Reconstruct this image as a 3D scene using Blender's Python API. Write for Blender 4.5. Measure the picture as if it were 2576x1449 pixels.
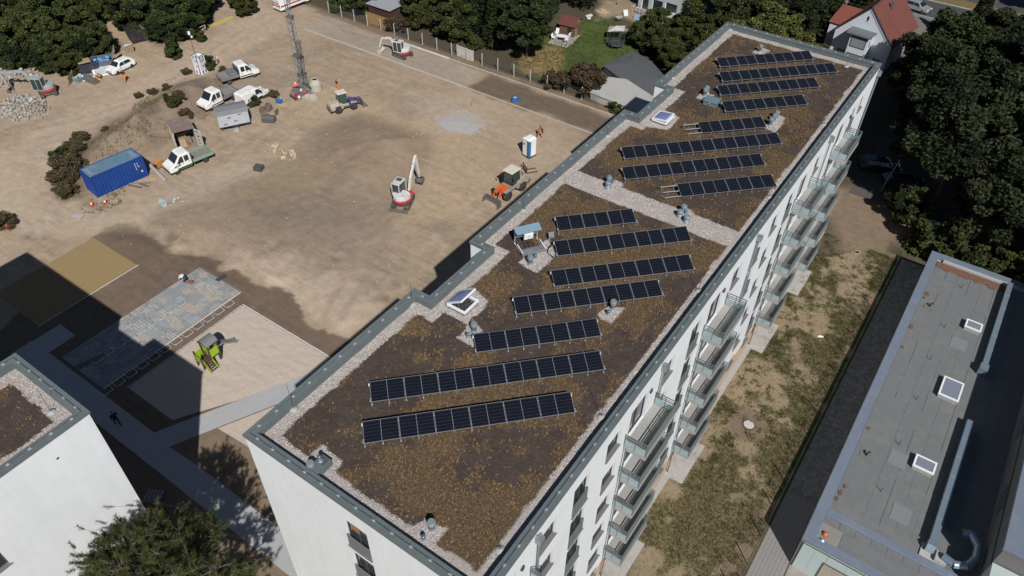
import bpy, bmesh, math, random
import numpy as np
from mathutils import Vector, Matrix
random.seed(7); RNG=np.random.default_rng(11)
rad=math.radians
for o in list(bpy.data.objects): bpy.data.objects.remove(o)
SC=bpy.context.scene
COL=SC.collection
# ---------------------------------------------------------------- camera (drone, about 48 m up)
CAM=np.array([22.55,-10.64,48.08]); PITCH,ROLL,YAW=rad(42.926),rad(1.0617),rad(-34.165); LENS=26.6647
_fw=np.array([math.sin(YAW)*math.cos(PITCH),math.cos(YAW)*math.cos(PITCH),-math.sin(PITCH)])
_rt=np.array([math.cos(YAW),-math.sin(YAW),0.0]); _up=np.cross(_rt,_fw)
_r=_rt*math.cos(ROLL)+_up*math.sin(ROLL); _u=-_rt*math.sin(ROLL)+_up*math.cos(ROLL)
cd=bpy.data.cameras.new('camera'); co=bpy.data.objects.new('camera',cd); COL.objects.link(co)
cd.sensor_width=36; cd.sensor_fit='HORIZONTAL'; cd.lens=LENS; cd.clip_start=.5; cd.clip_end=6000
mw=Matrix.Identity(4)
for i in range(3):
    mw[i][0]=_r[i]; mw[i][1]=_u[i]; mw[i][2]=-_fw[i]; mw[i][3]=CAM[i]
co.matrix_world=mw; SC.camera=co
# ---------------------------------------------------------------- sky, sun, exposure
SUN_AZ,SUN_EL=rad(130.8),rad(44.2)
w=bpy.data.worlds.new('World'); SC.world=w; w.use_nodes=True
nt=w.node_tree; bg=nt.nodes['Background']; sky=nt.nodes.new('ShaderNodeTexSky'); sky.sky_type='NISHITA'; sky.sun_disc=False
sky.sun_elevation=SUN_EL; sky.sun_rotation=SUN_AZ; sky.air_density=.75; sky.dust_density=.25
nt.links.new(sky.outputs[0],bg.inputs[0]); bg.inputs[1].default_value=0.05
sd=bpy.data.lights.new('sun','SUN'); so=bpy.data.objects.new('sun',sd); COL.objects.link(so)
sd.energy=5.0; sd.angle=rad(0.53); sd.color=(1.0,.972,.93)
sdir=Vector((math.sin(SUN_AZ)*math.cos(SUN_EL),math.cos(SUN_AZ)*math.cos(SUN_EL),math.sin(SUN_EL)))
so.rotation_euler=sdir.to_track_quat('Z','Y').to_euler(); so.location=(60,-60,80)
SC.view_settings.view_transform='Standard'; SC.view_settings.look='None'; SC.view_settings.exposure=-0.12; SC.view_settings.gamma=1.0
# ---------------------------------------------------------------- helpers
def G(x,y,z=0.0):
    """a point of the photo plan (2576 px wide survey coordinates) -> world point at height z"""
    s=36.0/2576/LENS
    d=_fw+_r*((x-1288)*s)-_u*((y-724.5)*s); t=(z-CAM[2])/d[2]; p=CAM+t*d
    return Vector((p[0],p[1],z))
def T(x=0,y=0,z=0,rz=0,rx=0,ry=0,s=1):
    return Matrix.Translation((x,y,z))@Matrix.Rotation(rz,4,'Z')@Matrix.Rotation(ry,4,'Y')@Matrix.Rotation(rx,4,'X')@Matrix.Scale(s,4)
class MB:
    def __init__(s,M=None): s.v=[]; s.f=[]; s.mi=[]; s.M=M; s.cur=0; s.sm=[]
    def add(s,vs,fs,M=None,sm=False):
        n=len(s.v)
        for p in vs:
            p=Vector(p)
            if M is not None: p=M@p
            if s.M is not None: p=s.M@p
            s.v.append(tuple(p))
        for f in fs: s.f.append([i+n for i in f]); s.mi.append(s.cur); s.sm.append(sm)
        return s
    def box(s,x0,x1,y0,y1,z0,z1,M=None):
        return s.add([(x0,y0,z0),(x1,y0,z0),(x1,y1,z0),(x0,y1,z0),(x0,y0,z1),(x1,y0,z1),(x1,y1,z1),(x0,y1,z1)],
          [(3,2,1,0),(4,5,6,7),(0,1,5,4),(1,2,6,5),(2,3,7,6),(3,0,4,7)],M)
    def cbox(s,cx,cy,cz,sx,sy,sz,M=None): return s.box(cx-sx/2,cx+sx/2,cy-sy/2,cy+sy/2,cz-sz/2,cz+sz/2,M)
    def quad(s,a,b,c,d): return s.add([a,b,c,d],[(0,1,2,3)])
    def prism(s,poly,z0,z1,M=None):
        n=len(poly); vs=[(p[0],p[1],z0) for p in poly]+[(p[0],p[1],z1) for p in poly]
        ar=sum(poly[i][0]*poly[(i+1)%n][1]-poly[(i+1)%n][0]*poly[i][1] for i in range(n))
        b=list(range(n)); t=list(range(n,2*n)); fs=[b[::-1],t]+[(i,(i+1)%n,n+(i+1)%n,n+i) for i in range(n)]
        if ar<0: fs=[list(f)[::-1] for f in fs]
        return s.add(vs,fs,M)
    def side(s,prof,y0,y1,M=None):
        """profile in x,z extruded along y"""
        n=len(prof); vs=[(p[0],y0,p[1]) for p in prof]+[(p[0],y1,p[1]) for p in prof]
        ar=sum(prof[i][0]*prof[(i+1)%n][1]-prof[(i+1)%n][0]*prof[i][1] for i in range(n))
        fs=[list(range(n)),list(range(2*n-1,n-1,-1))]+[(i,n+i,n+(i+1)%n,(i+1)%n) for i in range(n)]
        if ar<0: fs=[list(f)[::-1] for f in fs]
        return s.add(vs,fs,M)
    def tube(s,a,b,r,n=6,r2=None,caps=True,sm=True):
        a=Vector(a); b=Vector(b); d=b-a
        if d.length<1e-6: return s
        q=d.to_track_quat('Z','Y').to_matrix(); r2=r if r2 is None else r2
        vs=[]
        for rr,c in ((r,a),(r2,b)):
            for i in range(n):
                t=2*math.pi*i/n; vs.append(c+q@Vector((rr*math.cos(t),rr*math.sin(t),0)))
        fs=[(i,(i+1)%n,n+(i+1)%n,n+i) for i in range(n)]
        s.add(vs,fs,None,sm)
        if caps: s.add(vs,[tuple(range(n-1,-1,-1)),tuple(range(n,2*n))])
        return s
    def path(s,pts,r,n=6):
        for a,b in zip(pts[:-1],pts[1:]): s.tube(a,b,r,n)
        return s
    def lathe(s,prof,n=16,c=(0,0,0),M=None,sm=True):
        vs=[]; fs=[]
        for (r,z) in prof:
            for i in range(n):
                t=2*math.pi*i/n; vs.append((c[0]+r*math.cos(t),c[1]+r*math.sin(t),c[2]+z))
        for k in range(len(prof)-1):
            for i in range(n):
                j=(i+1)%n; fs.append((k*n+i,k*n+j,(k+1)*n+j,(k+1)*n+i))
        s.add(vs,fs,M,sm)
        m=len(prof)-1
        if prof[0][0]>1e-4: s.add(vs[:n],[tuple(range(n-1,-1,-1))],M)
        if prof[m][0]>1e-4: s.add(vs[m*n:],[tuple(range(n))],M)
        return s
    def loft(s,rings,M=None,sm=True,caps=True):
        n=len(rings[0]); vs=[p for r in rings for p in r]; fs=[]
        for k in range(len(rings)-1):
            for i in range(n):
                j=(i+1)%n; fs.append((k*n+i,k*n+j,(k+1)*n+j,(k+1)*n+i))
        s.add(vs,fs,M,sm)
        if caps: s.add(rings[0],[tuple(range(n-1,-1,-1))],M); s.add(rings[-1],[tuple(range(n))],M)
        return s
    def cyl(s,cx,cy,z0,z1,r,n=14,M=None): return s.lathe([(r,z0),(r,z1)],n,(cx,cy,0),M)
    def wheel(s,x,y,z,r,wd,n=16,M=None):
        """wheel with axis along y"""
        MM=T(x,y,z,rx=math.pi/2)
        if M is not None: MM=M@MM
        return s.lathe([(r*.55,-wd/2),(r*.9,-wd/2),(r,-wd*.32),(r,wd*.32),(r*.9,wd/2),(r*.55,wd/2)],n,(0,0,0),MM)
    def mesh(s,name,mats):
        me=bpy.data.meshes.new(name); me.from_pydata(s.v,[],s.f)
        if not isinstance(mats,(list,tuple)): mats=[mats]
        for m in mats: me.materials.append(m)
        if len(mats)>1: me.polygons.foreach_set('material_index',s.mi)
        if any(s.sm): me.polygons.foreach_set('use_smooth',s.sm)
        me.update(); return me
    def build(s,name,mats,parent=None,bevel=0,recalc=False):
        me=s.mesh(name,mats)
        if recalc:
            bm=bmesh.new(); bm.from_mesh(me); bmesh.ops.remove_doubles(bm,verts=bm.verts,dist=1e-5); bmesh.ops.recalc_face_normals(bm,faces=bm.faces); bm.to_mesh(me); bm.free()
        o=bpy.data.objects.new(name,me); COL.objects.link(o)
        if parent is not None: o.parent=parent
        if bevel:
            m=o.modifiers.new('bevel','BEVEL'); m.width=bevel; m.segments=2; m.limit_method='ANGLE'; m.angle_limit=rad(35)
        return o
def link(name,me,parent=None,M=None):
    o=bpy.data.objects.new(name,me); COL.objects.link(o)
    if parent is not None: o.parent=parent
    if M is not None: o.matrix_local=M
    return o
def tag(o,label=None,cat=None,group=None,kind=None):
    if label: o['label']=label
    if cat: o['category']=cat
    if group: o['group']=group
    if kind: o['kind']=kind
    return o
def thing(name,label,cat,loc=(0,0,0),rz=0,group=None):
    o=bpy.data.objects.new(name,None); COL.objects.link(o); o.empty_display_size=.3
    o.location=loc; o.rotation_euler=(0,0,rz); return tag(o,label,cat,group)
def struct(o): o['kind']='structure'; return o
def dup(root,loc,rz,label,parent=None,scale=None):
    r=root.copy(); COL.objects.link(r); r.location=loc; r.rotation_euler=(0,0,rz); r['label']=label
    if scale: r.scale=scale
    for ch in root.children:
        c=ch.copy(); COL.objects.link(c); c.parent=r
        for g in ch.children:
            d=g.copy(); COL.objects.link(d); d.parent=c
    return r
def npmesh(name,v,f,mats,attr=None,smooth=False,mi=None):
    """numpy verts (N,3), faces (M,k) -> mesh; attr = per-vertex colours (N,4) called 'tint'"""
    me=bpy.data.meshes.new(name); v=np.asarray(v,np.float32); f=np.asarray(f,np.int32); k=f.shape[1]
    me.vertices.add(len(v)); me.vertices.foreach_set('co',v.ravel())
    me.loops.add(f.size); me.loops.foreach_set('vertex_index',f.ravel())
    me.polygons.add(len(f)); me.polygons.foreach_set('loop_start',np.arange(0,f.size,k,dtype=np.int32)); me.polygons.foreach_set('loop_total',np.full(len(f),k,np.int32))
    me.polygons.foreach_set('use_smooth',np.full(len(f),bool(smooth)))
    if not isinstance(mats,(list,tuple)): mats=[mats]
    for m in mats: me.materials.append(m)
    if mi is not None: me.polygons.foreach_set('material_index',np.asarray(mi,np.int32))
    me.update(calc_edges=True)
    if attr is not None:
        a=me.color_attributes.new('tint','FLOAT_COLOR','POINT'); a.data.foreach_set('color',np.asarray(attr,np.float32).ravel())
    me.validate(); return me
# value noise in numpy
def vnoise(x,y,seed=0):
    x=np.asarray(x,float); y=np.asarray(y,float); xi=np.floor(x).astype(np.int64); yi=np.floor(y).astype(np.int64); fx=x-xi; fy=y-yi
    fx=fx*fx*(3-2*fx); fy=fy*fy*(3-2*fy)
    def h(a,b):
        n=(a*374761393+b*668265263+seed*982451653)&0x7fffffff; n=((n^(n>>13))*1274126177)&0x7fffffff; return ((n^(n>>16))&0xffff)/65535.0
    return (h(xi,yi)*(1-fx)+h(xi+1,yi)*fx)*(1-fy)+(h(xi,yi+1)*(1-fx)+h(xi+1,yi+1)*fx)*fy
def fbm(x,y,sc,oc=4,seed=0):
    r=0;a=1;t=0
    for i in range(oc): r=r+a*vnoise(np.asarray(x)/sc*2**i,np.asarray(y)/sc*2**i,seed+i); t+=a; a*=.55
    return r/t
def pdist(poly,X,Y):
    """signed distance to polygon (negative inside)"""
    X=np.asarray(X,float); Y=np.asarray(Y,float); d=np.full(X.shape,1e9); ins=np.zeros(X.shape,bool); n=len(poly)
    for i in range(n):
        ax,ay=poly[i][0],poly[i][1]; bx,by=poly[(i+1)%n][0],poly[(i+1)%n][1]
        ex,ey=bx-ax,by-ay; wx,wy=X-ax,Y-ay; t=np.clip((wx*ex+wy*ey)/(ex*ex+ey*ey+1e-9),0,1)
        d=np.minimum(d,np.hypot(wx-ex*t,wy-ey*t))
        c=((ay>Y)!=(by>Y))&(X<(bx-ax)*(Y-ay)/((by-ay) if abs(by-ay)>1e-9 else 1e-9)+ax); ins^=c
    return np.where(ins,-d,d)
def sstep(a,b,x): t=np.clip((x-a)/(b-a),0,1); return t*t*(3-2*t)
def PX(pts): return [tuple(G(*p)[:2]) for p in pts]
# ---------------------------------------------------------------- materials
def lin(c):
    if isinstance(c,str): c=[int(c[i:i+2],16)/255 for i in (0,2,4)]; return tuple((x/12.92 if x<=.04045 else ((x+.055)/1.055)**2.4) for x in c)
    return tuple(c)
_MC={}
def M(name,col=(.5,.5,.5),rough=.6,metal=0,var=.12,nscale=6.0,bump=0.0,bscale=30.0,spec=.5,emit=None,dirt=None,dscale=1.2,attr=False,trans=0,coat=0):
    """procedural material: colour broken up by noise, optional dirt patches, fine bump"""
    if name in _MC: return _MC[name]
    m=bpy.data.materials.new(name); m.use_nodes=True; nt=m.node_tree; b=nt.nodes['Principled BSDF']; L=nt.links
    col=lin(col); b.inputs['Roughness'].default_value=rough; b.inputs['Metallic'].default_value=metal; b.inputs['Specular IOR Level'].default_value=spec
    if coat: b.inputs['Coat Weight'].default_value=coat; b.inputs['Coat Roughness'].default_value=.08
    if trans: b.inputs['Transmission Weight'].default_value=trans
    tc=nt.nodes.new('ShaderNodeTexCoord'); src=tc.outputs['Object']
    if var>0 or dirt is not None or attr:
        n=nt.nodes.new('ShaderNodeTexNoise'); n.inputs['Scale'].default_value=nscale; n.inputs['Detail'].default_value=5; n.inputs['Roughness'].default_value=.65; L.new(src,n.inputs['Vector'])
        mr=nt.nodes.new('ShaderNodeMapRange'); mr.inputs['From Min'].default_value=.25; mr.inputs['From Max'].default_value=.75; mr.inputs['To Min'].default_value=1-var; mr.inputs['To Max'].default_value=1+var; L.new(n.outputs[0],mr.inputs[0])
        mx=nt.nodes.new('ShaderNodeMix'); mx.data_type='RGBA'; mx.blend_type='MULTIPLY'; mx.inputs[0].default_value=1
        if attr:
            at=nt.nodes.new('ShaderNodeAttribute'); at.attribute_name='tint'; L.new(at.outputs['Color'],mx.inputs[6])
        else: mx.inputs[6].default_value=(*col,1)
        L.new(mr.outputs[0],mx.inputs[7]); out=mx.outputs[2]
        if dirt is not None:
            n2=nt.nodes.new('ShaderNodeTexNoise'); n2.inputs['Scale'].default_value=dscale; n2.inputs['Detail'].default_value=6; n2.inputs['Roughness'].default_value=.7; L.new(src,n2.inputs['Vector'])
            r2=nt.nodes.new('ShaderNodeMapRange'); r2.inputs['From Min'].default_value=.5; r2.inputs['From Max'].default_value=.72; L.new(n2.outputs[0],r2.inputs[0])
            m2=nt.nodes.new('ShaderNodeMix'); m2.data_type='RGBA'; L.new(r2.outputs[0],m2.inputs[0]); L.new(out,m2.inputs[6]); m2.inputs[7].default_value=(*lin(dirt),1); out=m2.outputs[2]
        L.new(out,b.inputs['Base Color'])
    else: b.inputs['Base Color'].default_value=(*col,1)
    if bump>0:
        n3=nt.nodes.new('ShaderNodeTexNoise'); n3.inputs['Scale'].default_value=bscale; n3.inputs['Detail'].default_value=6; L.new(src,n3.inputs['Vector'])
        bp=nt.nodes.new('ShaderNodeBump'); bp.inputs['Strength'].default_value=bump; bp.inputs['Distance'].default_value=.05; L.new(n3.outputs[0],bp.inputs['Height']); L.new(bp.outputs[0],b.inputs['Normal'])
    if emit: b.inputs['Emission Color'].default_value=(*lin(emit),1); b.inputs['Emission Strength'].default_value=1
    _MC[name]=m; return m
WHITE=M('white_render',(.72,.745,.76),.85,var=.025,nscale=.9,bump=.12,bscale=60,dirt=(.67,.69,.705),dscale=.35)
def wall_streaks(m,lo=.965,hi=1.02):
    nt=m.node_tree; b=nt.nodes['Principled BSDF']; src=b.inputs['Base Color'].links[0].from_socket; N=nt.nodes.new
    tc=N('ShaderNodeTexCoord'); mp=N('ShaderNodeMapping'); mp.inputs['Scale'].default_value=(2.2,2.2,.12); nt.links.new(tc.outputs['Object'],mp.inputs[0]); t=N('ShaderNodeTexNoise'); t.inputs['Scale'].default_value=1.0; t.inputs['Detail'].default_value=6; t.inputs['Roughness'].default_value=.7; nt.links.new(mp.outputs[0],t.inputs[0])
    a=N('ShaderNodeMapRange'); a.inputs[1].default_value=.35; a.inputs[2].default_value=.65; a.inputs[3].default_value=lo; a.inputs[4].default_value=hi; nt.links.new(t.outputs[0],a.inputs[0]); k=N('ShaderNodeMix'); k.data_type='RGBA'; k.blend_type='MULTIPLY'; k.inputs[0].default_value=1; nt.links.new(src,k.inputs[6]); nt.links.new(a.outputs[0],k.inputs[7]); nt.links.new(k.outputs[2],b.inputs['Base Color'])
wall_streaks(WHITE)
COPE=M('coping_sheet',(.122,.146,.152),.5,metal=.0,var=.10,nscale=3,dirt=(.145,.168,.172),dscale=.6)
GREYM=M('anthracite_metal',(.085,.09,.092),.5,var=.1)
GREYL=M('light_grey_metal',(.32,.34,.36),.42,metal=.55,var=.1)
ZINC=M('zinc',(.40,.43,.46),.38,metal=.75,var=.12,nscale=5)
ALU=M('aluminium',(.72,.74,.76),.35,metal=.6,var=.05)
WPAINT=M('white_paint',(.78,.78,.77),.35,var=.05,nscale=2,coat=.3,dirt=(.60,.58,.54),dscale=1.1)
WPLAST=M('white_plastic',(.78,.79,.80),.4,var=.03)
BLACK=M('black_rubber',(.022,.022,.023),.8,var=.2,dirt=(.16,.13,.10),dscale=2.2)
DARKP=M('black_plastic',(.025,.025,.027),.5,var=.1)
GLASS=M('dark_glass',(.018,.024,.03),.06,var=.0,spec=.8)
CONC=M('concrete',(.40,.385,.36),.9,var=.12,nscale=3,bump=.15,dirt=(.30,.28,.25),dscale=.8)
STEELD=M('dirty_steel',(.20,.19,.18),.55,metal=.5,var=.3,nscale=4,dirt=(.24,.20,.16),dscale=1.5)
RUST=M('rusty_steel',(.19,.10,.065),.8,var=.3,dirt=(.25,.2,.16))
WOOD=M('pale_wood',(.42,.31,.19),.8,var=.25,nscale=4)
WOODD=M('weathered_wood',(.24,.18,.13),.85,var=.3,nscale=4)
RED=M('red_paint',(.42,.035,.04),.4,var=.1,coat=.3,dirt=(.3,.12,.1))
ORANGE=M('orange_paint',(.62,.12,.035),.45,var=.15,dirt=(.4,.2,.12))
HIVIS=M('hivis_orange',(.95,.20,.02),.7,var=.05)
BLUE=M('blue_paint',(.02,.075,.30),.4,var=.15,dirt=(.06,.11,.30),dscale=.8,coat=.2)
SKIN=M('skin',(.42,.25,.17),.6,var=.05)
# ================================================================ GROUND
ZT=18.3                                   # top of the apartment building's parapet
SITE=[(-112,52),(-75,58),(-63,58.5),(-15.2,59.2),(-1.2,58),(-1.2,13),(-15,17.2),(-26,17.8),(-32.5,18.2),(-37.4,14.8),(-44.5,15),(-112,5)]
MOUND=PX([(205,470),(165,440),(205,370),(330,275),(430,215),(520,190),(560,235),(500,300),(425,345),(400,380),(335,392),(240,420)])
HEAP=PX([(800,330),(880,278),(960,290),(1090,340),(1075,400),(1010,460),(940,520),(820,500),(760,400)])
RIMP=PX([(335,572),(440,630),(500,640),(552,655),(600,680),(700,725),(745,765),(770,805),(870,848),(960,790),(1000,640),(960,560),(640,470),(430,480)])
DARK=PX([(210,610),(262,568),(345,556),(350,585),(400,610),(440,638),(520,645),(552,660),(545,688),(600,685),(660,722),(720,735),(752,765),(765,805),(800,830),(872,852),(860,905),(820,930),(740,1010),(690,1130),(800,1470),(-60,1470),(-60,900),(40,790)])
def height(X,Y):
    X=np.asarray(X,float); Y=np.asarray(Y,float)
    ms=sstep(0,4,-pdist(SITE,X,Y))
    h=ms*(.16*(fbm(X,Y,7,4,3)-.5)+.10*(fbm(X,Y,1.6,3,9)-.5))
    dm=-pdist(MOUND,X,Y); h=h+sstep(0,4.5,dm)*(1.55+2.0*(fbm(X,Y,3.6,4,21)-.5))+sstep(-.6,.6,dm)*.12
    dh=-pdist(HEAP,X,Y); h=h+sstep(0,7,dh)*(1.15+.7*(fbm(X,Y,4,4,31)-.5))
    dr=pdist(DARK,X,Y)+1.2*(fbm(X,Y,2.2,3,41)-.5); h=h+ms*sstep(0,1.5,dr)*sstep(15,4,dr)*sstep(-46,-38,X)*(.5+.3*(fbm(X,Y,3,3,43)-.5))
    return h
def H(x,y): return float(height(np.array([x]),np.array([y]))[0])
def P(x,y): v=G(x,y); return Vector((v.x,v.y,H(v.x,v.y)))
_cl=lambda a,b,s:list(np.arange(a,b,s))
gx=[-2500,-1200,-600,-300,-200,-150]+_cl(-125,-92,1.1)+_cl(-92,-58,.42)+_cl(-58,0,.2)+_cl(0,46,.8)+[60,80,120,200,400,900,2500]
gy=[-1500,-600,-250,-120,-60]+_cl(-30,0,1.4)+_cl(0,24,.2)+_cl(24,60,.38)+_cl(60,92,.6)+_cl(92,150,1.6)+[160,180,220,300,500,1000,2500]
XX,YY=np.meshgrid(np.array(gx),np.array(gy)); HH=height(XX,YY)
def lerp(c,col,m): return c*(1-m[...,None])+np.array(col)*m[...,None]
def zone(c,poly,col,blur=1.0,amp=1.0,seed=0,op=1.0,nsc=3.0):
    d=pdist(poly,XX,YY)+amp*2*(fbm(XX,YY,nsc,4,seed)-.5); return lerp(c,col,op*sstep(blur,-blur,d))
SAND=(.375,.290,.208)
n1=fbm(XX,YY,14,5,1); n2=fbm(XX,YY,3.5,5,2); n3=fbm(XX,YY,.9,3,5)
c=np.ones(XX.shape+(3,))*np.array(SAND); c=c*(.80+.28*n1+.22*(n2-.5)+.10*(n3-.5))[...,None]
c=lerp(c,(.40,.305,.22),.55*sstep(.52,.7,fbm(XX,YY,9,4,55)))
c=lerp(c,(.25,.195,.15),.45*sstep(.55,.72,fbm(XX,YY,6,4,57)))
# outside the site: garden soil / leaf litter
GARD=[(-120,66.2),(40,66.2),(40,160),(-120,160)]
c=zone(c,GARD,(.085,.068,.045),1.0,.6,3)
c=zone(c,[(14,-40),(60,-40),(60,160),(14,160)],(.10,.08,.055),.5,.2,4)
# left woodland floor
c=zone(c,PX([(-60,-40),(480,-40),(520,60),(440,110),(330,95),(290,130),(220,165),(80,130),(0,110),(-60,120)]),(.09,.072,.045),1.5,1.5,6)
c=zone(c,PX([(240,40),(290,60),(330,75),(375,110),(385,135),(330,140),(300,105),(255,75)]),(.36,.265,.175),.8,.8,7)
c=zone(c,MOUND,(.20,.15,.108),1.8,1.8,8,.95); c=zone(c,MOUND,(.26,.20,.148),3,3,88,.5,1.5)
c=zone(c,PX([(150,400),(210,355),(260,330),(300,300),(200,420),(195,500),(150,515),(135,480)]),(.14,.105,.065),1.2,1.4,9,.8,1.8)
c=zone(c,PX([(200,480),(250,505),(300,520),(270,540),(190,520)]),(.17,.13,.085),.8,1.0,10,.6,1.2)
MID=PX([(345,562),(470,480),(600,455),(700,400),(790,318),(900,278),(1092,345),(1065,410),(1000,465),(985,560),(965,640),(900,700),(820,715),(700,712),(600,660),(520,640),(440,622)])
c=zone(c,MID,(.275,.208,.150),.7,1.3,140,.75,2.2); c=zone(c,HEAP,(.285,.212,.148),.8,1.2,12,.6)
c=zone(c,PX([(600,470),(720,420),(800,330),(890,300),(960,420),(880,460),(760,450),(700,500)]),(.245,.182,.13),.8,1.6,141,.45,2.0)
c=zone(c,PX([(620,490),(760,440),(900,460),(960,520),(930,600),(860,640),(700,620),(560,600)]),(.225,.182,.14),1.4,2.6,13,.6,1.6)
c=zone(c,PX([(430,560),(700,600),(940,560),(1010,620),(1000,740),(900,800),(780,740),(560,640)]),(.33,.25,.19),1.5,2.2,14,.45,1.8)
c=zone(c,PX([(830,210),(1000,290),(1180,340),(1300,420),(1120,560),(1010,560),(1090,420),(1090,340),(900,275),(700,330)]),(.405,.305,.205),1.4,1.8,15,.75)
c=zone(c,PX([(600,480),(720,500),(780,470),(730,430),(640,440)]),(.30,.24,.15),2,2,16,.5)
c=zone(c,PX([(560,660),(700,640),(820,690),(940,740),(930,800),(870,840),(790,810),(740,750),(640,690)]),(.44,.35,.27),1.0,1.6,17,.7,1.5)
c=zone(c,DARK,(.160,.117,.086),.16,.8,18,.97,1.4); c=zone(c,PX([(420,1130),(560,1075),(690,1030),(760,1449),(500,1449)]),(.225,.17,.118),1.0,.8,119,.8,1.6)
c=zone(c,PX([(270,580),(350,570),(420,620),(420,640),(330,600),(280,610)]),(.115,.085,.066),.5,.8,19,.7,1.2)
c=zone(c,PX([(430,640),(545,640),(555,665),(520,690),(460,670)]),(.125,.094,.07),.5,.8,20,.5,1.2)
for (px,py,r) in [(385,285,1.0),(400,305,1.3),(110,600,.9),(265,585,.8),(268,520,.6),(75,598,1.0),(430,600,1.1),(800,905,1.2)]:
    g=P(px,py); d=np.hypot(XX-g.x,YY-g.y)+1.6*r*(fbm(XX,YY,1.2,3,int(px))-.5); c=lerp(c,(.13,.10,.078),.8*sstep(r,.2*r,d))
# pale gravel spots
c=zone(c,PX([(1095,295),(1150,278),(1215,300),(1220,320),(1180,340),(1110,325)]),(.40,.37,.34),.5,.8,22,.95,1.0)
c=zone(c,PX([(1020,230),(1180,250),(1230,310),(1080,290)]),(.40,.325,.255),2.5,2,23,.7)
# strip between the kerbs
c=zone(c,[(-64,59.9),(-34,59.9),(-34,65.0),(-64,65.0)],(.345,.285,.225),.25,.2,24)
c=zone(c,[(-60,60.2),(-38,60.2),(-38,64),(-60,64)],(.305,.255,.208),1.5,1.5,25,.8)
c=zone(c,[(-33,60.1),(0,60.1),(0,64.9),(-33,64.9)],(.15,.115,.085),.6,1.2,26)
c=zone(c,[(-66,65.0),(-12,65.0),(-12,66.4),(-66,66.4)],(.20,.145,.10),.5,.6,27)
# dust-pale haul road along the top left
c=zone(c,PX([(-40,420),(140,300),(330,215),(520,110),(650,0),(740,60),(560,170),(420,230),(230,330),(120,480),(0,560)]),(.43,.34,.255),1.4,1.5,28,.75)
c=zone(c,PX([(0,500),(160,520),(330,530),(500,440),(640,400),(660,430),(480,520),(340,565),(60,600)]),(.43,.345,.265),1.2,1.5,29,.65)
# wheel tracks
def track(pts,wd,col,op,seed):
    global c
    pp=PX(pts); d=np.full(XX.shape,1e9)
    for a,b in zip(pp[:-1],pp[1:]):
        e=np.array(b)-np.array(a); L=float(e@e); t=np.clip(((XX-a[0])*e[0]+(YY-a[1])*e[1])/L,0,1); d=np.minimum(d,np.hypot(XX-a[0]-e[0]*t,YY-a[1]-e[1]*t))
    d=np.abs(d-.85)-wd; c=lerp(c,col,op*sstep(.35,-.1,d)*sstep(.35,.6,fbm(XX,YY,2.5,3,seed)))
for i,(pts,wd,col,op) in enumerate([
  ([(30,330),(240,280),(420,220),(560,120),(680,40)],.15,(.29,.225,.17),.55),([(60,370),(260,310),(420,260),(480,230)],.15,(.27,.215,.165),.5),
  ([(560,410),(660,330),(800,240),(1000,200)],.15,(.42,.325,.23),.5),([(300,560),(520,500),(640,440)],.15,(.27,.21,.16),.4),
  ([(980,560),(900,700),(840,800)],.2,(.28,.215,.165),.45),([(1200,510),(1080,640),(960,760),(880,830)],.2,(.43,.34,.25),.5),
  ([(700,640),(800,600),(960,570)],.2,(.28,.22,.17),.5),([(1130,560),(1280,460),(1380,370)],.2,(.42,.325,.235),.5),
  ([(520,560),(700,520),(900,470),(980,500)],.2,(.29,.225,.165),.45),([(640,60),(800,120),(1000,190),(1200,260)],.2,(.41,.305,.2),.5),
  ([(860,650),(950,700),(1000,760)],.12,(.2,.16,.14),.6),([(460,660),(420,700),(480,740)],.12,(.12,.09,.07),.6)]): track(pts,wd,col,op,60+i)
# garden grass, bare soil behind the block
c=zone(c,PX([(1330,110),(1420,80),(1500,40),(1590,75),(1640,110),(1560,150),(1480,180),(1420,210),(1330,200),(1300,160)]),(.075,.105,.03),.8,1.0,30,.9,1.5)
c=zone(c,PX([(1330,120),(1400,115),(1420,150),(1400,185),(1340,190),(1290,170)]),(.27,.185,.09),.8,1.2,31,.9,1.8)
c=zone(c,PX([(1510,0),(1680,0),(1700,60),(1640,75),(1560,40),(1500,50)]),(.30,.235,.165),.8,.8,32,.9)
c=zone(c,PX([(2080,540),(2130,470),(2260,470),(2290,560),(2230,640),(2120,640)]),(.225,.165,.115),.8,.8,33,.95)
c=zone(c,PX([(2180,-20),(2330,30),(2330,130),(2200,160)]),(.24,.165,.09),.8,.8,34,.6,2)
v=np.stack([XX,YY,HH],-1).reshape(-1,3); ny,nx=XX.shape
ii=np.arange((ny-1)*(nx-1)); r_,q_=ii//(nx-1),ii%(nx-1); a0=r_*nx+q_
f=np.stack([a0,a0+1,a0+nx+1,a0+nx],1)
SOIL=M('site_soil',(.3,.25,.2),.95,var=.16,nscale=1.1,attr=True,bump=.5,bscale=2.2,spec=.15)
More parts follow.
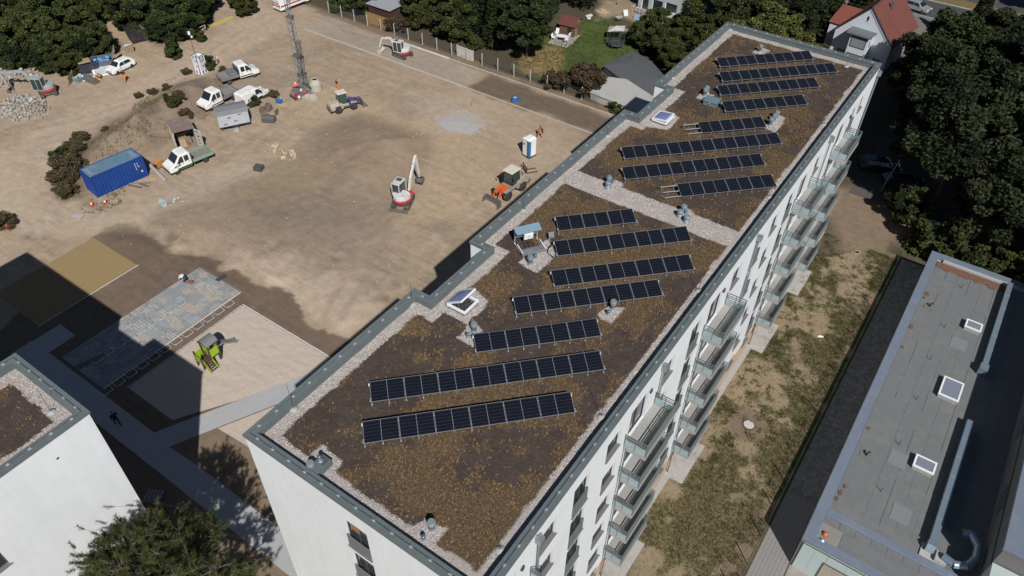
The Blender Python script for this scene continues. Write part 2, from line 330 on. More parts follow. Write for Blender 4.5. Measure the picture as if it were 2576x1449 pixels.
# streaks left by blades and wheels: stretched noise in two directions
def streak(rot,seedoff,lo,hi,sc=(.22,3.2,1)):
    nt=SOIL.node_tree; b=nt.nodes['Principled BSDF']; src=b.inputs['Base Color'].links[0].from_socket; N=nt.nodes.new
    tc=N('ShaderNodeTexCoord'); mp=N('ShaderNodeMapping'); mp.inputs['Rotation'].default_value=(0,0,rot); mp.inputs['Scale'].default_value=sc; mp.inputs['Location'].default_value=(seedoff,0,0); nt.links.new(tc.outputs['Object'],mp.inputs[0])
    t=N('ShaderNodeTexNoise'); t.inputs['Scale'].default_value=.55; t.inputs['Detail'].default_value=5; t.inputs['Roughness'].default_value=.7; t.inputs['Distortion'].default_value=1.6; nt.links.new(mp.outputs[0],t.inputs[0])
    t2=N('ShaderNodeTexNoise'); t2.inputs['Scale'].default_value=.09; nt.links.new(tc.outputs['Object'],t2.inputs[0])
    a=N('ShaderNodeMapRange'); a.inputs[1].default_value=.36; a.inputs[2].default_value=.64; a.inputs[3].default_value=lo; a.inputs[4].default_value=hi; nt.links.new(t.outputs[0],a.inputs[0])
    k=N('ShaderNodeMapRange'); k.inputs[1].default_value=.42; k.inputs[2].default_value=.58; nt.links.new(t2.outputs[0],k.inputs[0])
    m=N('ShaderNodeMix'); m.data_type='RGBA'; m.blend_type='MULTIPLY'; nt.links.new(k.outputs[0],m.inputs[0]); nt.links.new(src,m.inputs[6]); nt.links.new(a.outputs[0],m.inputs[7]); nt.links.new(m.outputs[2],b.inputs['Base Color'])
streak(rad(35),3,.90,1.07,(.35,1.7,1)); streak(rad(-35),41,.92,1.06,(.3,1.9,1)); streak(rad(80),77,.93,1.06,(.4,2.4,1))
# a second, finer grain on the soil
nt=SOIL.node_tree; b=nt.nodes['Principled BSDF']; lk=b.inputs['Base Color'].links[0]; srcs=lk.from_socket
tn=nt.nodes.new('ShaderNodeTexNoise'); tn.inputs['Scale'].default_value=9; tn.inputs['Detail'].default_value=8; tn.inputs['Roughness'].default_value=.75
tcn=nt.nodes.new('ShaderNodeTexCoord'); nt.links.new(tcn.outputs['Object'],tn.inputs['Vector'])
mr=nt.nodes.new('ShaderNodeMapRange'); mr.inputs[1].default_value=.3; mr.inputs[2].default_value=.7; mr.inputs[3].default_value=.86; mr.inputs[4].default_value=1.12; nt.links.new(tn.outputs[0],mr.inputs[0])
mm=nt.nodes.new('ShaderNodeMix'); mm.data_type='RGBA'; mm.blend_type='MULTIPLY'; mm.inputs[0].default_value=1; nt.links.new(srcs,mm.inputs[6]); nt.links.new(mr.outputs[0],mm.inputs[7]); nt.links.new(mm.outputs[2],b.inputs['Base Color'])
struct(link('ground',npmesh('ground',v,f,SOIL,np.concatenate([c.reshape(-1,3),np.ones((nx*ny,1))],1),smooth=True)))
# ---------------------------------------------------------------- flat sheets
def sheet(name,poly,z,mat,thick=None):
    mb=MB()
    if thick: mb.prism(poly,z-thick,z)
    else:
        pl=list(poly); ar=sum(pl[i][0]*pl[(i+1)%len(pl)][1]-pl[(i+1)%len(pl)][0]*pl[i][1] for i in range(len(pl)))
        if ar<0: pl=pl[::-1]
        mb.add([(p[0],p[1],z) for p in pl],[tuple(range(len(pl)))])
    return struct(mb.build(name,mat))
PATHM=M('path_slabs',(.37,.37,.375),.9,var=.06,nscale=2,bump=.05,dirt=(.34,.335,.33),dscale=.5)
SANDP=M('play_sand',(.47,.40,.335),.95,var=.07,nscale=3,bump=.7,bscale=2.0,spec=.1)
OCHRE=M('ochre_sand',(.285,.205,.105),.95,var=.06,nscale=1.2,bump=.15,bscale=12,spec=.1)
sheet('path',[(-36,.75),(14.3,.75),(14.3,2.75),(-14.2,2.75),(-17.4,2.6),(-15.85,6.02),(-14.18,9.54),(-12.2,13.4),(-10.4,17),(-12.6,17),(-16.61,8.69),(-17.99,5.77),(-19.4,2.75),(-34.2,2.75),(-36,2.75)],.05,PATHM,.2)
sheet('path',[(-33.6,2.76),(-35.9,2.76),(-35.9,5.2),(-33.6,5.2)],.046,PATHM,.2)
# sandpit surface with real hollows
sp=[(-24.85,4.3),(-19.3,4.3),(-14.35,12.5),(-12.7,16.0),(-24.85,16.0)]
sx=np.arange(-25.2,-12,.16); sy=np.arange(4,16.4,.16); SX,SY=np.meshgrid(sx,sy); SX=np.clip(SX,-24.85,-12.7); SY=np.clip(SY,4.3,16.0)
ins=pdist(sp,SX,SY)<.08
SZ=.035+.10*(fbm(SX*1.0,SY*2.6,1.1,4,71)-.35)*sstep(.0,.8,-pdist(sp,SX,SY))
vid=np.arange(SX.size).reshape(SX.shape); q=ins[:-1,:-1]&ins[1:,:-1]&ins[:-1,1:]&ins[1:,1:]
ff=np.stack([vid[:-1,:-1][q],vid[:-1,1:][q],vid[1:,1:][q],vid[1:,:-1][q]],1)
struct(link('sandpit',npmesh('sandpit',np.stack([SX,SY,SZ],-1).reshape(-1,3),ff,SANDP,smooth=True)))
sheet('sand_bed',[(x*.998+(-.04),y) for x,y in sp],.016,SANDP)
s2=PX([(548,1078),(690,1022),(700,1110),(660,1150),(610,1115)])
sheet('sand_bed',s2,.02,SANDP)
sheet('sand_bed',[(-44.3,4.0),(-37.3,4.0),(-37.3,13.9),(-44.3,13.9)],.02,OCHRE)
# kerbs
KERB=M('kerb_stone',(.46,.42,.37),.9,var=.2,nscale=3)
def kerb_row(name,a,b,step,w_,h_,mat):
    a=Vector((a[0],a[1],0)); b=Vector((b[0],b[1],0)); d=b-a; n=int(d.length/step); ang=math.atan2(d.y,d.x)
    root=struct(bpy.data.objects.new(name,None)); COL.objects.link(root)
    me=MB().box(-step/2+.008,step/2-.008,-w_/2,w_/2,-.1,h_).mesh('kerb_stone',mat)
    for i in range(n):
        p=a+d*((i+.5)/n); link('kerb_stone',me,root,T(p.x,p.y,H(p.x,p.y)+random.uniform(-.02,.015),ang+random.uniform(-.01,.01)))
kerb_row('kerb',(-62.8,59.9),(-33,59.95),1.0,.16,.08,KERB)
kerb_row('kerb',(-33,59.9),(-1,59.9),1.0,.16,.10,M('kerb_new',(.40,.36,.31),.9,var=.2))
kerb_row('kerb',(-40,65.05),(-3,65.1),1.0,.16,.10,M('kerb_new',(.40,.36,.31),.9))
kerb_row('kerb',(-50,65.0),(-40,65.05),1.0,.32,.09,M('kerb_light',(.55,.53,.50),.9,var=.15))
kerb_row('kerb',(-24.95,16.1),(-12.6,16.1),1.0,.1,.09,M('kerb_light',(.55,.53,.50),.9))
kerb_row('kerb',(-24.95,4.2),(-24.95,16.0),1.0,.08,.06,CONC)
kerb_row('kerb',(-37.2,3.9),(-37.2,14.0),1.0,.06,.05,M('kerb_light',(.55,.53,.50),.9))
# ================================================================ APARTMENT BUILDING
WX,LY=14.2,57.63; ZR=ZT-.5
OUT=[(0,0),(WX,0),(WX,LY),(0,LY),(0,42.71),(1.12,42.71),(1.12,37.64),(0,37.64),(0,17.77),(1.12,17.77),(1.12,12.59),(0,12.59)]
def inset(poly,d):
    n=len(poly); r=[]
    for i in range(n):
        p0,p1,p2=Vector(poly[i-1][:2]),Vector(poly[i][:2]),Vector(poly[(i+1)%n][:2])
        e1=(p1-p0).normalized(); e2=(p2-p1).normalized(); n1=Vector((-e1.y,e1.x)); n2=Vector((-e2.y,e2.x))
        k=d/(1+n1.dot(n2)); r.append(tuple(p1+(n1+n2)*k))
    return r
BEIGE=M('beige_plinth',(.50,.38,.27),.85,var=.05,nscale=1.5)
FRAMEM=M('window_frame',(.06,.062,.065),.45,var=.05)
SILLM=M('window_sill',(.145,.145,.142),.5,var=.08)
PANEL=M('frosted_balustrade',(.30,.385,.40),.32,var=.06,nscale=1.5)
RAILM=M('railing_steel',(.135,.15,.155),.5,var=.1)
SLABM=M('balcony_floor',(.32,.315,.30),.85,var=.1,nscale=4)
def facade(org,u,width,z0,z1,ops,depth=.2,split=None):
    """wall of one side with real openings and reveals. u = unit vector along the wall, outward normal = u x z"""
    u=Vector(u); nrm=Vector((u.y,-u.x,0)); mb=MB(); org=Vector(org)
    us=sorted({0,width}|{a for o in ops for a in (o[0],o[1])}); zs=sorted({z0,z1}|{a for o in ops for a in (o[2],o[3])}|({split} if split else set()))
    pt=lambda a,z,d=0: org+u*a+Vector((0,0,z))-nrm*d
    for i in range(len(us)-1):
        run=None
        for j in range(len(zs)-1):
            cu,cz=(us[i]+us[i+1])/2,(zs[j]+zs[j+1])/2
            if any(o[0]<cu<o[1] and o[2]<cz<o[3] for o in ops): continue
            mb.cur=1 if split and cz<split else 0
            mb.quad(pt(us[i],zs[j]),pt(us[i+1],zs[j]),pt(us[i+1],zs[j+1]),pt(us[i],zs[j+1]))
    for (a,b,c_,d_) in [o[:4] for o in ops]:
        mb.cur=1 if split and d_<split+.6 else 0
        mb.quad(pt(a,c_),pt(a,d_),pt(a,d_,depth),pt(a,c_,depth)); mb.quad(pt(b,d_),pt(b,c_),pt(b,c_,depth),pt(b,d_,depth))
        mb.quad(pt(a,d_),pt(b,d_),pt(b,d_,depth),pt(a,d_,depth)); mb.quad(pt(b,c_),pt(a,c_),pt(a,c_,depth),pt(b,c_,depth))
    return mb
def win_meshes(w_,h_,rail=False,door=False,two=True):
    """local: x along wall, z up, y = outwards(-)... wall plane y=0, inside y>0"""
    t=.07; y0,y1=.13,.2
    fr=MB().box(0,w_,y0,y1,0,t).box(0,w_,y0,y1,h_-t,h_).box(0,t,y0,y1,t,h_-t).box(w_-t,w_,y0,y1,t,h_-t)
    if two: fr.box(w_/2-.05,w_/2+.05,y0,y1,t,h_-t)
    if rail: fr.box(t,w_-t,y0+.005,y1-.005,.5,.58)
    pa=MB().box(t-.01,w_-t+.01,.17,.18,t-.01,h_-t+.01)
    r=dict(window=fr.mesh('window',FRAMEM),pane=pa.mesh('pane',GLASS))
    if not door: r['sill']=MB().add([(-.05,-.09,-.005),(w_+.05,-.09,-.005),(w_+.05,.13,.03),(-.05,.13,.03),(-.05,-.09,-.035),(w_+.05,-.09,-.035),(w_+.05,.13,-.03),(-.05,.13,-.03)],[(0,1,2,3),(4,7,6,5),(0,4,5,1),(1,5,6,2),(3,2,6,7),(0,3,7,4)]).mesh('sill',SILLM)
    if rail:
        m=MB()
        for k in range(7): m.box(.0,w_,-.045,-.015,.12+.145*k,.12+.145*k+.06)
        m.box(.02,.07,-.035,.0,.1,1.06).box(w_-.07,w_-.02,-.035,.0,.1,1.06); r['railing']=m.mesh('railing',RAILM)
    return r
def put_window(meshes,parent,org,u,zb):
    ang=math.atan2(u[1],u[0]); Mx=T(org[0],org[1],zb,ang)
    o=link('window',meshes['window'],parent,Mx)
    for k in meshes:
        if k!='window': link(k,meshes[k],o)
    return o
B=thing('apartment_building','long white apartment block with green roof, solar rows and balconies','building',(0,0,0))
FL=2.91
WIN=[4.30,10.45,16.60,26.25,32.95,41.90,53.35]; FRE=[7.30,20.20,29.95,36.10,51.10]; BAL=[.15,12.6,22.45,38.2,47.05]; BW=3.45
wW,wF,wD=1.42,1.42,1.95
ops=[]; place=[]
for k in range(6):
    zt=ZT-1.4-FL*k
    for y in WIN:
        if k<5: ops.append((y,y+wW,zt-1.43,zt)); place.append(('w',y,zt-1.43))
        else: ops.append((y,y+wW,zt-1.0,zt)); place.append(('b',y,zt-1.0))
    for y in FRE:
        if k<5: ops.append((y,y+wF,zt-2.40,zt)); place.append(('f',y,zt-2.40))
        else: ops.append((y,y+wW,zt-1.0,zt)); place.append(('b',y,zt-1.0))
    for y in BAL:
        hh=2.38 if k<5 else 2.25
        ops.append((y+.35,y+.35+wD,zt-hh,zt)); place.append(('d' if k<5 else 'e',y+.35,zt-hh))
facade((WX-.06,.06,0),(0,1,0),LY-.12,0,ZT-.1,[(a-.06,b-.06,c_,d_) for a,b,c_,d_ in ops],.2,1.85).build('wall',[WHITE,BEIGE],B)
WM={'w':win_meshes(wW,1.43),'f':win_meshes(wF,2.40,rail=True),'d':win_meshes(wD,2.38,door=True),'e':win_meshes(wD,2.25,door=True),'b':win_meshes(wW,1.0)}
for t_,y,zb in place: put_window(WM[t_],B,(WX-.06,y),(0,1),zb)
fo=[]; 
for k in range(6): fo.append((6.27-.06,6.27-.06+wF,max(.1,ZT-1.4-FL*k-2.4),ZT-1.4-FL*k))
facade((.06,.06,0),(1,0,0),WX-.12,0,ZT-.1,fo,.2,1.2).build('wall',[WHITE,BEIGE],B)
for k in range(6): put_window(WM['f'] if k<5 else WM['e'],B,(6.27,.06),(1,0),fo[k][2])
# remaining sides, plain
mb=MB(); io=inset(OUT,.06)
for i in range(2,len(io)):
    a,b=io[i],io[(i+1)%len(io)]; mb.quad((a[0],a[1],0),(b[0],b[1],0),(b[0],b[1],ZT-.1),(a[0],a[1],ZT-.1))
mb.build('wall',WHITE,B)
# things seen through the open top window of the end wall
MB().box(6.75,7.2,.03,.1,ZT-1.85,ZT-1.6).build('curtain',M('orange_cloth',(.28,.13,.06),.9),B)
# balconies
def balcony_meshes(w_):
    D=1.28
    fl=MB().box(.0,D,0,w_,-.16,0).box(D,D+.05,-.04,w_+.04,-.26,.04).box(0,D,-.05,0,-.26,.04).box(0,D,w_,w_+.05,-.26,.04)
    side=MB().box(.06,D-.02,-.035,-.015,.06,.56); front=MB().box(D+.008,D+.03,.02,w_-.02,.06,.60)
    rl=MB()
    for z in (.66,.80,.98):
        hh=.05 if z>.9 else .035
        rl.box(.02,D+.04,-.045,-.005,z,z+hh).box(.02,D+.04,w_+.005,w_+.045,z,z+hh).box(D,D+.05,-.045,w_+.045,z+.003,z+hh+.003)
    for (x,y) in ((.04,-.025),(D+.02,-.025),(D+.02,w_+.025),(.04,w_+.025),(D+.02,w_/3),(D+.02,2*w_/3),(D*.5,-.025),(D*.5,w_+.025)): rl.box(x-.02,x+.02,y-.02,y+.02,.04,1.0)
    br=MB().tube((.1,-.03,.06),(D-.1,-.03,.62),.012,4)
    deck=MB()
    for i in range(5): deck.box(.45+.16*i,.45+.16*i+.08,.05,w_-.05,.004,.016)
    return dict(balcony=fl.mesh('balcony',[SLABM]),side_panel=side.mesh('side_panel',PANEL),front_panel=front.mesh('front_panel',M('front_panel',(.19,.21,.215),.45,var=.06)),railing=rl.mesh('railing',RAILM),brace=br.mesh('brace',RAILM))
BMm=balcony_meshes(BW)
for y in BAL:
    for k in range(5):
        z=ZT-3.80-FL*k; o=link('balcony',BMm['balcony'],B,T(WX-.055,y,z))
        link('side_panel',BMm['side_panel'],o); link('side_panel',BMm['side_panel'],o,T(0,BW+.05,0)); link('front_panel',BMm['front_panel'],o); link('railing',BMm['railing'],o); link('brace',BMm['brace'],o); link('brace',BMm['brace'],o,T(0,BW+.06,0))
    for yy in (y-.02,y+BW+.02): MB().tube((WX+.12,yy,0),(WX+.12,yy,ZT-3.9),.045,6).build('balcony_post',RAILM,B)
# downpipes with hoppers, wall lamps
for y in (4.05,16.25,29.7,44.35,57.35):
    o=MB().tube((WX+.08,y,0),(WX+.08,y,ZT-1.0),.055,8).build('downpipe',GREYL,B)
    MB().box(WX-.05,WX+.26,y-.17,y+.17,ZT-1.0,ZT-.62).build('hopper',GREYL,o); MB().tube((WX-.06,y-.1,ZT-.5),(WX+.14,y-.1,ZT-.5),.07,8).build('spout',GREYL,o)
LAMP=M('wall_lamp',(.05,.05,.065),.5)
me=MB().lathe([(.0,-.2),(.1,-.17),(.15,-.02),(.12,.1),(.05,.16),(0,.17)],10).mesh('wall_lamp',LAMP)
for y in (2.94,15.15,24.85,41.9,50.4):
    o=link('wall_lamp',me,B,T(WX-.04,y,ZT-1.75)); o.scale=(.6,1,1)
# terraces at the foot of the balconies and the strip along the wall
for y in BAL: 
    struct(MB().box(WX-.04,15.62,y-.35,y+BW+.25,-.1,.06).build('terrace',CONC))
struct(MB().box(WX-.04,WX+.45,0,LY,-.1,.045).build('wall_path',M('strip_slabs',(.36,.345,.325),.9,var=.1)))
# parapet: inner face plus folded coping sheets, sheet by sheet
pin=inset(OUT,.47); pou=inset(OUT,.05); mb=MB()
for i in range(len(OUT)):
    a,b=pin[i],pin[(i+1)%len(OUT)]; mb.quad((b[0],b[1],ZR-.05),(a[0],a[1],ZR-.05),(a[0],a[1],ZT-.03),(b[0],b[1],ZT-.03))
mb.build('parapet',COPE,B)
def coping(poly,zt,parent,step=2.0,wd=.5,hold=1.05,fh=.17):
    n=len(poly); inn=inset(poly,wd); mid=inset(poly,wd*.52); wire=MB()
    hm=MB().box(-.08,.08,-.05,.05,0,.035).box(-.05,.05,-.035,.035,.035,.06).mesh('conductor_holder',ALU)
    for i in range(n):
        a,b=Vector(poly[i]),Vector(poly[(i+1)%n]); ai,bi=Vector(inn[i]),Vector(inn[(i+1)%n]); e=(b-a); L=e.length; e=e/L; k=max(1,round(L/step)); nr=Vector((-e.y,e.x))
        for j in range(k):
            t0=L*j/k+(.004 if j else 0); t1=L*(j+1)/k-(.004 if j<k-1 else 0)
            o0=a+e*t0; o1=a+e*t1; i0=(a+e*t0+nr*wd) if j else ai; i1=(a+e*t1+nr*wd) if j<k-1 else bi
            m=MB(); jz=random.uniform(-.003,.003)
            vs=[(o0.x,o0.y,zt+jz),(o1.x,o1.y,zt+jz),(i1.x,i1.y,zt-.02+jz),(i0.x,i0.y,zt-.02+jz),(o0.x,o0.y,zt-fh),(o1.x,o1.y,zt-fh),(i1.x,i1.y,zt-.1),(i0.x,i0.y,zt-.1)]
            m.add(vs,[(0,1,2,3),(4,5,1,0),(6,7,3,2),(5,6,2,1),(7,4,0,3),(7,6,5,4)]).build('coping_sheet',COPE,parent)
        ma,mc=Vector(mid[i]),Vector(mid[(i+1)%n]); wire.tube((ma.x,ma.y,zt+.05),(mc.x,mc.y,zt+.05),.013,4)
        k=max(1,round((mc-ma).length/hold))
        for j in range(k):
            p=ma.lerp(mc,(j+.5)/k); link('conductor_holder',hm,parent,T(p.x,p.y,zt-.012,math.atan2(e.y,e.x)))
    wire.build('lightning_conductor',GREYM,parent)
coping(OUT,ZT,B)
# ---------------------------------------------------------------- green roof
PADS=[[tuple(G(x,y,ZR)[:2]) for x,y in p] for p in [
 [(1060,768),(1130,735),(1190,722),(1229,760),(1207,790),(1185,800),(1176,818),(1120,790)],[(1148,850),(1172,832),(1174,812),(1190,805),(1215,838),(1200,862),(1195,874)],
 [(1306,662),(1335,638),(1385,598),(1398,640),(1378,665),(1350,690)],[(1502,795),(1525,772),(1573,776),(1538,817)],[(1918,321),(1957,290),(1977,297),(1950,333)],
 [(1752,247),(1767,231),(1795,240),(1770,253)],[(1893,134),(1910,119),(1937,128),(1920,137)],[(1638,299),(1673,277),(1710,296),(1680,328),(1618,318)],
 [(1039,1330),(1069,1305),(1124,1331),(1096,1371),(1060,1350)],[(774,1150),(809,1121),(859,1160),(839,1190)],[(1508,462),(1533,448),(1568,462),(1562,482)],[(1700,528),(1723,522),(1748,535),(1738,556)]]]
BAND=inset(OUT,1.16)
def gravel_d(X,Y,band=BAND,pads=PADS,strip=True):
    d=-pdist(band,X,Y)
    if strip: d=np.minimum(d,np.abs(Y-28.1-.03*(X-7)*.5)-.92+(X<0)*9)
    for p in pads: d=np.minimum(d,pdist(p,X,Y))
    return d+.14*(fbm(X,Y,.35,2,81)-.5)+.14*(fbm(X,Y,1.2,2,82)-.5)
def green_roof(parent,outline,band,pads,strip,seed,gx0,gx1,gy0,gy1,ndens=190):
    inn=inset(outline,.46)
    X,Y=np.meshgrid(np.arange(gx0,gx1,.13),np.arange(gy0,gy1,.13)); ind=pdist(inn,X,Y)<.1
    gd=gravel_d(X,Y,band,pads,strip)
    sed=fbm(X,Y,3.2,5,seed)+.35*(fbm(X,Y,1.0,3,seed+4)-.5)
    ms=sstep(.45,.60,sed); n_=fbm(X,Y,.5,3,seed+7)
    col=np.ones(X.shape+(3,))*np.array((.068,.052,.045))*(.8+.45*n_)[...,None]
    col=lerp(col,(.12,.08,.045),ms*.7); col=lerp(col,(.36,.325,.305),sstep(.02,-.02,gd))
    Z=ZR+.03*(n_-.5)+.03*ms
    vid=np.arange(X.size).reshape(X.shape); q=ind[:-1,:-1]&ind[1:,:-1]&ind[:-1,1:]&ind[1:,1:]
    ff=np.stack([vid[:-1,:-1][q],vid[:-1,1:][q],vid[1:,1:][q],vid[1:,:-1][q]],1)
    SUB=M('roof_substrate',(.1,.08,.07),.95,var=.3,nscale=7,attr=True,bump=.6,bscale=14,spec=.1)
    gr=link('green_roof',npmesh('green_roof',np.stack([X,Y,Z],-1).reshape(-1,3),ff,SUB,np.concatenate([col.reshape(-1,3),np.ones((X.size,1))],1),smooth=True),parent)
    # pebbles
    rg=np.random.default_rng(seed); A=(gx1-gx0)*(gy1-gy0); n=int(A*ndens); px=rg.uniform(gx0,gx1,n); py=rg.uniform(gy0,gy1,n)
    keep=(gravel_d(px,py,band,pads,strip)<.03)&(pdist(inset(outline,.5),px,py)<0); px,py=px[keep],py[keep]; n=len(px)
    oc=np.array([(1,0,0),(-.9,.1,0),(0,1,0),(.1,-1,0),(0,0,.8),(0,0,-.8)]); of=np.array([(0,2,4),(2,1,4),(1,3,4),(3,0,4)])
    a=rg.uniform(0,6.28,n); s=rg.uniform(.028,.052,n); ex=rg.uniform(.6,1.0,n)
    vx=oc[None,:,0]*s[:,None]; vy=oc[None,:,1]*(s*ex)[:,None]; vz=oc[None,:,2]*(s*.7)[:,None]
    V_=np.stack([px[:,None]+vx*np.cos(a)[:,None]-vy*np.sin(a)[:,None],py[:,None]+vx*np.sin(a)[:,None]+vy*np.cos(a)[:,None],ZR+.02+vz],-1).reshape(-1,3)
    F_=(np.arange(n)[:,None,None]*6+of[None]).reshape(-1,3); base=np.array((.47,.425,.40))*rg.uniform(.55,1.3,(n,1))*np.array([1,1,1])*(1+rg.uniform(-.07,.07,(n,3)))
    tt=np.repeat(np.concatenate([base,np.ones((n,1))],1),6,0)
    tag(link('gravel',npmesh('gravel',V_,F_,M('pebbles',(.5,.45,.42),.85,var=.1,attr=True),tt),gr),kind='stuff')
    # dry sedum tufts
    n=int(A*120); px=rg.uniform(gx0,gx1,n); py=rg.uniform(gy0,gy1,n)
    sd_=fbm(px,py,3.2,5,seed)+.35*(fbm(px,py,1.0,3,seed+4)-.5)
    keep=(rg.uniform(0,1,n)<np.clip(sstep(.43,.62,sd_)+.05,0,1))&(gravel_d(px,py,band,pads,strip)>.05)&(pdist(inset(outline,.5),px,py)<0); px,py=px[keep],py[keep]; n=len(px)
    V_=[];C_=[]
    for k in range(3):
        a=rg.uniform(0,6.28,n); L_=rg.uniform(.06,.16,n); w_=rg.uniform(.016,.035,n); el=rg.uniform(.03,.1,n)
        dx,dy=np.cos(a),np.sin(a); bx=px+rg.uniform(-.05,.05,n); by=py+rg.uniform(-.05,.05,n); z0=np.full(n,ZR+.015)
        V_.append(np.stack([np.stack([bx-dy*w_,by+dx*w_,z0],-1),np.stack([bx+dy*w_,by-dx*w_,z0],-1),np.stack([bx+dx*L_,by+dy*L_,z0+el],-1)],1))
        g=rg.uniform(0,1,(n,1)); cc=(np.array((.205,.138,.072))*(1-g)+np.array((.125,.085,.052))*g)*rg.uniform(.65,1.45,(n,1)); gm=(rg.uniform(0,1,(n,1))<.05); cc=np.where(gm,np.array((.10,.105,.035)),cc)
        C_.append(np.repeat(np.concatenate([cc,np.ones((n,1))],1)[:,None],3,1))
    V_=np.concatenate(V_).reshape(-1,3); C_=np.concatenate(C_).reshape(-1,4); F_=np.arange(len(V_)).reshape(-1,3)
    tag(link('sedum',npmesh('sedum',V_,F_,M('dry_sedum',(.2,.14,.06),.9,var=.1,attr=True,spec=.1),C_),gr),kind='stuff')
green_roof(B,OUT,BAND,PADS,True,101,0,WX,0,LY)
# ================================================================ ON THE ROOF
def cell_material():
    m=bpy.data.materials.new('solar_cells'); m.use_nodes=True; nt=m.node_tree; b=nt.nodes['Principled BSDF']; L=nt.links
    tc=nt.nodes.new('ShaderNodeTexCoord'); sp=nt.nodes.new('ShaderNodeSeparateXYZ'); L.new(tc.outputs['Object'],sp.inputs[0])
    def lines(sock,pitch,wd):
        a=nt.nodes.new('ShaderNodeMath'); a.operation='DIVIDE'; L.new(sock,a.inputs[0]); a.inputs[1].default_value=pitch
        f=nt.nodes.new('ShaderNodeMath'); f.operation='FRACT'; L.new(a.outputs[0],f.inputs[0])
        g=nt.nodes.new('ShaderNodeMath'); g.operation='LESS_THAN'; L.new(f.outputs[0],g.inputs[0]); g.inputs[1].default_value=wd/pitch; return g.outputs[0]
    l1=lines(sp.outputs[1],1.07/6,.007); l2=lines(sp.outputs[0],.0915,.0035)
    n=nt.nodes.new('ShaderNodeTexNoise'); n.inputs['Scale'].default_value=1.3; L.new(tc.outputs['Object'],n.inputs['Vector'])
    m1=nt.nodes.new('ShaderNodeMix'); m1.data_type='RGBA'; L.new(n.outputs[0],m1.inputs[0]); m1.inputs[6].default_value=(.0045,.006,.011,1); m1.inputs[7].default_value=(.010,.012,.019,1)
    m2=nt.nodes.new('ShaderNodeMix'); m2.data_type='RGBA'; L.new(l2,m2.inputs[0]); L.new(m1.outputs[2],m2.inputs[6]); m2.inputs[7].default_value=(.028,.031,.038,1)
    m3=nt.nodes.new('ShaderNodeMix'); m3.data_type='RGBA'; L.new(l1,m3.inputs[0]); L.new(m2.outputs[2],m3.inputs[6]); m3.inputs[7].default_value=(.075,.08,.09,1)
    L.new(m3.outputs[2],b.inputs['Base Color']); b.inputs['Roughness'].default_value=.22; b.inputs['Specular IOR Level'].default_value=.35
    return m
CELLS=cell_material(); PF=M('panel_frame',(.25,.26,.275),.5,metal=.2,var=.05)
MW,MD=1.715,1.13; TILT=rad(15)
_pf=MB().box(.006,MW-.006,0,.018,-.035,.004).box(.006,MW-.006,MD-.018,MD,-.035,.004).box(.006,.024,.018,MD-.018,-.035,.004).box(MW-.024,MW-.006,.018,MD-.018,-.035,.004).mesh('panel',PF)
_pc=MB().box(.02,MW-.02,.015,MD-.015,-.02,0).mesh('cell_sheet',CELLS); _pd=MB().box(MW/2-.010,MW/2+.010,.018,MD-.018,0,.003).mesh('divider',PF)
_sup=MB().box(-.025,.025,.02,.07,0,.26).box(-.025,.025,MD*math.cos(TILT)-.08,MD*math.cos(TILT)-.03,0,.53).box(-.03,.03,-.05,MD+.05,0,.025).mesh('support',GREYL)
_cl=MB().box(-.03,.03,-.04,.03,-.03,.03).mesh('clamp',ALU)
ROWS=[((911,1060),6,0,'first'),((929,960),7,0,'second'),((1190,840),4,0,'third'),((1290,747),5,0,'fourth'),((1385,680),5,0,'fifth'),((1393,606),5,0,'sixth'),((1396,545),3,0,'seventh'),((1702,462),4,1,'eighth'),((1563,420),6,0,'ninth'),((1562,370),7,0,'tenth'),((1755,307),3,1,'eleventh'),((1815,255),4,0,'twelfth'),((1803,215),5,0,'thirteenth'),((1808,181),6,0,'fourteenth'),((1802,145),5,0,'farthest')]
NUM={3:'three',4:'four',5:'five',6:'six',7:'seven'}; RANG=rad(45.8)
for (tl,n,bare,od) in ROWS:
    A=G(*tl,ZR+.56); ht=MD*math.cos(TILT); Mx=Matrix.Rotation(RANG,3,'Z')
    org=A+Mx@Vector((0,-ht,0)); org.z=ZR
    rs=(57.2-.0) and 1.0
    r=thing('solar_array',f'{od} solar row from the near end, {NUM[n]} modules'+(' and an empty rack end' if bare else ''),'solar array',org,RANG,'solar panel rows on the roof')
    for i in range(n):
        Ml=T(i*(MW+.012),0,.26,0,TILT); o=link('panel',_pf,r,Ml); link('cell_sheet',_pc,o); link('divider',_pd,o)
    x0=-1.15 if bare else -.06; x1=n*(MW+.012)+.04
    for yy in ((.1,.55,1.02) if bare else (.2,.92)): MB(T(0,0,.26,0,TILT)).box(x0,x1,yy-.025,yy+.025,-.085,-.038).build('rail',ALU,r)
    k=max(2,int(round((x1-x0)/.86))); 
    for i in range(k+1): link('support',_sup,r,T(x0+.08+(x1-x0-.16)*i/k,0,0))
    for yy in (.06,MD-.12):
        link('clamp',_cl,r,T(-.03,0,.26,0,TILT)@T(0,yy,0)); link('clamp',_cl,r,T(x1-.02,0,.26,0,TILT)@T(0,yy,0))
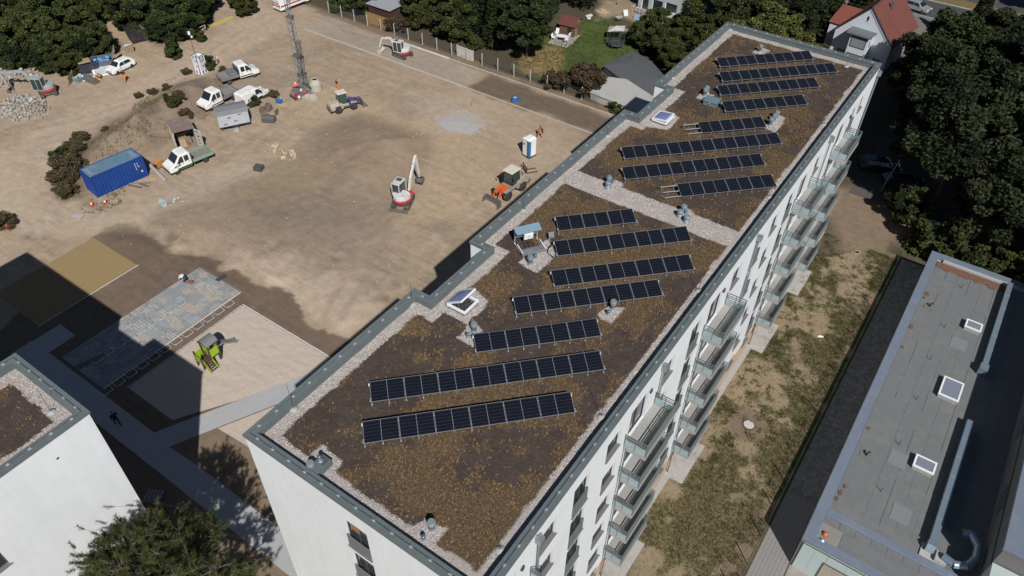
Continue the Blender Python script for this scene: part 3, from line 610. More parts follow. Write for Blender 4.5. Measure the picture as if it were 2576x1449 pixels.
# vents
VENT=M('vent_zinc',(.235,.275,.305),.5,metal=.2,var=.12)
_vb=[MB().lathe([(.24,0),(.17,.03),(.17,.42),(.20,.43),(.20,.52)],16).mesh('pipe',VENT),MB().lathe([(.19,.56),(.23,.57),(.23,.70),(.19,.72),(.19,.78),(.18,.80),(0,.80)],16,sm=False).mesh('cap',VENT),MB().lathe([(.15,.5),(.15,.58)],10).mesh('collar',GREYM)]
_vs=[MB().lathe([(.16,0),(.1,.03),(.1,.30)],12).mesh('pipe',VENT),MB().lathe([(.10,.30),(.12,.32),(.12,.44),(.08,.47),(0,.48)],12).mesh('cap',M('vent_cap_blue',(.14,.24,.34),.35,metal=.5,var=.1)),MB().lathe([(.085,.28),(.085,.34)],10).mesh('collar',GREYM)]
_vw=[MB().lathe([(.30,0),(.26,.05),(.22,.30),(.16,.34)],16).mesh('pipe',VENT),MB().lathe([(.17,.34),(.24,.38),(.24,.60),(.20,.64),(0,.65)],16,sm=False).mesh('cap',VENT),MB().lathe([(.14,.3),(.14,.4)],10).mesh('collar',GREYM)]
def vent(px,kind,label,z=None):
    p=G(*px,ZR if z is None else z); r=thing('roof_vent',label,'vent',p,random.uniform(0,1),'vent pipes on the flat roof')
    r.scale=(.86,.86,.86)
    for nm,me in zip(('pipe','cap','collar'),{'b':_vb,'s':_vs,'w':_vw}[kind]): link(nm,me,r)
for px,k,l in [((1087,1332),'b','large round vent pipe on the gravel pad by the front parapet'),((1066,1360),'s','small blue capped vent beside the large pipe by the front parapet'),
 ((786,1184),'b','large round vent beside the green curb box near the left corner'),((1193,834),'b','large round vent pipe at the left end of the third solar row'),((1177,850),'s','small vent left of the large pipe by the third solar row'),
 ((1334,665),'b','large round vent in front of the inverter rack'),((1347,652),'s','small vent in front of the inverter rack'),((1541,778),'b','large round vent under the right end of the fourth solar row'),((1530,793),'s','small vent in front of the fourth solar row'),
 ((1529,474),'w','squat square based vent at the left group on the gravel cross strip'),((1531,464),'b','middle vent of the left group on the gravel cross strip'),((1541,464),'s','small vent of the left group on the gravel cross strip'),
 ((1709,546),'w','wide vent at the left of the group at the right end of the cross strip'),((1718,537),'b','rear vent of the group at the right end of the cross strip'),((1726,560),'w','front vent of the group at the right end of the cross strip'),((1724,541),'s','small vent of the group at the right end of the cross strip'),
 ((1937,316),'b','nearest of four vents on the gravel pad by the eleventh solar row'),((1945,307),'b','second of four vents on the gravel pad by the eleventh solar row'),((1951,299),'b','third of four vents on the gravel pad by the eleventh solar row'),((1957,291),'s','farthest of four vents on the gravel pad by the eleventh solar row'),
 ((1772,242),'b','front vent of the trio beside the blue grey metal box'),((1776,236),'b','middle vent of the trio beside the blue grey metal box'),((1781,234),'s','rear small vent of the trio beside the blue grey metal box'),((1911,131),'b','vent on the far gravel pad behind the last solar row')]: vent(px,k,l)
# curb box by the near left parapet
cb=[(595,350),(655,220),(730,275),(665,385)]
r=thing('curb_box','green sheet metal curb box joined to the parapet near the left corner','roof box',(4.12,.98,ZR),0)
MB().box(-.30,.30,-.5,.48,0,.42).build('box_body',COPE,r,bevel=.01); MB().box(-.22,.22,.0,.42,.42,.45).build('cover',GREYM,r)
vent((806,1159),'s','small blue vent standing on the green curb box',ZR+.45)
# metal hatch box
p=G(1789,262,ZR); r=thing('roof_hatch','blue grey closed sheet metal box beside the vent trio on the far roof','hatch',p,rad(2))
hb=M('hatch_blue',(.20,.27,.32),.4,metal=.3,var=.1); MB().box(-.55,.55,-.45,.45,0,.36).build('box_body',hb,r,bevel=.03); MB().box(-.6,.6,-.5,.5,.36,.43).build('lid',hb,r,bevel=.02); MB().box(-.06,.06,-.53,-.5,.25,.36).build('latch',ALU,r)
# skylights
DOME=M('dome_glazing',(.17,.19,.36),.18,var=.1,nscale=1.5,spec=.6)
def dome(w_,h_,t=.07):
    m=MB(); n=8; vs=[];fs=[]
    for i in range(n+1):
        for j in range(n+1):
            u,v=i/n,j/n; vs.append(((u-.5)*w_,(v-.5)*h_,t*(1-(2*u-1)**4)*(1-(2*v-1)**4)))
    for i in range(n):
        for j in range(n): a=i*(n+1)+j; fs.append((a,a+n+1,a+n+2,a+1))
    return m.add(vs,fs,None,True)
def frame(m,w_,h_,t,z0,z1): return m.box(-w_/2,w_/2,-h_/2,-h_/2+t,z0,z1).box(-w_/2,w_/2,h_/2-t,h_/2,z0,z1).box(-w_/2,-w_/2+t,-h_/2+t,h_/2-t,z0,z1).box(w_/2-t,w_/2,-h_/2+t,h_/2-t,z0,z1)
r=thing('skylight','open white skylight dome, lid raised, near the second solar row','skylight',(2.85,13.45,ZR),0,'skylights of the green roof')
frame(MB(),1.22,1.26,.08,0,.16).build('curb',GREYM,r); frame(MB(),1.3,1.34,.13,.16,.28).build('base_frame',WPLAST,r); MB().box(-.5,.5,-.52,.52,.02,.04).build('shaft',M('shaft_dark',(.03,.03,.03),.9),r)
lid=frame(MB(),1.3,1.34,.1,0,.09).build('lid',WPLAST,r); lid.matrix_local=T(-.65,0,.29,0,0,rad(-33))@T(.65,0,0)
o=dome(1.12,1.16,.09).build('dome',DOME,lid); o.location=(0,0,.085)
MB().tube((.1,-.5,.28),(.05,-.52,.72),.015,5).build('gas_strut',GREYL,r); MB().tube((.1,.5,.28),(.05,.52,.72),.015,5).build('gas_strut',GREYL,r)
r=thing('skylight','closed white skylight dome near the far notch of the roof','skylight',(2.86,38.66,ZR),0,'skylights of the green roof')
frame(MB(),1.16,1.34,.08,0,.16).build('curb',GREYM,r); frame(MB(),1.24,1.42,.13,.16,.26).build('base_frame',WPLAST,r)
lid=frame(MB(),1.24,1.42,.12,0,.09).build('lid',WPLAST,r); lid.matrix_local=T(-.62,0,.265,0,0,rad(-7))@T(.62,0,0)
o=dome(1.04,1.22,.09).build('dome',DOME,lid); o.location=(0,0,.085)
# inverter rack
r=thing('inverter_rack','metal rack with white inverter under a blue sheet roof','inverter rack',(3.23,18.93,ZR),rad(56.4))
for x in (0,1.5):
    MB().box(x-.025,x+.025,-.02,1.5,.06,.11).build('skid',ALU,r); MB().box(x-.025,x+.025,1.30,1.36,.1,1.25).build('post',ALU,r); MB().box(x-.025,x+.025,-.02,.9,.30,.35).build('side_arm',M('white_arm',(.8,.8,.8),.4),r)
MB().box(-.05,1.55,-.05,.28,.1,.30).build('ballast_tray',GREYL,r,bevel=.01); MB().box(-.03,1.53,.5,.54,.1,.16).build('cross_bar',GREYL,r); MB().box(-.03,1.53,1.28,1.33,.55,.62).build('cross_bar',GREYL,r)
MB(T(0,1.05,1.22,0,rad(15))).box(-.08,1.58,-.28,.32,0,.03).build('rain_roof',M('blue_sheet',(.24,.36,.46),.35,metal=.2,var=.06),r)
o=MB(T(.75,.98,.55,0,rad(8))).box(-.3,.3,-.08,.08,0,.46).build('inverter',WPLAST,r,bevel=.02); MB(T(.75,.98,.55,0,rad(8))).box(-.05,.08,-.086,-.078,.2,.23).build('display',DARKP,o)
CAB=M('black_cable',(.012,.012,.012),.6)
m=MB().path([(.5,.9,.5),(.45,.7,.1),(.7,.55,.06),(.9,.6,.06),(1.1,.75,.07),(.95,.9,.45)],.022,5); m.path([(.75,.9,.5),(.72,.6,.08),(.9,.4,.06)],.022,5); m.build('cable',CAB,r)
r=thing('junction_box','dark grey junction box with hanging black cables beside the inverter rack','junction box',G(1387,607,ZR),rad(50))
MB(T(0,0,.3,0,rad(-35))).box(-.18,.18,-.05,.05,0,.36).build('box_body',M('jb_grey',(.10,.13,.16),.45),r,bevel=.01); MB().tube((0,.06,0),(0,.06,.4),.02,5).build('post',GREYL,r)
m=MB()
for i,dx in enumerate((-.1,0,.1)): m.path([(dx,-.05,.3),(dx,-.2,.08),(-.15-.1*i,-.5,.03),(-.5,-.75-.1*i,.03),(-.6,-1.0,.03),(-.35,-1.5-.1*i,.03)],.02,5)
m.build('cable',CAB,r)
# lightning rods on concrete feet
_f=MB().lathe([(.21,0),(.22,.02),(.20,.09),(.07,.1),(.05,.12)],16).mesh('foot',M('rod_foot',(.36,.36,.35),.8,var=.1)); 
for px,l,hh in [((739,1030),'by the left parapet near the front corner',1.9),((1258,1385),'at the front right corner of the roof',1.9),((1513,1050),'by the right parapet beside the second solar row',1.6),((1757,733),'by the right parapet beside the fourth solar row',1.4),((2072,315),'by the right parapet near the far end',1.4),((1038,766),'at the near notch of the left parapet',1.7),((1318,530),'by the left parapet just before the cross strip',1.2),((1692,197),'by the left parapet at the far notch',1.3),((1529,343),'by the left parapet beyond the cross strip',1.2),((1837,75),'at the far left corner of the roof',1.3),((1936,497),'by the right parapet beyond the cross strip',1.4),((2129,168),'at the far right corner of the roof',1.2)]:
    r=thing('lightning_rod','lightning rod on a round foot '+l,'lightning rod',G(*px,ZR),random.uniform(0,6),'lightning rods along the parapet')
    link('foot',_f,r); MB().tube((0,0,.1),(0,0,hh),.012,5).build('rod',GREYM,r)
# ================================================================ NEIGHBOUR BLOCK (left, same estate)
OUT2=[(-33.3,-16.5),(-7.1,-16.5),(-7.1,-3.35),(-13.65,-3.35),(-13.65,-4.45),(-18.2,-4.45),(-18.2,-3.35),(-33.3,-3.35)]
B2=thing('apartment_building','white apartment block cut by the left edge of the picture','building',(0,0,0))
io=inset(OUT2,.06); o2=[(3.3,3.3+wF,max(.1,ZT-4.0-2.91*k-.0),ZT-2.6-2.91*k) for k in range(5)]
o2=[(5.36,5.36+1.42,ZT-5.3-FL*k,ZT-3.87-FL*k) for k in range(5)]
facade((-7.16,-16.44,0),(0,1,0),13.03,0,ZT-.1,o2,.2,1.2).build('wall',[WHITE,BEIGE],B2)
for k in range(5): put_window(WM['w'],B2,(-7.16,-16.44+5.36),(0,1),ZT-5.3-FL*k)
mb=MB()
for i in [j for j in range(len(io)) if j!=1]:
    a,b=io[i],io[(i+1)%len(io)]; mb.quad((a[0],a[1],0),(b[0],b[1],0),(b[0],b[1],ZT-.1),(a[0],a[1],ZT-.1))
mb.build('wall',WHITE,B2)
pin=inset(OUT2,.47); mb=MB()
for i in range(len(OUT2)):
    a,b=pin[i],pin[(i+1)%len(OUT2)]; mb.quad((b[0],b[1],ZR-.05),(a[0],a[1],ZR-.05),(a[0],a[1],ZT-.03),(b[0],b[1],ZT-.03))
mb.build('parapet',COPE,B2); coping(OUT2,ZT,B2)
green_roof(B2,OUT2,inset(OUT2,1.2),[],False,207,-33.3,-7.1,-16.5,-3.35)
MB().box(-7.165,-7.14,-5.62,-5.5,ZT-1.45,ZT-1.36).build('vent_slot',DARKP,B2)
r=thing('lightning_rod','lightning rod on a round foot at the corner of the left block','lightning rod',(-9.0,-4.35,ZR),0,'lightning rods along the parapet'); link('foot',_f,r); MB().tube((0,0,.1),(0,0,1.8),.012,5).build('rod',GREYM,r)
# ================================================================ LOW FLAT BUILDING (right)
FELT=M('roof_felt',(.150,.156,.160),.9,var=.08,nscale=2,bump=.25,bscale=80,dirt=(.175,.178,.176),dscale=.5)
FELT2=M('roof_felt_brown',(.23,.215,.20),.9,var=.08,nscale=2,bump=.2)
SHEET=M('parapet_sheet',(.205,.245,.31),.42,metal=.25,var=.08,nscale=1.2,dirt=(.24,.275,.32),dscale=.8)
PGREEN=M('pale_green_cladding',(.42,.50,.49),.6,var=.04)
MOSS=M('moss_litter',(.16,.085,.055),.95,var=.35,nscale=5,bump=.8,bscale=20)
L=thing('school_building','low flat roofed building with grey felt roof and metal parapet','building',(0,0,0))
RH=3.4; RF=3.12
MB().box(24.25,36,26.3,55.95,0,RF-.02).box(24.25,25.88,20.75,26.29,0,RF-.022).box(25.89,34.0,22.62,26.29,0,RF-.024).box(25.89,34.0,20.72,22.61,2.3,RF-.026).build('wall',M('brick_grey',(.33,.33,.33),.85,var=.1),L)
# felt sheets laid in strips, each with its lap edge
fx=[24.95,26.0,27.0,28.0,29.0,30.0,31.0,32.0,33.0,34.0]; k=0
for i in range(len(fx)-1):
    y=24.75
    while y<55.0:
        y2=min(y+random.choice((4.2,5.0,6.5,7.2)),55.05)
        if 55.05-y2<1.5: y2=55.05
        k+=1; MB().box(fx[i]+.006,fx[i+1]-.006 if i%2 else fx[i+1]+.03,y+.006,y2-.006,RF-.02,RF+.006+.006*(k%3)).build('felt_sheet',FELT,L); y=y2
for (x0,x1,y0,y1) in [(28.2,29.4,44.4,45.8),(27.1,28.3,30.0,31.4),(28.4,29.6,25.6,27.0)]: MB().box(x0,x1,y0,y1,RF+.02,RF+.034).build('felt_patch',M('felt_patch',(.185,.196,.206),.9,var=.05),L)
# parapets
MB().box(24.2,24.92,20.7,55.3,RH-.3,RH).build('parapet',SHEET,L,bevel=.02); MB().box(24.2,34.0,55.32,56.0,RH-.3,RH).build('parapet',SHEET,L,bevel=.02)
MB().box(25.4,34,55.0,55.3,RF,RH-.06).build('upstand',M('upstand_felt',(.36,.37,.38),.9),L)
# raised southern band
MB().box(24.93,36,23.35,23.95,RF-.02,RF+.16).build('ridge_band',SHEET,L,bevel=.03); MB().box(24.93,36,23.96,24.74,RF-.021,RF+.05).build('felt_sheet',FELT,L)
for i in range(9): MB().box(24.95+i*1.0,25.93+i*1.0,22.75,23.34,RF-.02,RF+.04+.005*(i%2)).build('felt_sheet',FELT,L)
MB().box(26.3,36,21.35,22.74,RF-.02,RF+.03).build('felt_sheet',FELT,L); MB().box(24.93,26.28,21.35,22.74,RF-.02,RF+.032).build('felt_sheet',FELT2,L)
MB().box(24.92,34,20.72,21.34,RF,RF+.2).build('parapet',SHEET,L,bevel=.02)
# pale green clad front with a recessed entrance
for x in np.arange(24.42,26.0,.8): MB().box(x,x+.79,20.62,20.70,0,3.1).build('cladding_panel',PGREEN,L)
for x in np.arange(26.03,34,1.2): MB().box(x,x+1.19,20.62,20.70,2.2,3.1).build('cladding_panel',PGREEN,L)
MB().box(26.02,34,20.70,22.6,2.2,2.26).build('soffit',WPLAST,L); MB().box(25.9,26.02,20.60,22.6,0,2.2).build('reveal',GREYM,L); MB().box(26.0,34,20.58,20.615,2.14,2.2).build('trim',GREYM,L)
MB().box(24.3,34,20.57,20.615,3.1,3.18).build('trim',GREYM,L)
struct(MB().box(24.3,34,12,22.58,-.1,.03).build('entrance_paving',M('entrance_tiles',(.30,.265,.22),.9,var=.14,nscale=2)))
# moss along the north edge and in corners
def blob(name,pts,mat,parent,z):
    m=MB(); m.prism(pts,z-.01,z+.035); return m.build(name,mat,parent)
rg=np.random.default_rng(5)
def ragged(x0,x1,y0,y1,n=26,amp=.3):
    top=[(x0+(x1-x0)*i/n,y1) for i in range(n+1)]; bot=[(x1-(x1-x0)*i/n,y0+amp*(vnoise(np.array([i*.6]),np.array([3.3]),9)[0]*1.6-.5)) for i in range(n+1)]
    return (top+bot)[::-1]
blob('moss',ragged(25.0,30.6,53.9,54.98),MOSS,L,RF+.03)
for (x,y,r_) in [(25.25,49.8,.4),(25.15,49.2,.25),(25.1,44.9,.38),(25.15,42.0,.2),(25.2,32.2,.22),(25.2,25.6,.3),(25.3,26.3,.25),(25.15,25.0,.25)]:
    blob('moss',[(x+r_*(.5+.5*rg.random())*math.cos(t)*.6,y+r_*(.5+.5*rg.random())*math.sin(t)) for t in np.arange(0,6.28,.5)],MOSS,L,RF+.03)
# skylights on the felt roof
SGL=M('skylight_glass',(.20,.22,.27),.12,var=.05,spec=.7)
for (x,y,w_,h_,l) in [(29.33,47.6,1.25,1.05,'narrow white skylight at the far end of the felt roof'),(29.3,39.3,1.45,2.15,'large square white skylight on the felt roof'),(29.3,31.0,1.4,1.15,'narrow white skylight nearest the camera on the felt roof')]:
    r=thing('skylight',l,'skylight',(x,y,RF),0,'skylights of the felt roof'); MB().box(-w_/2+.04,w_/2-.04,-h_/2+.04,h_/2-.04,0,.34).build('curb',M('felt_curb',(.33,.33,.32),.9),r)
    frame(MB(),w_,h_,.12,.34,.46).build('frame',WPLAST,r); MB().box(-w_/2+.11,w_/2-.11,-h_/2+.11,h_/2-.11,.36,.43).build('pane',SGL,r)
# bent vent pipes
for i,((x,y),l) in enumerate([((25.8,48.3),'black bent vent pipe on a green felt patch, far end'),((25.75,29.7),'black bent vent pipe on a green felt patch, near end')]):
    r=thing('vent_pipe',l,'vent',(x,y,RF+.03),0,'vent pipes of the felt roof'); MB().box(-.42,.42,-.35,.25,0,.02).build('felt_collar',M('green_felt',(.13,.16,.14),.9),r,bevel=.05); MB().tube((0,0,0),(0,0,.3),.07,8).tube((0,0,.3),(.16,.12,.42),.07,8).build('pipe',DARKP,r)
for (x,y,d) in [(27.5,52.4,'beside the moss'),(27.4,46.4,'left of the far skylight'),(27.3,41.9,'between the far and the large skylight'),(27.4,37.0,'left of the large skylight'),(27.4,32.0,'left of the near skylight'),(27.4,27.3,'near the parapet band')]:
    r=thing('roof_anchor','thin steel safety anchor on the felt roof '+d,'anchor',(x,y,RF+.03),0,'safety anchors of the felt roof'); MB().tube((0,0,0),(0,0,.35),.025,5).build('stud',DARKP,r); MB().tube((0,0,.33),(-.0,.12,.36),.02,5).build('ring',DARKP,r)
for (px,mt,l) in [((25.33,21.9),ORANGE,'orange domed roof outlet at the parapet corner'),((25.33,21.3),ALU,'shiny steel domed roof outlet at the parapet corner')]:
    r=thing('roof_outlet',l,'roof outlet',(px[0],px[1],RF+.03),0); MB().lathe([(.17,0),(.17,.08),(.12,.2),(0,.25)],14).build('dome',mt,r); MB().lathe([(.2,0),(.2,.03)],14).build('flange',GREYM,r)
# silver air ducts
DUCT=M('duct_zinc',(.33,.42,.50),.35,metal=.6,var=.08)
r=thing('air_duct','square zinc air duct at the far end of the felt roof','duct',(30.9,49,RF+.03),0,'air ducts on the felt roof'); 
for j in range(6): MB().box(-.2,.2,-5.8+j*1.95,-5.8+j*1.95+1.93,.25,.62).build('duct_section',DUCT,r); MB().box(-.23,.23,-5.83+j*1.95,-5.79+j*1.95,.22,.65).build('flange',GREYL,r)
for yy in (-5,-1,3,5): MB().box(-.2,.2,yy-.05,yy+.05,0,.25).build('stand',GREYL,r)
MB().box(-.3,.3,-6.5,-5.8,.1,.7).build('outlet',DUCT,r)
r=thing('air_duct','square zinc air duct with a curled return at the near end','duct',(31.1,30,RF+.03),0,'air ducts on the felt roof')
for j in range(6): MB().box(-.22,.22,-5.0+j*1.95,-5.0+j*1.95+1.93,.25,.66).build('duct_section',DUCT,r); MB().box(-.25,.25,-5.03+j*1.95,-4.99+j*1.95,.22,.69).build('flange',GREYL,r)
for yy in (-4,0,4): MB().box(-.2,.2,yy-.05,yy+.05,0,.25).build('stand',GREYL,r)
MB().box(-.45,.45,-6.2,-5.0,.0,.12).build('plinth',CONC,r); MB(T(0,-5.4,.1,0,rad(-38))).box(-.25,.25,-.3,.5,0,.5).build('bend',DUCT,r)
r=thing('air_duct','curved dark air duct lying in the shade beside the tall wall','duct',(32.6,25.4,RF+.03),0,'air ducts on the felt roof')
m=MB(); pts=[(-.7,-1.0,.5),(-.1,-1.25,.6),(.6,-1.0,.7),(.95,-.2,.75),(.9,.8,.75),(.4,1.5,.7),(-.05,1.35,.6)]
for a_,b_ in zip(pts[:-1],pts[1:]): m.tube(a_,b_,.26,10)
m.build('bend',DUCT,r); MB().box(-1.1,-.4,-1.4,-.7,0,.4).build('plinth',CONC,r)
# tall part of the right building
TB=thing('school_hall','taller flat roofed hall at the right edge with louvred openings','building',(0,0,0))
CLAD=M('hall_cladding',(.16,.155,.15),.8,var=.06)
MB().box(34.02,48,24.3,56.9,0,7.0).build('wall',CLAD,TB); MB().box(33.9,48,24.2,57.0,7.0,7.25).build('parapet',SHEET,TB,bevel=.02)
MB().box(33.96,34.0,24.3,56.9,5.3,5.36).build('trim',GREYM,TB)
for y in (29.2,36.4,43.5,50.0):
    for j in range(7): MB(T(33.97,y+.3*j,4.6,0,0,0)).box(-.06,.0,0,.1,-.55,.55).build('louvre_slat',GREYL,TB)
MB().box(34.0,48,23.0,24.18,0,5.6).build('clad_wall',PGREEN,TB)
# ================================================================ PAVED LANE, LAWN, FENCE (between the buildings)
# paver rows as real blocks
PAV=M('lane_pavers',(.235,.225,.215),.9,var=.16,nscale=1.3,bump=.1,attr=True)
lane=struct(MB().box(22.15,24.24,8,58,-.08,-.012).build('lane',M('lane_joint',(.11,.11,.10),.95)))
pm=MB().box(-.1215,.1215,-.119,.119,-.05,.012).mesh('paver',M('paver_block',(.245,.235,.225),.9,var=.18,nscale=1.0)); nP=0; V_=[];F_=[];C_=[]
bx=np.array([(-1,-1,0),(1,-1,0),(1,1,0),(-1,1,0),(-1,-1,1),(1,-1,1),(1,1,1),(-1,1,1)],float); bf=np.array([(4,5,6,7),(0,1,5,4),(1,2,6,5),(2,3,7,6),(3,0,4,7)])
cells=[]
for j in range(int(48/.25)):
    y=10.0+.25*j
    for i in range(8): cells.append((22.3+.255*i,y))
big=sorted(cells,key=lambda p_:abs(p_[1]-19.5)+(100 if p_[1]<17 else 0))[:296]; bs=set(big)
for (x,y) in cells:
    if (x,y) in bs: link('paver',pm,lane,T(x,y,random.uniform(-.006,.006),random.uniform(-.03,.03)))
    else:
        n=len(V_)*8; V_.append(bx*np.array((.1215,.119,.024))+np.array((x,y,-.012+random.uniform(-.005,.005)))); F_.append(bf+n); C_.append(np.tile(np.array([.245,.235,.225,1])*np.array([*[random.uniform(.75,1.2)]*3,1]),(8,1)))
tag(link('pavers',npmesh('pavers',np.concatenate(V_),np.concatenate(F_),PAV,np.concatenate(C_)),lane),kind='stuff')
# lawn
LAWN=[(14.66,8),(21.1,8),(21.1,57.0),(19,58),(17.5,54.5),(15.6,52.5),(14.66,52.5)]
lx,ly=np.meshgrid(np.arange(14.6,22.2,.2),np.arange(8,58.4,.2)); lm=fbm(lx,ly,2.2,5,301); lm2=fbm(lx,ly,.7,3,305)
gcol=np.ones(lx.shape+(3,))*np.array((.265,.205,.135))*(.85+.3*lm2)[...,None]
dry=sstep(30,12,ly); gm=sstep(.42,.58,lm+.25*(lm2-.5)+.10*dry+.12*sstep(19,21,lx))
gcol=lerp(gcol,(.15,.13,.062),gm*.75); 
gh=np.hypot((lx-17.6),(ly-30.0)); gcol=lerp(gcol,(.185,.135,.095),sstep(1.9,1.3,gh+.5*(lm-.5)))
gcol=lerp(gcol,(.22,.16,.11),sstep(.6,0,np.abs(lx-21.6)-.3)*.6)
vid=np.arange(lx.size).reshape(lx.shape)
ff=np.stack([vid[:-1,:-1].ravel(),vid[:-1,1:].ravel(),vid[1:,1:].ravel(),vid[1:,:-1].ravel()],1)
GR=M('lawn_soil',(.1,.1,.05),.95,var=.22,nscale=4,attr=True,bump=.5,bscale=10,spec=.1)
cut=pdist([(14.62,8),(22.14,8),(22.14,58),(20,58.3),(18,56),(15.8,53.2),(14.62,53.0)],lx,ly)
keepq=(cut[:-1,:-1].ravel()<.3*(fbm(lx,ly,1,2,9)[:-1,:-1].ravel()))
struct(link('lawn',npmesh('lawn',np.stack([lx,ly,np.full(lx.shape,.012)+.02*(lm2-.5)],-1).reshape(-1,3),ff[keepq],GR,np.concatenate([gcol.reshape(-1,3),np.ones((lx.size,1))],1),smooth=True)))
def tufts(name,px,py,pz,hmin,hmax,wd,cols,mat,seed,blades=4,spread=.07,lean=.5):
    rg=np.random.default_rng(seed); n=len(px); V=[];C=[]
    for k in range(blades):
        a=rg.uniform(0,6.28,n); h=rg.uniform(hmin,hmax,n); ln=rg.uniform(.1,lean,n)*h; b=rg.uniform(0,6.28,n)
        bx_=px+rg.normal(0,spread,n); by_=py+rg.normal(0,spread,n); w_=wd*rg.uniform(.6,1.3,n)
        V.append(np.stack([np.stack([bx_-np.sin(a)*w_,by_+np.cos(a)*w_,pz],-1),np.stack([bx_+np.sin(a)*w_,by_-np.cos(a)*w_,pz],-1),np.stack([bx_+np.cos(b)*ln,by_+np.sin(b)*ln,pz+h],-1)],1))
        g=rg.uniform(0,1,(n,1)); cc=(np.array(cols[0])*(1-g)+np.array(cols[1])*g)*rg.uniform(.7,1.3,(n,1)); C.append(np.repeat(np.concatenate([cc,np.ones((n,1))],1)[:,None],3,1))
    V=np.concatenate(V).reshape(-1,3); C=np.concatenate(C).reshape(-1,4)
    return npmesh(name,V,np.arange(len(V)).reshape(-1,3),mat,C)
GRASS=M('grass_blades',(.06,.08,.02),.8,var=.1,attr=True,spec=.15)
rg=np.random.default_rng(77); n=52000; px=rg.uniform(14.7,22.0,n); py=rg.uniform(9,57.5,n)
m_=fbm(px,py,2.2,5,301); m2_=fbm(px,py,.7,3,305); g=sstep(.44,.60,m_+.3*(m2_-.5)+.08*sstep(30,12,py)+.12*sstep(19,21,px))
k_=(rg.uniform(0,1,n)<g*.9+.05)&(np.hypot(px-17.6,py-30)>1.5)&~((px<15.7)&np.any([np.abs(py-(b_+BW/2-.05))<2.1 for b_ in BAL],0)); px,py=px[k_],py[k_]
tag(link('grass',tufts('grass',px,py,np.full(len(px),.01),.05,.16,.018,((.055,.067,.022),(.145,.125,.06)),GRASS,78,blades=4)),'patchy dry grass on the lawn between the block and the lane','grass',kind='stuff')
# clumps of taller weeds
n=5200; cx=rg.uniform(15,21.2,260); cy=rg.uniform(24,56,260); i_=rg.integers(0,260,n); px=cx[i_]+rg.normal(0,.16,n); py=cy[i_]+rg.normal(0,.16,n)
tag(link('weeds',tufts('weeds',px,py,np.full(n,.01),.05,.17,.022,((.05,.065,.02),(.10,.105,.035)),GRASS,79,blades=3,spread=.05)),'dark green weed clumps scattered over the far lawn','weeds',kind='stuff')
# manhole on the lawn, litter
r=thing('manhole_cover','pale round concrete manhole cover on bare soil in the lawn','manhole',(17.6,30.0,.02),0); MB().lathe([(.5,0),(.5,.06)],24).build('ring',GREYM,r); MB().lathe([(.4,.06),(.4,.09)],24).build('lid',M('pale_lid',(.48,.45,.42),.85,var=.08),r); MB().box(-.06,.06,.3,.4,.091,.1).build('lift_slot',GREYM,r)
r=thing('floor_drain','small square metal drain frame on the bare soil at the lawn end','drain',(18.3,56.3,.02),rad(12)); frame(MB(),.5,.5,.06,0,.05).build('frame',M('tan_frame',(.4,.33,.25),.8),r); MB().box(-.19,.19,-.19,.19,.0,.02).build('grate',DARKP,r)
mb=MB(T(18.9,42.5,.05,.4)); mb.add([(0,0,.02),(.5,.05,.06),(.55,.25,.02),(.25,.2,.12),(.05,.22,.03)],[(0,1,3),(1,2,3),(3,4,0)]); tag(mb.build('paper_scrap',WPLAST),'crumpled white paper scrap lying on the lawn','litter')
# green mesh fence along the lawn
FEN=M('green_fence',(.02,.075,.04),.55,var=.1)
Fn=thing('mesh_fence','low green wire mesh fence between the lawn and the paved lane','fence',(21.95,0,0),0)
for j in range(20):
    y=9.0+2.5*j; MB().box(-.03,.03,y-.03,y+.03,0,1.75).build('post',FEN,Fn)
    m=MB()
    for z in (.1,.3,.5,.7,.9,1.1,1.3,1.5,1.7): m.box(-.006,.006,y+.03,y+2.47,z-.004,z+.004)
    for q in np.arange(y+.1,y+2.45,.10): m.box(.006,.012,q-.003,q+.003,.05,1.72)
    m.build('mesh_panel',FEN,Fn)
# ================================================================ VEHICLES AND MACHINES
TYRE=M('tyre',(.028,.028,.028),.85,var=.15,dirt=(.14,.115,.09),dscale=3); RIM=M('rim',(.30,.30,.31),.4,metal=.5,var=.1); HUB=M('hub_dark',(.07,.07,.072),.5)
LAMPW=M('lamp_clear',(.7,.72,.75),.15,spec=.8); LAMPR=M('lamp_red',(.35,.02,.02),.3)
def tprism(mb,prof,hw,flip=False,sm=False):
    """side profile [(x,z)] with half width hw(z): a body with tumblehome"""
    n=len(prof); vs=[(x,-hw(z),z) for x,z in prof]+[(x,hw(z),z) for x,z in prof]
    ar=sum(prof[i][0]*prof[(i+1)%n][1]-prof[(i+1)%n][0]*prof[i][1] for i in range(n))
    fs=[list(range(n)),list(range(2*n-1,n-1,-1))]+[(i,n+i,n+(i+1)%n,(i+1)%n) for i in range(n)]
    if ar<0: fs=[f[::-1] for f in fs]
    return mb.add(vs,fs,None,sm)
def sidepane(mb,quad,hw,off=.006):
    for s in (-1,1):
        vs=[(x,s*(hw(z)+off),z) for x,z in quad]+[(x,s*(hw(z)-.01),z) for x,z in quad]; n=len(quad)
        ar=sum(quad[i][0]*quad[(i+1)%n][1]-quad[(i+1)%n][0]*quad[i][1] for i in range(n)); f=list(range(n)); 
        if (ar>0)==(s>0): f=f[::-1]
        mb.add(vs,[f])
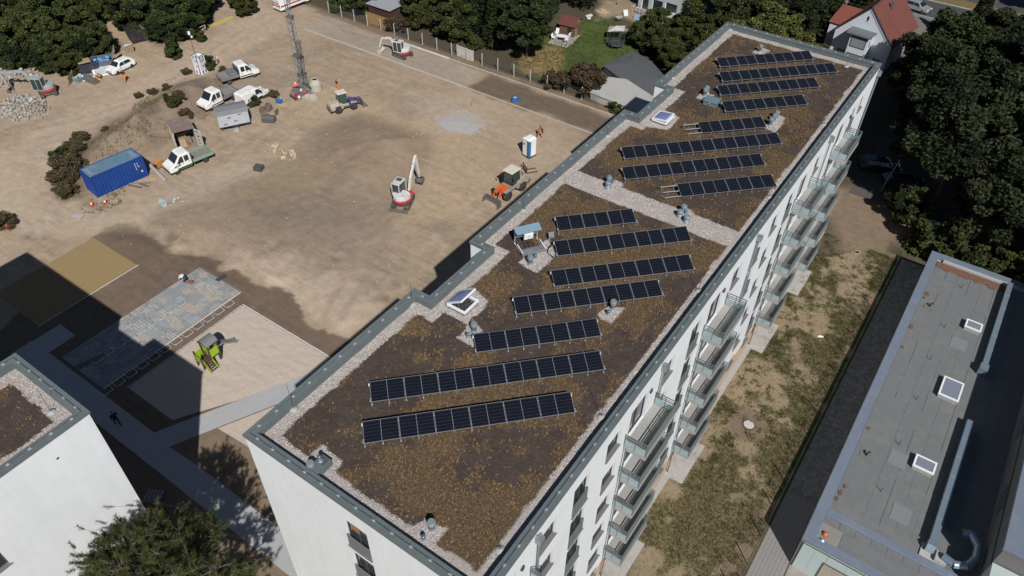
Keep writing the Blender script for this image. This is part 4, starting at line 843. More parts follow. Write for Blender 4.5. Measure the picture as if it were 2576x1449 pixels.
def panes(r,name,quad,hw,off,mat):
    for sd_ in (-1,1):
        m=MB(); vs=[(x,sd_*(hw(z)+off),z) for x,z in quad]+[(x,sd_*(hw(z)-.01),z) for x,z in quad]; n=len(quad)
        ar=sum(quad[i][0]*quad[(i+1)%n][1]-quad[(i+1)%n][0]*quad[i][1] for i in range(n)); f=list(range(n)); b=list(range(2*n-1,n-1,-1)); sd=[(i,n+i,n+(i+1)%n,(i+1)%n) for i in range(n)]
        fs=[f,b]+sd
        if (ar>0)==(sd_>0): fs=[list(q)[::-1] for q in fs]
        m.add(vs,fs); m.build(name,mat,r)
def add_wheels(r,xs,y,rad_,wd,rim=RIM,dual=False):
    tm=MB().wheel(0,0,0,rad_,wd,18).mesh('tyre',TYRE)
    rm=MB(T(rx=math.pi/2)).lathe([(0,-wd*.40),(rad_*.28,-wd*.46),(rad_*.56,-wd*.30),(rad_*.58,0),(rad_*.56,wd*.30),(rad_*.28,wd*.46),(0,wd*.40)],14).mesh('rim',rim)
    for x in xs:
        for s in (-1,1):
            o=link('wheel',tm,r,T(x,s*y,rad_)); link('rim',rm,o)
def crew_cab(name,label,loc,ang,bed=WPAINT,stripe=None,headboard=True,sidec=None,group='work vans parked on the site'):
    loc=Vector(loc)-Vector((math.cos(ang),math.sin(ang),0))*.2; r=thing(name,label,'van',loc,ang,group); r.scale=(.93,.93,.95); hw=lambda z:.99 if z<1.05 else .99-.14*(z-1.05)/1.2
    # cab occupies x .15..2.95 (front), wheelbase 3.6
    prof=[(.15,.45),(2.95,.45),(3.0,.62),(2.98,.85),(2.86,1.02),(2.2,1.28),(1.45,2.12),(1.25,2.24),(.3,2.26),(.15,2.15)]
    tprism(MB(),prof,hw).build('cab',WPAINT,r,bevel=.07)
    MB().box(2.72,3.04,-.93,.93,.34,.66).build('bumper',DARKP,r,bevel=.05)
    m=MB(); 
    ws=[(2.13,1.36),(1.50,2.08)]; m.add([(2.155,-.80,1.34),(2.155,.80,1.34),(1.50,.74,2.09),(1.50,-.74,2.09)],[(0,1,2,3)],T(.03,0,.035)); m.build('windscreen',GLASS,r)
    panes(r,'front_window',[(1.95,1.32),(1.38,1.98),(1.1,1.98),(1.1,1.28)],hw,.012,GLASS); panes(r,'rear_window',[(.95,1.30),(.95,1.96),(.42,1.96),(.42,1.34)],hw,.012,GLASS)
    panes(r,'trim_strip',[(2.0,.62),(2.0,.74),(.2,.74),(.2,.62)],hw,.02,DARKP)
    for s in (-1,1):
        MB().box(2.78,2.97,s*.72-.17,s*.72+.17,.80,.98).build('headlight',LAMPW,r,bevel=.03); MB().cbox(1.72,s*1.10,1.34,.1,.16,.26).build('mirror',DARKP,r,bevel=.02)
        MB().cbox(1.25,s*1.005,1.16,.14,.03,.03).build('door_handle',DARKP,r); MB().cbox(.45,s*1.005,1.16,.14,.03,.03).build('door_handle',DARKP,r)
    if stripe is not None:
        panes(r,'stripe',[(2.1,.52),(2.1,.61),(.2,.61),(.2,.52)],hw,.022,stripe); panes(r,'logo_band',[(2.35,.95),(1.65,1.02),(1.65,1.12),(2.35,1.08)],hw,.02,stripe)
    MB().box(-2.45,.12,-.45,.45,.45,.72).build('chassis',DARKP,r)
    bc=sidec or GREYL
    MB().box(-2.5,.08,-1.05,1.05,.78,.88).build('bed_floor',M('bed_floor',(.22,.195,.17),.9,var=.2),r)
    for (nm,a) in (('side_board',(-2.5,.08,-1.08,-1.04,.78,1.18)),('side_board',(-2.5,.08,1.04,1.08,.78,1.18)),('tail_board',(-2.54,-2.5,-1.08,1.08,.78,1.16))): MB().box(*a).build(nm,bc,r)
    if headboard: MB().box(.05,.1,-1.05,1.05,.88,1.9).build('headboard',GREYM,r)
    add_wheels(r,(2.2,-1.5),.86,.34,.24)
    for s in (-1,1): MB().box(-2.55,-2.51,s*.9-.12,s*.9+.12,.6,.72).build('tail_light',LAMPR,r)
    return r
def veh(fpx,rpx,left,half,dx=0,z=None):
    a,b=G(*fpx),G(*rpx); d=(a-b); ang=math.atan2(d.y,d.x); n=Vector((-d.y,d.x,0)).normalized()
    c=(a+b)/2-(n if left else -n)*half; c.z=H(c.x,c.y) if z is None else z; return c,ang
GREENV=M('van_green',(.03,.17,.075),.5,var=.1); GREENB=M('bed_green',(.20,.33,.24),.6,var=.15,dirt=(.3,.3,.26))
c_,a_=veh((450,438),(524,407),True,.9); crew_cab('crew_cab_truck','white crew cab truck with green stripe and green flatbed sides',c_,a_,stripe=GREENV,sidec=GREENB)
c_,a_=veh((530,281),(598,248),True,.9); crew_cab('crew_cab_truck','white crew cab flatbed beside the small white van, facing the camera left',c_,a_)
c_,a_=veh((650,192),(567,217),False,.9); r=crew_cab('crew_cab_truck','white crew cab flatbed with a grey toolbox, facing right',c_,a_)
o=MB().box(-1.15,-.1,-.9,.9,.88,1.42).build('toolbox',GREYL,r,bevel=.03)
def panel_van(name,label,loc,ang,Lh,Hh,Wh,group=None,glass_side=True):
    r=thing(name,label,'van',loc,ang,group); w=Wh/2; hw=lambda z:w if z<Hh*.55 else w-.16*(z-Hh*.55)/(Hh*.45)
    prof=[(-Lh/2,.4),(Lh/2-.05,.4),(Lh/2,.6),(Lh/2-.05,Hh*.46),(Lh/2-.75,Hh*.60),(Lh/2-1.45,Hh*.95),(Lh/2-1.75,Hh),(-Lh/2+.15,Hh),(-Lh/2,Hh*.93)]
    tprism(MB(),prof,hw).build('body',WPAINT,r,bevel=.08)
    m=MB(); z0,z1=Hh*.62,Hh*.93; x0,x1=Lh/2-.80,Lh/2-1.42; m.add([(x0+.05,-w+.16,z0+.04),(x0+.05,w-.16,z0+.04),(x1+.05,w-.24,z1+.03),(x1+.05,-w+.24,z1+.03)],[(0,1,2,3)]); m.build('windscreen',GLASS,r)
    panes(r,'front_window',[(Lh/2-.95,Hh*.60),(Lh/2-1.5,Hh*.90),(Lh/2-2.0,Hh*.90),(Lh/2-2.0,Hh*.58)],hw,.015,GLASS)
    for s in (-1,1): MB().box(Lh/2-.22,Lh/2-.01,s*w*.7-.15,s*w*.7+.15,.72,.9).build('headlight',LAMPW,r,bevel=.03); MB().box(-Lh/2-.02,-Lh/2+.02,s*w*.85-.06,s*w*.85+.06,.8,1.3).build('tail_light',LAMPR,r); MB().cbox(Lh/2-1.25,s*(w+.08),Hh*.62,.1,.14,.2).build('mirror',DARKP,r)
    MB().box(Lh/2-.2,Lh/2+.05,-w*.92,w*.92,.3,.6).build('bumper',DARKP,r,bevel=.04); panes(r,'trim_strip',[(Lh/2-1.1,.45),(Lh/2-1.1,.58),(-Lh/2+.8,.58),(-Lh/2+.8,.45)],hw,.02,DARKP)
    add_wheels(r,(Lh/2-.85,-Lh/2+.95),w-.14,.32,.22); return r,hw
c_,a_=veh((669,246),(626,269),False,.8); panel_van('delivery_van','small white panel van parked between flatbed and grey site wagon',c_,a_,4.1,1.75,1.72,'work vans parked on the site')
# lettered service van at the top edge
a=G(719,26); b=G(776,4); d=(b-a); ang=math.atan2(d.y,d.x); n=Vector((-d.y,d.x,0)).normalized(); c_=a+d.normalized()*2.9+n*1.0+Vector((.5,-1.3,0)); c_.z=H(c_.x,c_.y)
r,hw=panel_van('service_van','white service van with red band and Service lettering at the top edge',c_,ang,5.8,2.5,2.0)
REDB=M('red_band',(.36,.035,.05),.5); panes(r,'red_band',[(1.6,.95),(1.6,1.12),(-2.8,1.12),(-2.8,.95)],hw,.03,REDB); MB().box(-2.935,-2.905,-.9,.9,.95,1.12).build('red_band',REDB,r)
INK=M('black_ink',(.02,.02,.022),.6)
def text(s,size,mat,parent,M_,name='lettering',ext=.004):
    cu=bpy.data.curves.new(name,'FONT'); cu.body=s; cu.size=size; cu.extrude=ext; cu.align_x='CENTER'; o=bpy.data.objects.new(name,cu); COL.objects.link(o)
    dg=bpy.context.evaluated_depsgraph_get(); me=bpy.data.meshes.new_from_object(o.evaluated_get(dg)); bpy.data.objects.remove(o); me.materials.clear(); me.materials.append(mat); return link(name,me,parent,M_)
text('Service',.62,INK,r,T(-.6,-1.02,1.32,0,math.pi/2)); text('Service',.5,INK,r,T(-2.94,0,1.3,-math.pi/2,math.pi/2))
# hatchback and other cars
def car(name,label,loc,ang,paint,group=None,L_=4.2,Wd=1.78,Hh=1.46,plate=None):
    r=thing(name,label,'car',loc,ang,group); w=Wd/2; hw=lambda z:w if z<.85 else w-.30*(z-.85)/(Hh-.85); h=L_/2
    prof=[(-h+.05,.30),(h-.1,.28),(h,.45),(h-.04,.66),(h-.28,.80),(h-1.05,.95),(h-1.75,Hh-.06),(h-2.05,Hh),(-h+.75,Hh-.02),(-h+.35,Hh-.12),(-h+.02,.98),(-h,.55)]
    tprism(MB(),prof,hw).build('body',paint,r,bevel=.09)
    x0,x1=h-1.12,h-1.70; m=MB().add([(x0+.03,-w+.14,.97),(x0+.03,w-.14,.97),(x1+.03,w-.30,Hh-.07),(x1+.03,-w+.30,Hh-.07)],[(0,1,2,3)],T(.03,0,.03)); m.build('windscreen',GLASS,r)
    panes(r,'front_window',[(h-1.35,.97),(h-1.85,Hh-.13),(h-2.35,Hh-.11),(h-2.35,.97)],hw,.02,GLASS); panes(r,'rear_window',[(h-2.43,.97),(h-2.43,Hh-.11),(-h+.85,Hh-.14),(-h+.62,1.0)],hw,.02,GLASS)
    m=MB().add([(-h+.02,w-.2,1.02),(-h+.02,-w+.2,1.02),(-h+.32,-w+.32,Hh-.14),(-h+.32,w-.32,Hh-.14)],[(0,1,2,3)],T(-.035,0,.01)); m.build('rear_screen',GLASS,r)
    for s in (-1,1): MB().box(h-.30,h-.03,s*.62-.16,s*.62+.16,.60,.74).build('headlight',LAMPW,r,bevel=.03); MB().box(-h-.01,-h+.12,s*.66-.12,s*.66+.12,.78,.94).build('tail_light',LAMPR,r); MB().cbox(h-1.45,s*(w+.05),1.0,.16,.16,.12).build('mirror',paint,r,bevel=.03)
    MB().box(h-.14,h+.012,-.55,.55,.34,.46).build('grille',DARKP,r); MB().box(h-.06,h+.008,-.5,.5,.60,.66).build('grille',DARKP,r)
    add_wheels(r,(h-.85,-h+.78),w-.1,.31,.21,HUB); return r
c_,a_=veh((296,189),(334,170),True,.75); car('hatchback_car','white hatchback parked beside the waste skips',c_,a_,WPAINT).scale=(.88,.9,.97)
CARG=M('car_green',(.012,.10,.085),.25,var=.05,coat=.6); CARD=M('car_dark',(.012,.016,.03),.2,var=.05,coat=.7); CARS=M('car_silver',(.45,.47,.5),.25,metal=.5,var=.05,coat=.6)
c_=G(2500,60); car('parked_car','dark green car on the street behind the lamp post',c_,rad(-10),CARG,'cars on the street',4.4)
c_=G(2302,25); car('parked_car','silver car passing behind the red roofed house',c_,rad(-12),CARS,'cars on the street',4.4)
car('parked_car','dark car in the tree shade beyond the balconies, nearest the wall',(15.9,72.5,0),rad(20),CARD,'cars parked under the trees',4.5)
car('parked_car','dark blue car in the tree shade beside the leaning pole',(19.0,70.6,0),rad(28),M('car_navy',(.02,.03,.06),.2,coat=.7),'cars parked under the trees',4.5)
car('parked_car','dark car half hidden under trees at the top left corner',G(520,10),rad(70),CARD,None,4.4)
# ---------------------------------------------------------------- excavators
EXW=M('excavator_white',(.60,.61,.60),.5,var=.08,dirt=(.42,.38,.33),dscale=1.3); TRK=M('track_rubber',(.06,.058,.055),.9,var=.2,dirt=(.20,.17,.135),dscale=3)
def stadium(L_,r_,n=8):
    p=[]
    for i in range(n+1): t=-math.pi/2+math.pi*i/n; p.append((L_/2-r_+r_*math.cos(t),r_+r_*math.sin(t)))
    for i in range(n+1): t=math.pi/2+math.pi*i/n; p.append((-L_/2+r_+r_*math.cos(t),r_+r_*math.sin(t)))
    return p
def limb(mb,a,b,w0,w1,y,t):
    """flat tapered beam in the x-z plane from a to b"""
    a=Vector((a[0],0,a[1])); b=Vector((b[0],0,b[1])); d=(b-a).normalized(); n=Vector((-d.z,0,d.x))
    pr=[a+n*w0/2,a-n*w0/2,b-n*w1/2,b+n*w1/2]; mb.side([(p.x,p.z) for p in pr],y-t/2,y+t/2); return mb
def excavator(label,loc,ang_t,ang_u,boom,bucket,blade=True,s=1.0,glassroof=True,fallbucket=0,EXW=EXW):
    """ang_t track heading, ang_u upper body heading; boom = joint points (x,z) in the upper frame"""
    r=thing('excavator',label,'excavator',loc,ang_u,'tracked excavators on the site'); r.scale=(s,s,s); R_=T(rz=ang_t-ang_u)
    for sd_ in (-1,1):
        o=MB(R_).side(stadium(2.5,.30),sd_*.75-.2,sd_*.75+.2).build('track',TRK,r); m=MB(R_)
        pr=stadium(2.54,.32,5)
        for i in range(22):
            x=-1.1+i*.105; m.box(x,x+.05,sd_*.75-.2,sd_*.75+.2,.60,.625)
        m.build('track_lugs',TRK,o); MB(R_).side(stadium(2.0,.17),sd_*.97,sd_*.985).build('roller_frame',STEELD,o)
    MB(R_).box(-.8,.8,-.56,.56,.22,.5).build('undercarriage',STEELD,r); MB().lathe([(.5,.5),(.5,.64)],18).build('slew_ring',DARKP,r)
    if blade: o=MB(R_).box(-1.72,-1.62,-1.0,1.0,.02,.42).build('dozer_blade',STEELD,r); MB(R_).box(-1.65,-.7,-.5,-.38,.16,.28).build('blade_arm',STEELD,o); MB(R_).box(-1.65,-.7,.38,.5,.16,.28).build('blade_arm',STEELD,o)
    # upper body: rounded counterweight
    bp=[(-1.15*math.cos(t) if math.cos(t)>0 else -1.0*math.cos(t),.98*math.sin(t)) for t in np.arange(0,2*math.pi,math.pi/10)]
    MB().prism(bp,.62,.92).build('counterweight',RED,r,bevel=.05); MB().prism([(x*.97 if x<0 else x*.5,y*.96) for x,y in bp],.925,1.45).build('engine_hood',EXW,r,bevel=.07)
    MB().box(-.95,-.2,-.55,-.50,1.0,1.05).build('vent_grille',DARKP,r); MB().box(.2,1.0,-.95,-.05,.93,1.0).build('cab_floor',RED,r)
    # cab on the left side (y>0 is left)
    cw=(.12,.98); m=MB()
    for x,y in ((-.35,cw[0]),(-.35,cw[1]),(.95,cw[0]),(.95,cw[1]),(.3,cw[1])): m.box(x-.035,x+.035,y-.035,y+.035,1.0,2.45)
    m.box(-.38,.98,cw[0]-.03,cw[1]+.03,2.42,2.52).box(-.38,.98,cw[0]-.03,cw[1]+.03,.95,1.05); o=m.build('cab_frame',EXW,r)
    MB().box(-.33,.93,cw[0]-.01,cw[1]+.01,1.05,2.42).build('cab_glass',M('cab_glass',(.035,.05,.055),.1,spec=.7),r); MB().box(-.36,.96,cw[0],cw[1],2.52,2.56).build('cab_roof',EXW,r,bevel=.02)
    if glassroof: MB().box(.25,.8,cw[0]+.12,cw[1]-.12,2.56,2.575).build('roof_hatch',GREYM,r)
    MB().box(.9,1.25,-.45,.05,.75,1.1).build('boom_mount',RED,r,bevel=.03)
    y=-.2; m=MB(); ws=[.34,.30,.24,.16]
    for i in range(len(boom)-1): 
        o=limb(MB(),boom[i],boom[i+1],[.30,.34,.26,.2][min(i,3)],[.34,.26,.18,.16][min(i,3)],y,.22).build('boom' if i<len(boom)-2 else 'dipper_arm',EXW,r,bevel=.02)
    def cyl(a,b): MB().tube((a[0],y,a[1]),(a[0]*.45+b[0]*.55,y,a[1]*.45+b[1]*.55),.06,8).tube((a[0],y,a[1]),(b[0],y,b[1]),.032,6).build('ram',STEELD,r)
    j=boom; cyl((j[0][0]+.15,j[0][1]-.1),(j[1][0]*.7+j[2][0]*.3,j[1][1]*.7+j[2][1]*.3-.12)); e=Vector((j[-2][0],j[-2][1])); cyl((j[-3][0]*.5+e.x*.5,j[-3][1]*.5+e.y*.5+.28),(e.x*.85+j[-1][0]*.15+.02,e.y*.85+j[-1][1]*.15+.25))
    bx_,bz_=j[-1]; th=bucket[0]; bw=bucket[1]; MBk=T(bx_,y,bz_)@Matrix.Rotation(th,4,'Y')
    bk=MB(MBk); pr=[(0,0),(.35,.02),(.52,-.18),(.55,-.45),(.42,-.62),(.1,-.70)]; inner=[(.12,-.62),(.36,-.55),(.46,-.42),(.43,-.2),(.30,-.07),(.06,-.06)]
    bk.side(pr+inner,-bw/2,bw/2); bk.side(pr,-bw/2-.03,-bw/2); bk.side(pr,bw/2,bw/2+.03); bk.build('bucket',STEELD if not fallbucket else M('pale_steel',(.45,.42,.37),.6,var=.15),r)
    return r
excavator('white and red excavator in the middle of the site, arm raised',Vector((-23.3,36.2,H(-23.3,36.2))),rad(114),rad(101),[(1.1,1.0),(1.5,2.3),(2.9,4.3),(3.3,1.4)],(rad(20),.75),s=1.0)
excavator('compact white and red excavator by the fence with grading bucket down',Vector((-45.6,61.9,0)),rad(178),rad(196),[(1.1,1.0),(1.9,2.35),(3.2,2.15),(3.75,.62)],(rad(70),1.5),blade=False,s=.95,fallbucket=1)
pl=P(122,236); excavator('grey and red excavator at the rubble heap on the left edge',Vector((pl.x,pl.y,pl.z)),rad(160),rad(212),[(1.1,1.0),(2.3,2.9),(5.2,2.6),(4.9,.55)],(rad(35),.8),blade=False,s=1.0,glassroof=False,EXW=M('excavator_grey',(.34,.36,.37),.6,var=.12,dirt=(.28,.25,.22),dscale=1.3))
# ---------------------------------------------------------------- wheel loaders
def loader(label,loc,ang,paint,cabroof,arm_up=0,bucket_ang=0,body=None):
    r=thing('wheel_loader',label,'wheel loader',loc,ang,'wheel loaders on the site'); body=body or paint
    tprism(MB(),[(-2.35,.55),(-.4,.55),(-.4,1.25),(-.9,1.62),(-2.2,1.55),(-2.42,1.3)],lambda z:.78 if z<1.3 else .78-.25*(z-1.3)/.3).build('engine_hood',body,r,bevel=.08)
    MB().box(-2.5,-2.2,-.85,.85,.5,.95).build('counterweight',STEELD,r,bevel=.06); MB().box(-.5,.75,-.45,.45,.5,.9).build('frame',STEELD,r)
    m=MB(); cx0,cx1=-.95,.35
    for x,y in ((cx0,-.62),(cx0,.62),(cx1,-.62),(cx1,.62)): m.tube((x,y,1.15),(x*.86-.02,y*.86,2.75),.045,6)
    m.build('cab_frame',DARKP,r); m=MB(); a=[(cx0,-.6,1.2),(cx1,-.6,1.2),(cx1,.6,1.2),(cx0,.6,1.2)]; b=[(x*.86-.02,y*.86,2.72) for x,y,z in a]; m.loft([a,b],sm=False); m.build('cab_glass',M('cab_glass_green',(.045,.075,.065),.12,spec=.7),r)
    MB().box(cx0-.1,cx1+.12,-.66,.66,2.74,2.88).build('cab_roof',cabroof,r,bevel=.06); MB().box(cx0,cx1+.15,-.7,.7,.85,1.2).build('cab_base',body,r,bevel=.04)
    MB().box(.7,1.45,-.38,.38,.55,1.35).build('front_frame',paint,r,bevel=.04)
    zt=1.35; tip=(2.6,.45+arm_up)
    for s in (-1,1):
        m=MB(); limb(m,(.95,zt+.1),(1.9,1.15+arm_up*.6),.26,.28,s*.36,.1); limb(m,(1.85,1.2+arm_up*.6),tip,.28,.2,s*.36,.1); m.build('lift_arm',paint,r); MB().tube((1.0,s*.2,.8),(1.8,s*.2,1.05+arm_up*.6),.06,8).build('ram',STEELD,r)
        MB().box(-1.75,-.65,s*.72-.22,s*.72+.22,1.18,1.24).build('fender',body,r,bevel=.03); MB().box(.75,1.75,s*.72-.22,s*.72+.22,1.16,1.21).build('fender',body,r,bevel=.03)
    limb(MB(),(1.2,zt+.15),(2.35,1.25+arm_up*.5),.2,.2,0,.14).build('tilt_lever',paint,r)
    MBk=T(tip[0],0,tip[1])@Matrix.Rotation(bucket_ang,4,'Y'); pr=[(.0,.55),(.0,-.2),(.1,-.36),(.95,-.42),(.95,-.38),(.16,-.30),(.06,-.16),(.05,.55)]
    bk=MB(MBk); bk.side(pr,-1.0,1.0); bp=[(.0,.55),(.0,-.2),(.1,-.36),(.95,-.42),(.35,.35)]; bk.side(bp,-1.03,-1.0); bk.side(bp,1.0,1.03)
    o=bk.build('bucket',STEELD,r); m=MB(MBk)
    for i in range(7): m.box(.93,1.08,-.95+i*.3,-.85+i*.3,-.43,-.39)
    m.build('bucket_teeth',STEELD,o)
    tm=MB().wheel(0,0,0,.56,.42,20).mesh('tyre',TYRE); rm=MB(T(rx=math.pi/2)).lathe([(0,-.17),(.2,-.2),(.3,-.12),(.31,0),(.3,.12),(.2,.2),(0,.17)],14).mesh('rim',M('dusty_rim',(.33,.29,.24),.8,var=.15))
    for x in (-1.2,1.22):
        for s in (-1,1): o=link('wheel',tm,r,T(x,s*.74,.56)); link('rim',rm,o)
    MB().tube((-1.6,.4,1.55),(-1.6,.4,2.0),.04,6).build('exhaust',STEELD,r)
    for s in (-1,1): MB().cbox(.45,s*.85,2.2,.06,.2,.3).build('mirror',DARKP,r)
    return r
DUSTY=M('dusty_body',(.40,.35,.28),.8,var=.15); IVORY=M('ivory_roof',(.60,.56,.46),.7,var=.06); DBLUE=M('loader_blue',(.045,.05,.22),.5,var=.2,dirt=(.3,.26,.22),dscale=1.5)
c_,a_=veh((890,276),(860,286),False,.74); loader('dusty blue wheel loader pushing sand, driver side towards the camera',c_,rad(66),DBLUE,IVORY,0,rad(4),DUSTY).scale=(.82,.82,.86)
c_,a_=veh((1281,502),(1311,479),True,.74); loader('orange wheel loader with wide bucket beside the building',c_,rad(-95),ORANGE,IVORY,-.1,rad(8),M('dusty_orange_body',(.30,.27,.22),.7,var=.2,dirt=(.45,.12,.05)))
# ================================================================ SITE CLUTTER
def rockmesh(seed,mat,n=1):
    bm=bmesh.new(); bmesh.ops.create_icosphere(bm,subdivisions=1,radius=1); rg=random.Random(seed)
    for v in bm.verts: v.co*=rg.uniform(.62,1.15); v.co.z*=.8
    me=bpy.data.meshes.new('stone'); bm.to_mesh(me); bm.free(); me.materials.append(mat); return me
def heap(name,label,cat,loc,n,rx,ry,hz,smin,smax,mats,mound=None,group=None,seed=1,part='stone'):
    r=thing(name,label,cat,loc,0,group); rg=random.Random(seed); ms=[rockmesh(seed*31+i,random.Random(i).choice(mats)) for i in range(7)]
    if mound is not None:
        m=MB(); N=14; R_=6; vs=[(0,0,hz*.8)]; fs=[]
        for k in range(1,R_+1):
            for i in range(N):
                t=6.283*i/N; q=k/R_; vs.append((rx*q*math.cos(t),ry*q*math.sin(t),hz*.8*(1-q)**.8*rg.uniform(.8,1.1)-.05))
        for i in range(N): fs.append((0,1+i,1+(i+1)%N))
        for k in range(R_-1):
            for i in range(N): a=1+k*N+i; b=1+k*N+(i+1)%N; fs.append((a,a+N,b+N,b))
        m.add(vs,fs,None,True).build('core',mound,r)
    for i in range(n):
        t=rg.uniform(0,6.283); q=math.sqrt(rg.random()); s=rg.uniform(smin,smax)*(1 if rg.random()>.12 else 1.6)
        z=hz*(1-q)**.8*.85+s*.25; o=link(part,rg.choice(ms),r); o.location=(rx*q*math.cos(t)*1.05,ry*q*math.sin(t)*1.05,z); o.rotation_euler=(rg.uniform(0,6),rg.uniform(0,6),rg.uniform(0,6)); o.scale=(s*rg.uniform(.8,1.3),s,s*rg.uniform(.6,1))
    return r
RUB=[M('rubble_grey',(.33,.315,.29),.9,var=.15,nscale=2),M('rubble_pale',(.42,.40,.365),.9,var=.12,nscale=2),M('rubble_brown',(.30,.25,.20),.9,var=.2,nscale=2)]
heap('rubble_heap','heap of broken grey concrete below the left excavator','rubble',P(58,274),298,3.9,2.5,.95,.09,.26,RUB,RUB[2],'rubble heaps',3)
heap('rubble_heap','rubble heap behind the left excavator at the wood edge','rubble',P(10,180),290,5.0,4.0,1.3,.09,.27,RUB,RUB[2],'rubble heaps',4)
heap('gravel_heap','low spread heap of pale crushed stone on the sand','gravel',P(1158,308),290,3.3,2.4,.2,.03,.065,[M('chippings',(.42,.40,.39),.9,var=.1)],M('chipping_bed',(.38,.36,.345),.95,var=.12,nscale=9,bump=.5,bscale=20),None,8)
heap('stone_clumps','pale broken lime clumps on the sandy bank','stones',P(712,384),34,2.6,.8,.14,.10,.36,[M('lime',(.44,.37,.28),.9,var=.12),M('ochre_clump',(.38,.29,.17),.9,var=.15)],None,None,12)
# blue shipping container
a=G(246,498); b=G(370,443); d=(b-a).normalized(); n=Vector((-d.y,d.x,0)); ang=math.atan2(d.y,d.x)
r=thing('shipping_container','blue corrugated shipping container on the weedy mound','container',a+Vector((0,0,H(a.x-1.2,a.y+3)*.25)),ang)
CB=M('container_blue',(.008,.05,.24),.45,var=.12,nscale=1.5,dirt=(.02,.07,.25),dscale=.9); CBR=M('container_roof',(.115,.20,.28),.55,var=.15,nscale=1.2,dirt=(.2,.25,.28),dscale=.7)
Lc,Wc,Hc=5.75,2.35,2.5
def corr(x0,x1,y,z0,z1,out,nrib):
    m=MB(); st=(x1-x0)/nrib; p=[]
    for i in range(nrib):
        x=x0+i*st; p+=[(x,0),(x+st*.35,0),(x+st*.5,-.05*out),(x+st*.85,-.05*out)]
    p.append((x1,0)); vs=[]; fs=[]
    for (x,dy) in p: vs+= [(x,y+dy,z0),(x,y+dy,z1)]
    for i in range(len(p)-1): q=(2*i,2*i+2,2*i+3,2*i+1); fs.append(q if out<0 else q[::-1])
    return m.add(vs,fs)
corr(.1,Lc-.1,.02,.14,Hc-.1,-1,16).build('side_wall',CB,r); corr(.1,Lc-.1,Wc-.02,.14,Hc-.1,1,16).build('side_wall',CB,r)
m=MB(T(0,0,0,math.pi/2)); corr(.1,Wc-.1,-.02,.14,Hc-.1,1,7); 
mm=corr(.1,Wc-.1,0,.14,Hc-.1,1,7); mm2=MB(T(.03,0,0,math.pi/2)); mm2.add(mm.v,mm.f); mm2.build('end_wall',CB,r); mm2=MB(T(Lc-.03,0,0,math.pi/2)); mm2.add(mm.v,[f[::-1] for f in mm.f]); mm2.build('end_wall',CB,r)
MB().box(.05,Lc-.05,.05,Wc-.05,Hc-.07,Hc-.02).build('roof',CBR,r); MB().box(.05,Lc-.05,.05,Wc-.05,.08,.14).build('floor',DARKP,r)
for y in (.05,Wc-.05):
    MB().box(0,Lc,y-.05,y+.05,0,.14).build('rail',CB,r); MB().box(0,Lc,y-.05,y+.05,Hc-.1,Hc).build('rail',CB,r)
    for x in (.05,Lc-.05): MB().box(x-.06,x+.06,y-.06,y+.06,0,Hc+.01).build('corner_post',CB,r)
for x in (.05,Lc-.05): MB().box(x-.05,x+.05,.1,Wc-.1,0,.14).build('rail',CB,r); MB().box(x-.05,x+.05,.1,Wc-.1,Hc-.1,Hc).build('rail',CB,r)
for x in (.5,Lc-.5): MB().box(x-.18,x+.18,Wc/2-.7,Wc/2+.7,Hc-.02,Hc-.005).build('roof_patch',M('roof_patch',(.19,.26,.32),.6),r)
INKW=M('white_ink',(.72,.74,.76),.6)
for (x,z0,z1) in ((4.75,1.2,2.1),(5.0,1.55,2.15)):
    m=MB(); 
    for k in range(int((z1-z0)/.1)): m.box(x-.03,x+.03,-.06,-.052,z0+k*.1,z0+k*.1+.06)
    m.build('marking',INKW,r)
MB().box(5.15,5.32,-.06,-.052,.75,.95).build('marking',INKW,r); MB().box(5.03,5.15,-.06,-.052,1.42,1.55).build('marking',M('tan_ink',(.55,.40,.25),.6),r)
# grey site wagon
def squiggle(mb,x,y,z,s):
    pts=[(0,0),(.10,.16),(.14,.02),(.22,.2),(.26,.02),(.34,.16),(.40,.05),(.55,.12)]
    for (p,q) in zip(pts[:-1],pts[1:]): mb.tube((x+p[0]*s,y,z+p[1]*s),(x+q[0]*s,y,z+q[1]*s),.022,4)
a=G(628,318); b=G(556,333); d=(a-b).normalized(); ang=math.atan2(d.y,d.x); Lw=(a-b).length+.2
WG=M('wagon_grey',(.42,.45,.49),.6,var=.06,nscale=1.2,dirt=(.36,.36,.36),dscale=1); WR=M('wagon_roof',(.17,.175,.19),.85,var=.1)
r=thing('site_wagon','pale grey site wagon with a dark sloped roof and scrawled marks','trailer',b,ang)
prof=[(0,.55),(0,2.1),(.3,2.4),(1.1,2.55),(1.9,2.4),(2.2,2.1),(2.2,.55)]
m=MB(Matrix(((0,1,0,0),(1,0,0,0),(0,0,1,0),(0,0,0,1)))); m.side(prof,0,Lw); m.build('body',WG,r,recalc=True)
m=MB(); rp=[(-.06,2.08),(.28,2.44),(1.1,2.60),(1.92,2.44),(2.26,2.08)]
for (p,q) in zip(rp[:-1],rp[1:]): m.add([(-.08,p[0],p[1]),(Lw+.08,p[0],p[1]),(Lw+.08,q[0],q[1]),(-.08,q[0],q[1])],[(0,1,2,3)])
m.build('roof',WR,r); MB().box(-.02,Lw+.02,-.03,0,.48,.58).build('sill_beam',DARKP,r)
for x in (.3,Lw-.3): MB().box(x-.05,x+.05,.1,2.1,.1,.55).build('support_leg',STEELD,r)
add=[(.55,.8),(1.1,1.55),(1.75,1.0),(2.35,1.75)]
for x,z in add: m=MB(); squiggle(m,x,-.02,z,.85); m.build('scrawl',INK,r)
add_wheels(r,(Lw*.55,),.9,.3,.18); 
for ch in r.children:
    if ch.name.startswith('wheel'): ch.location.y+=1.1
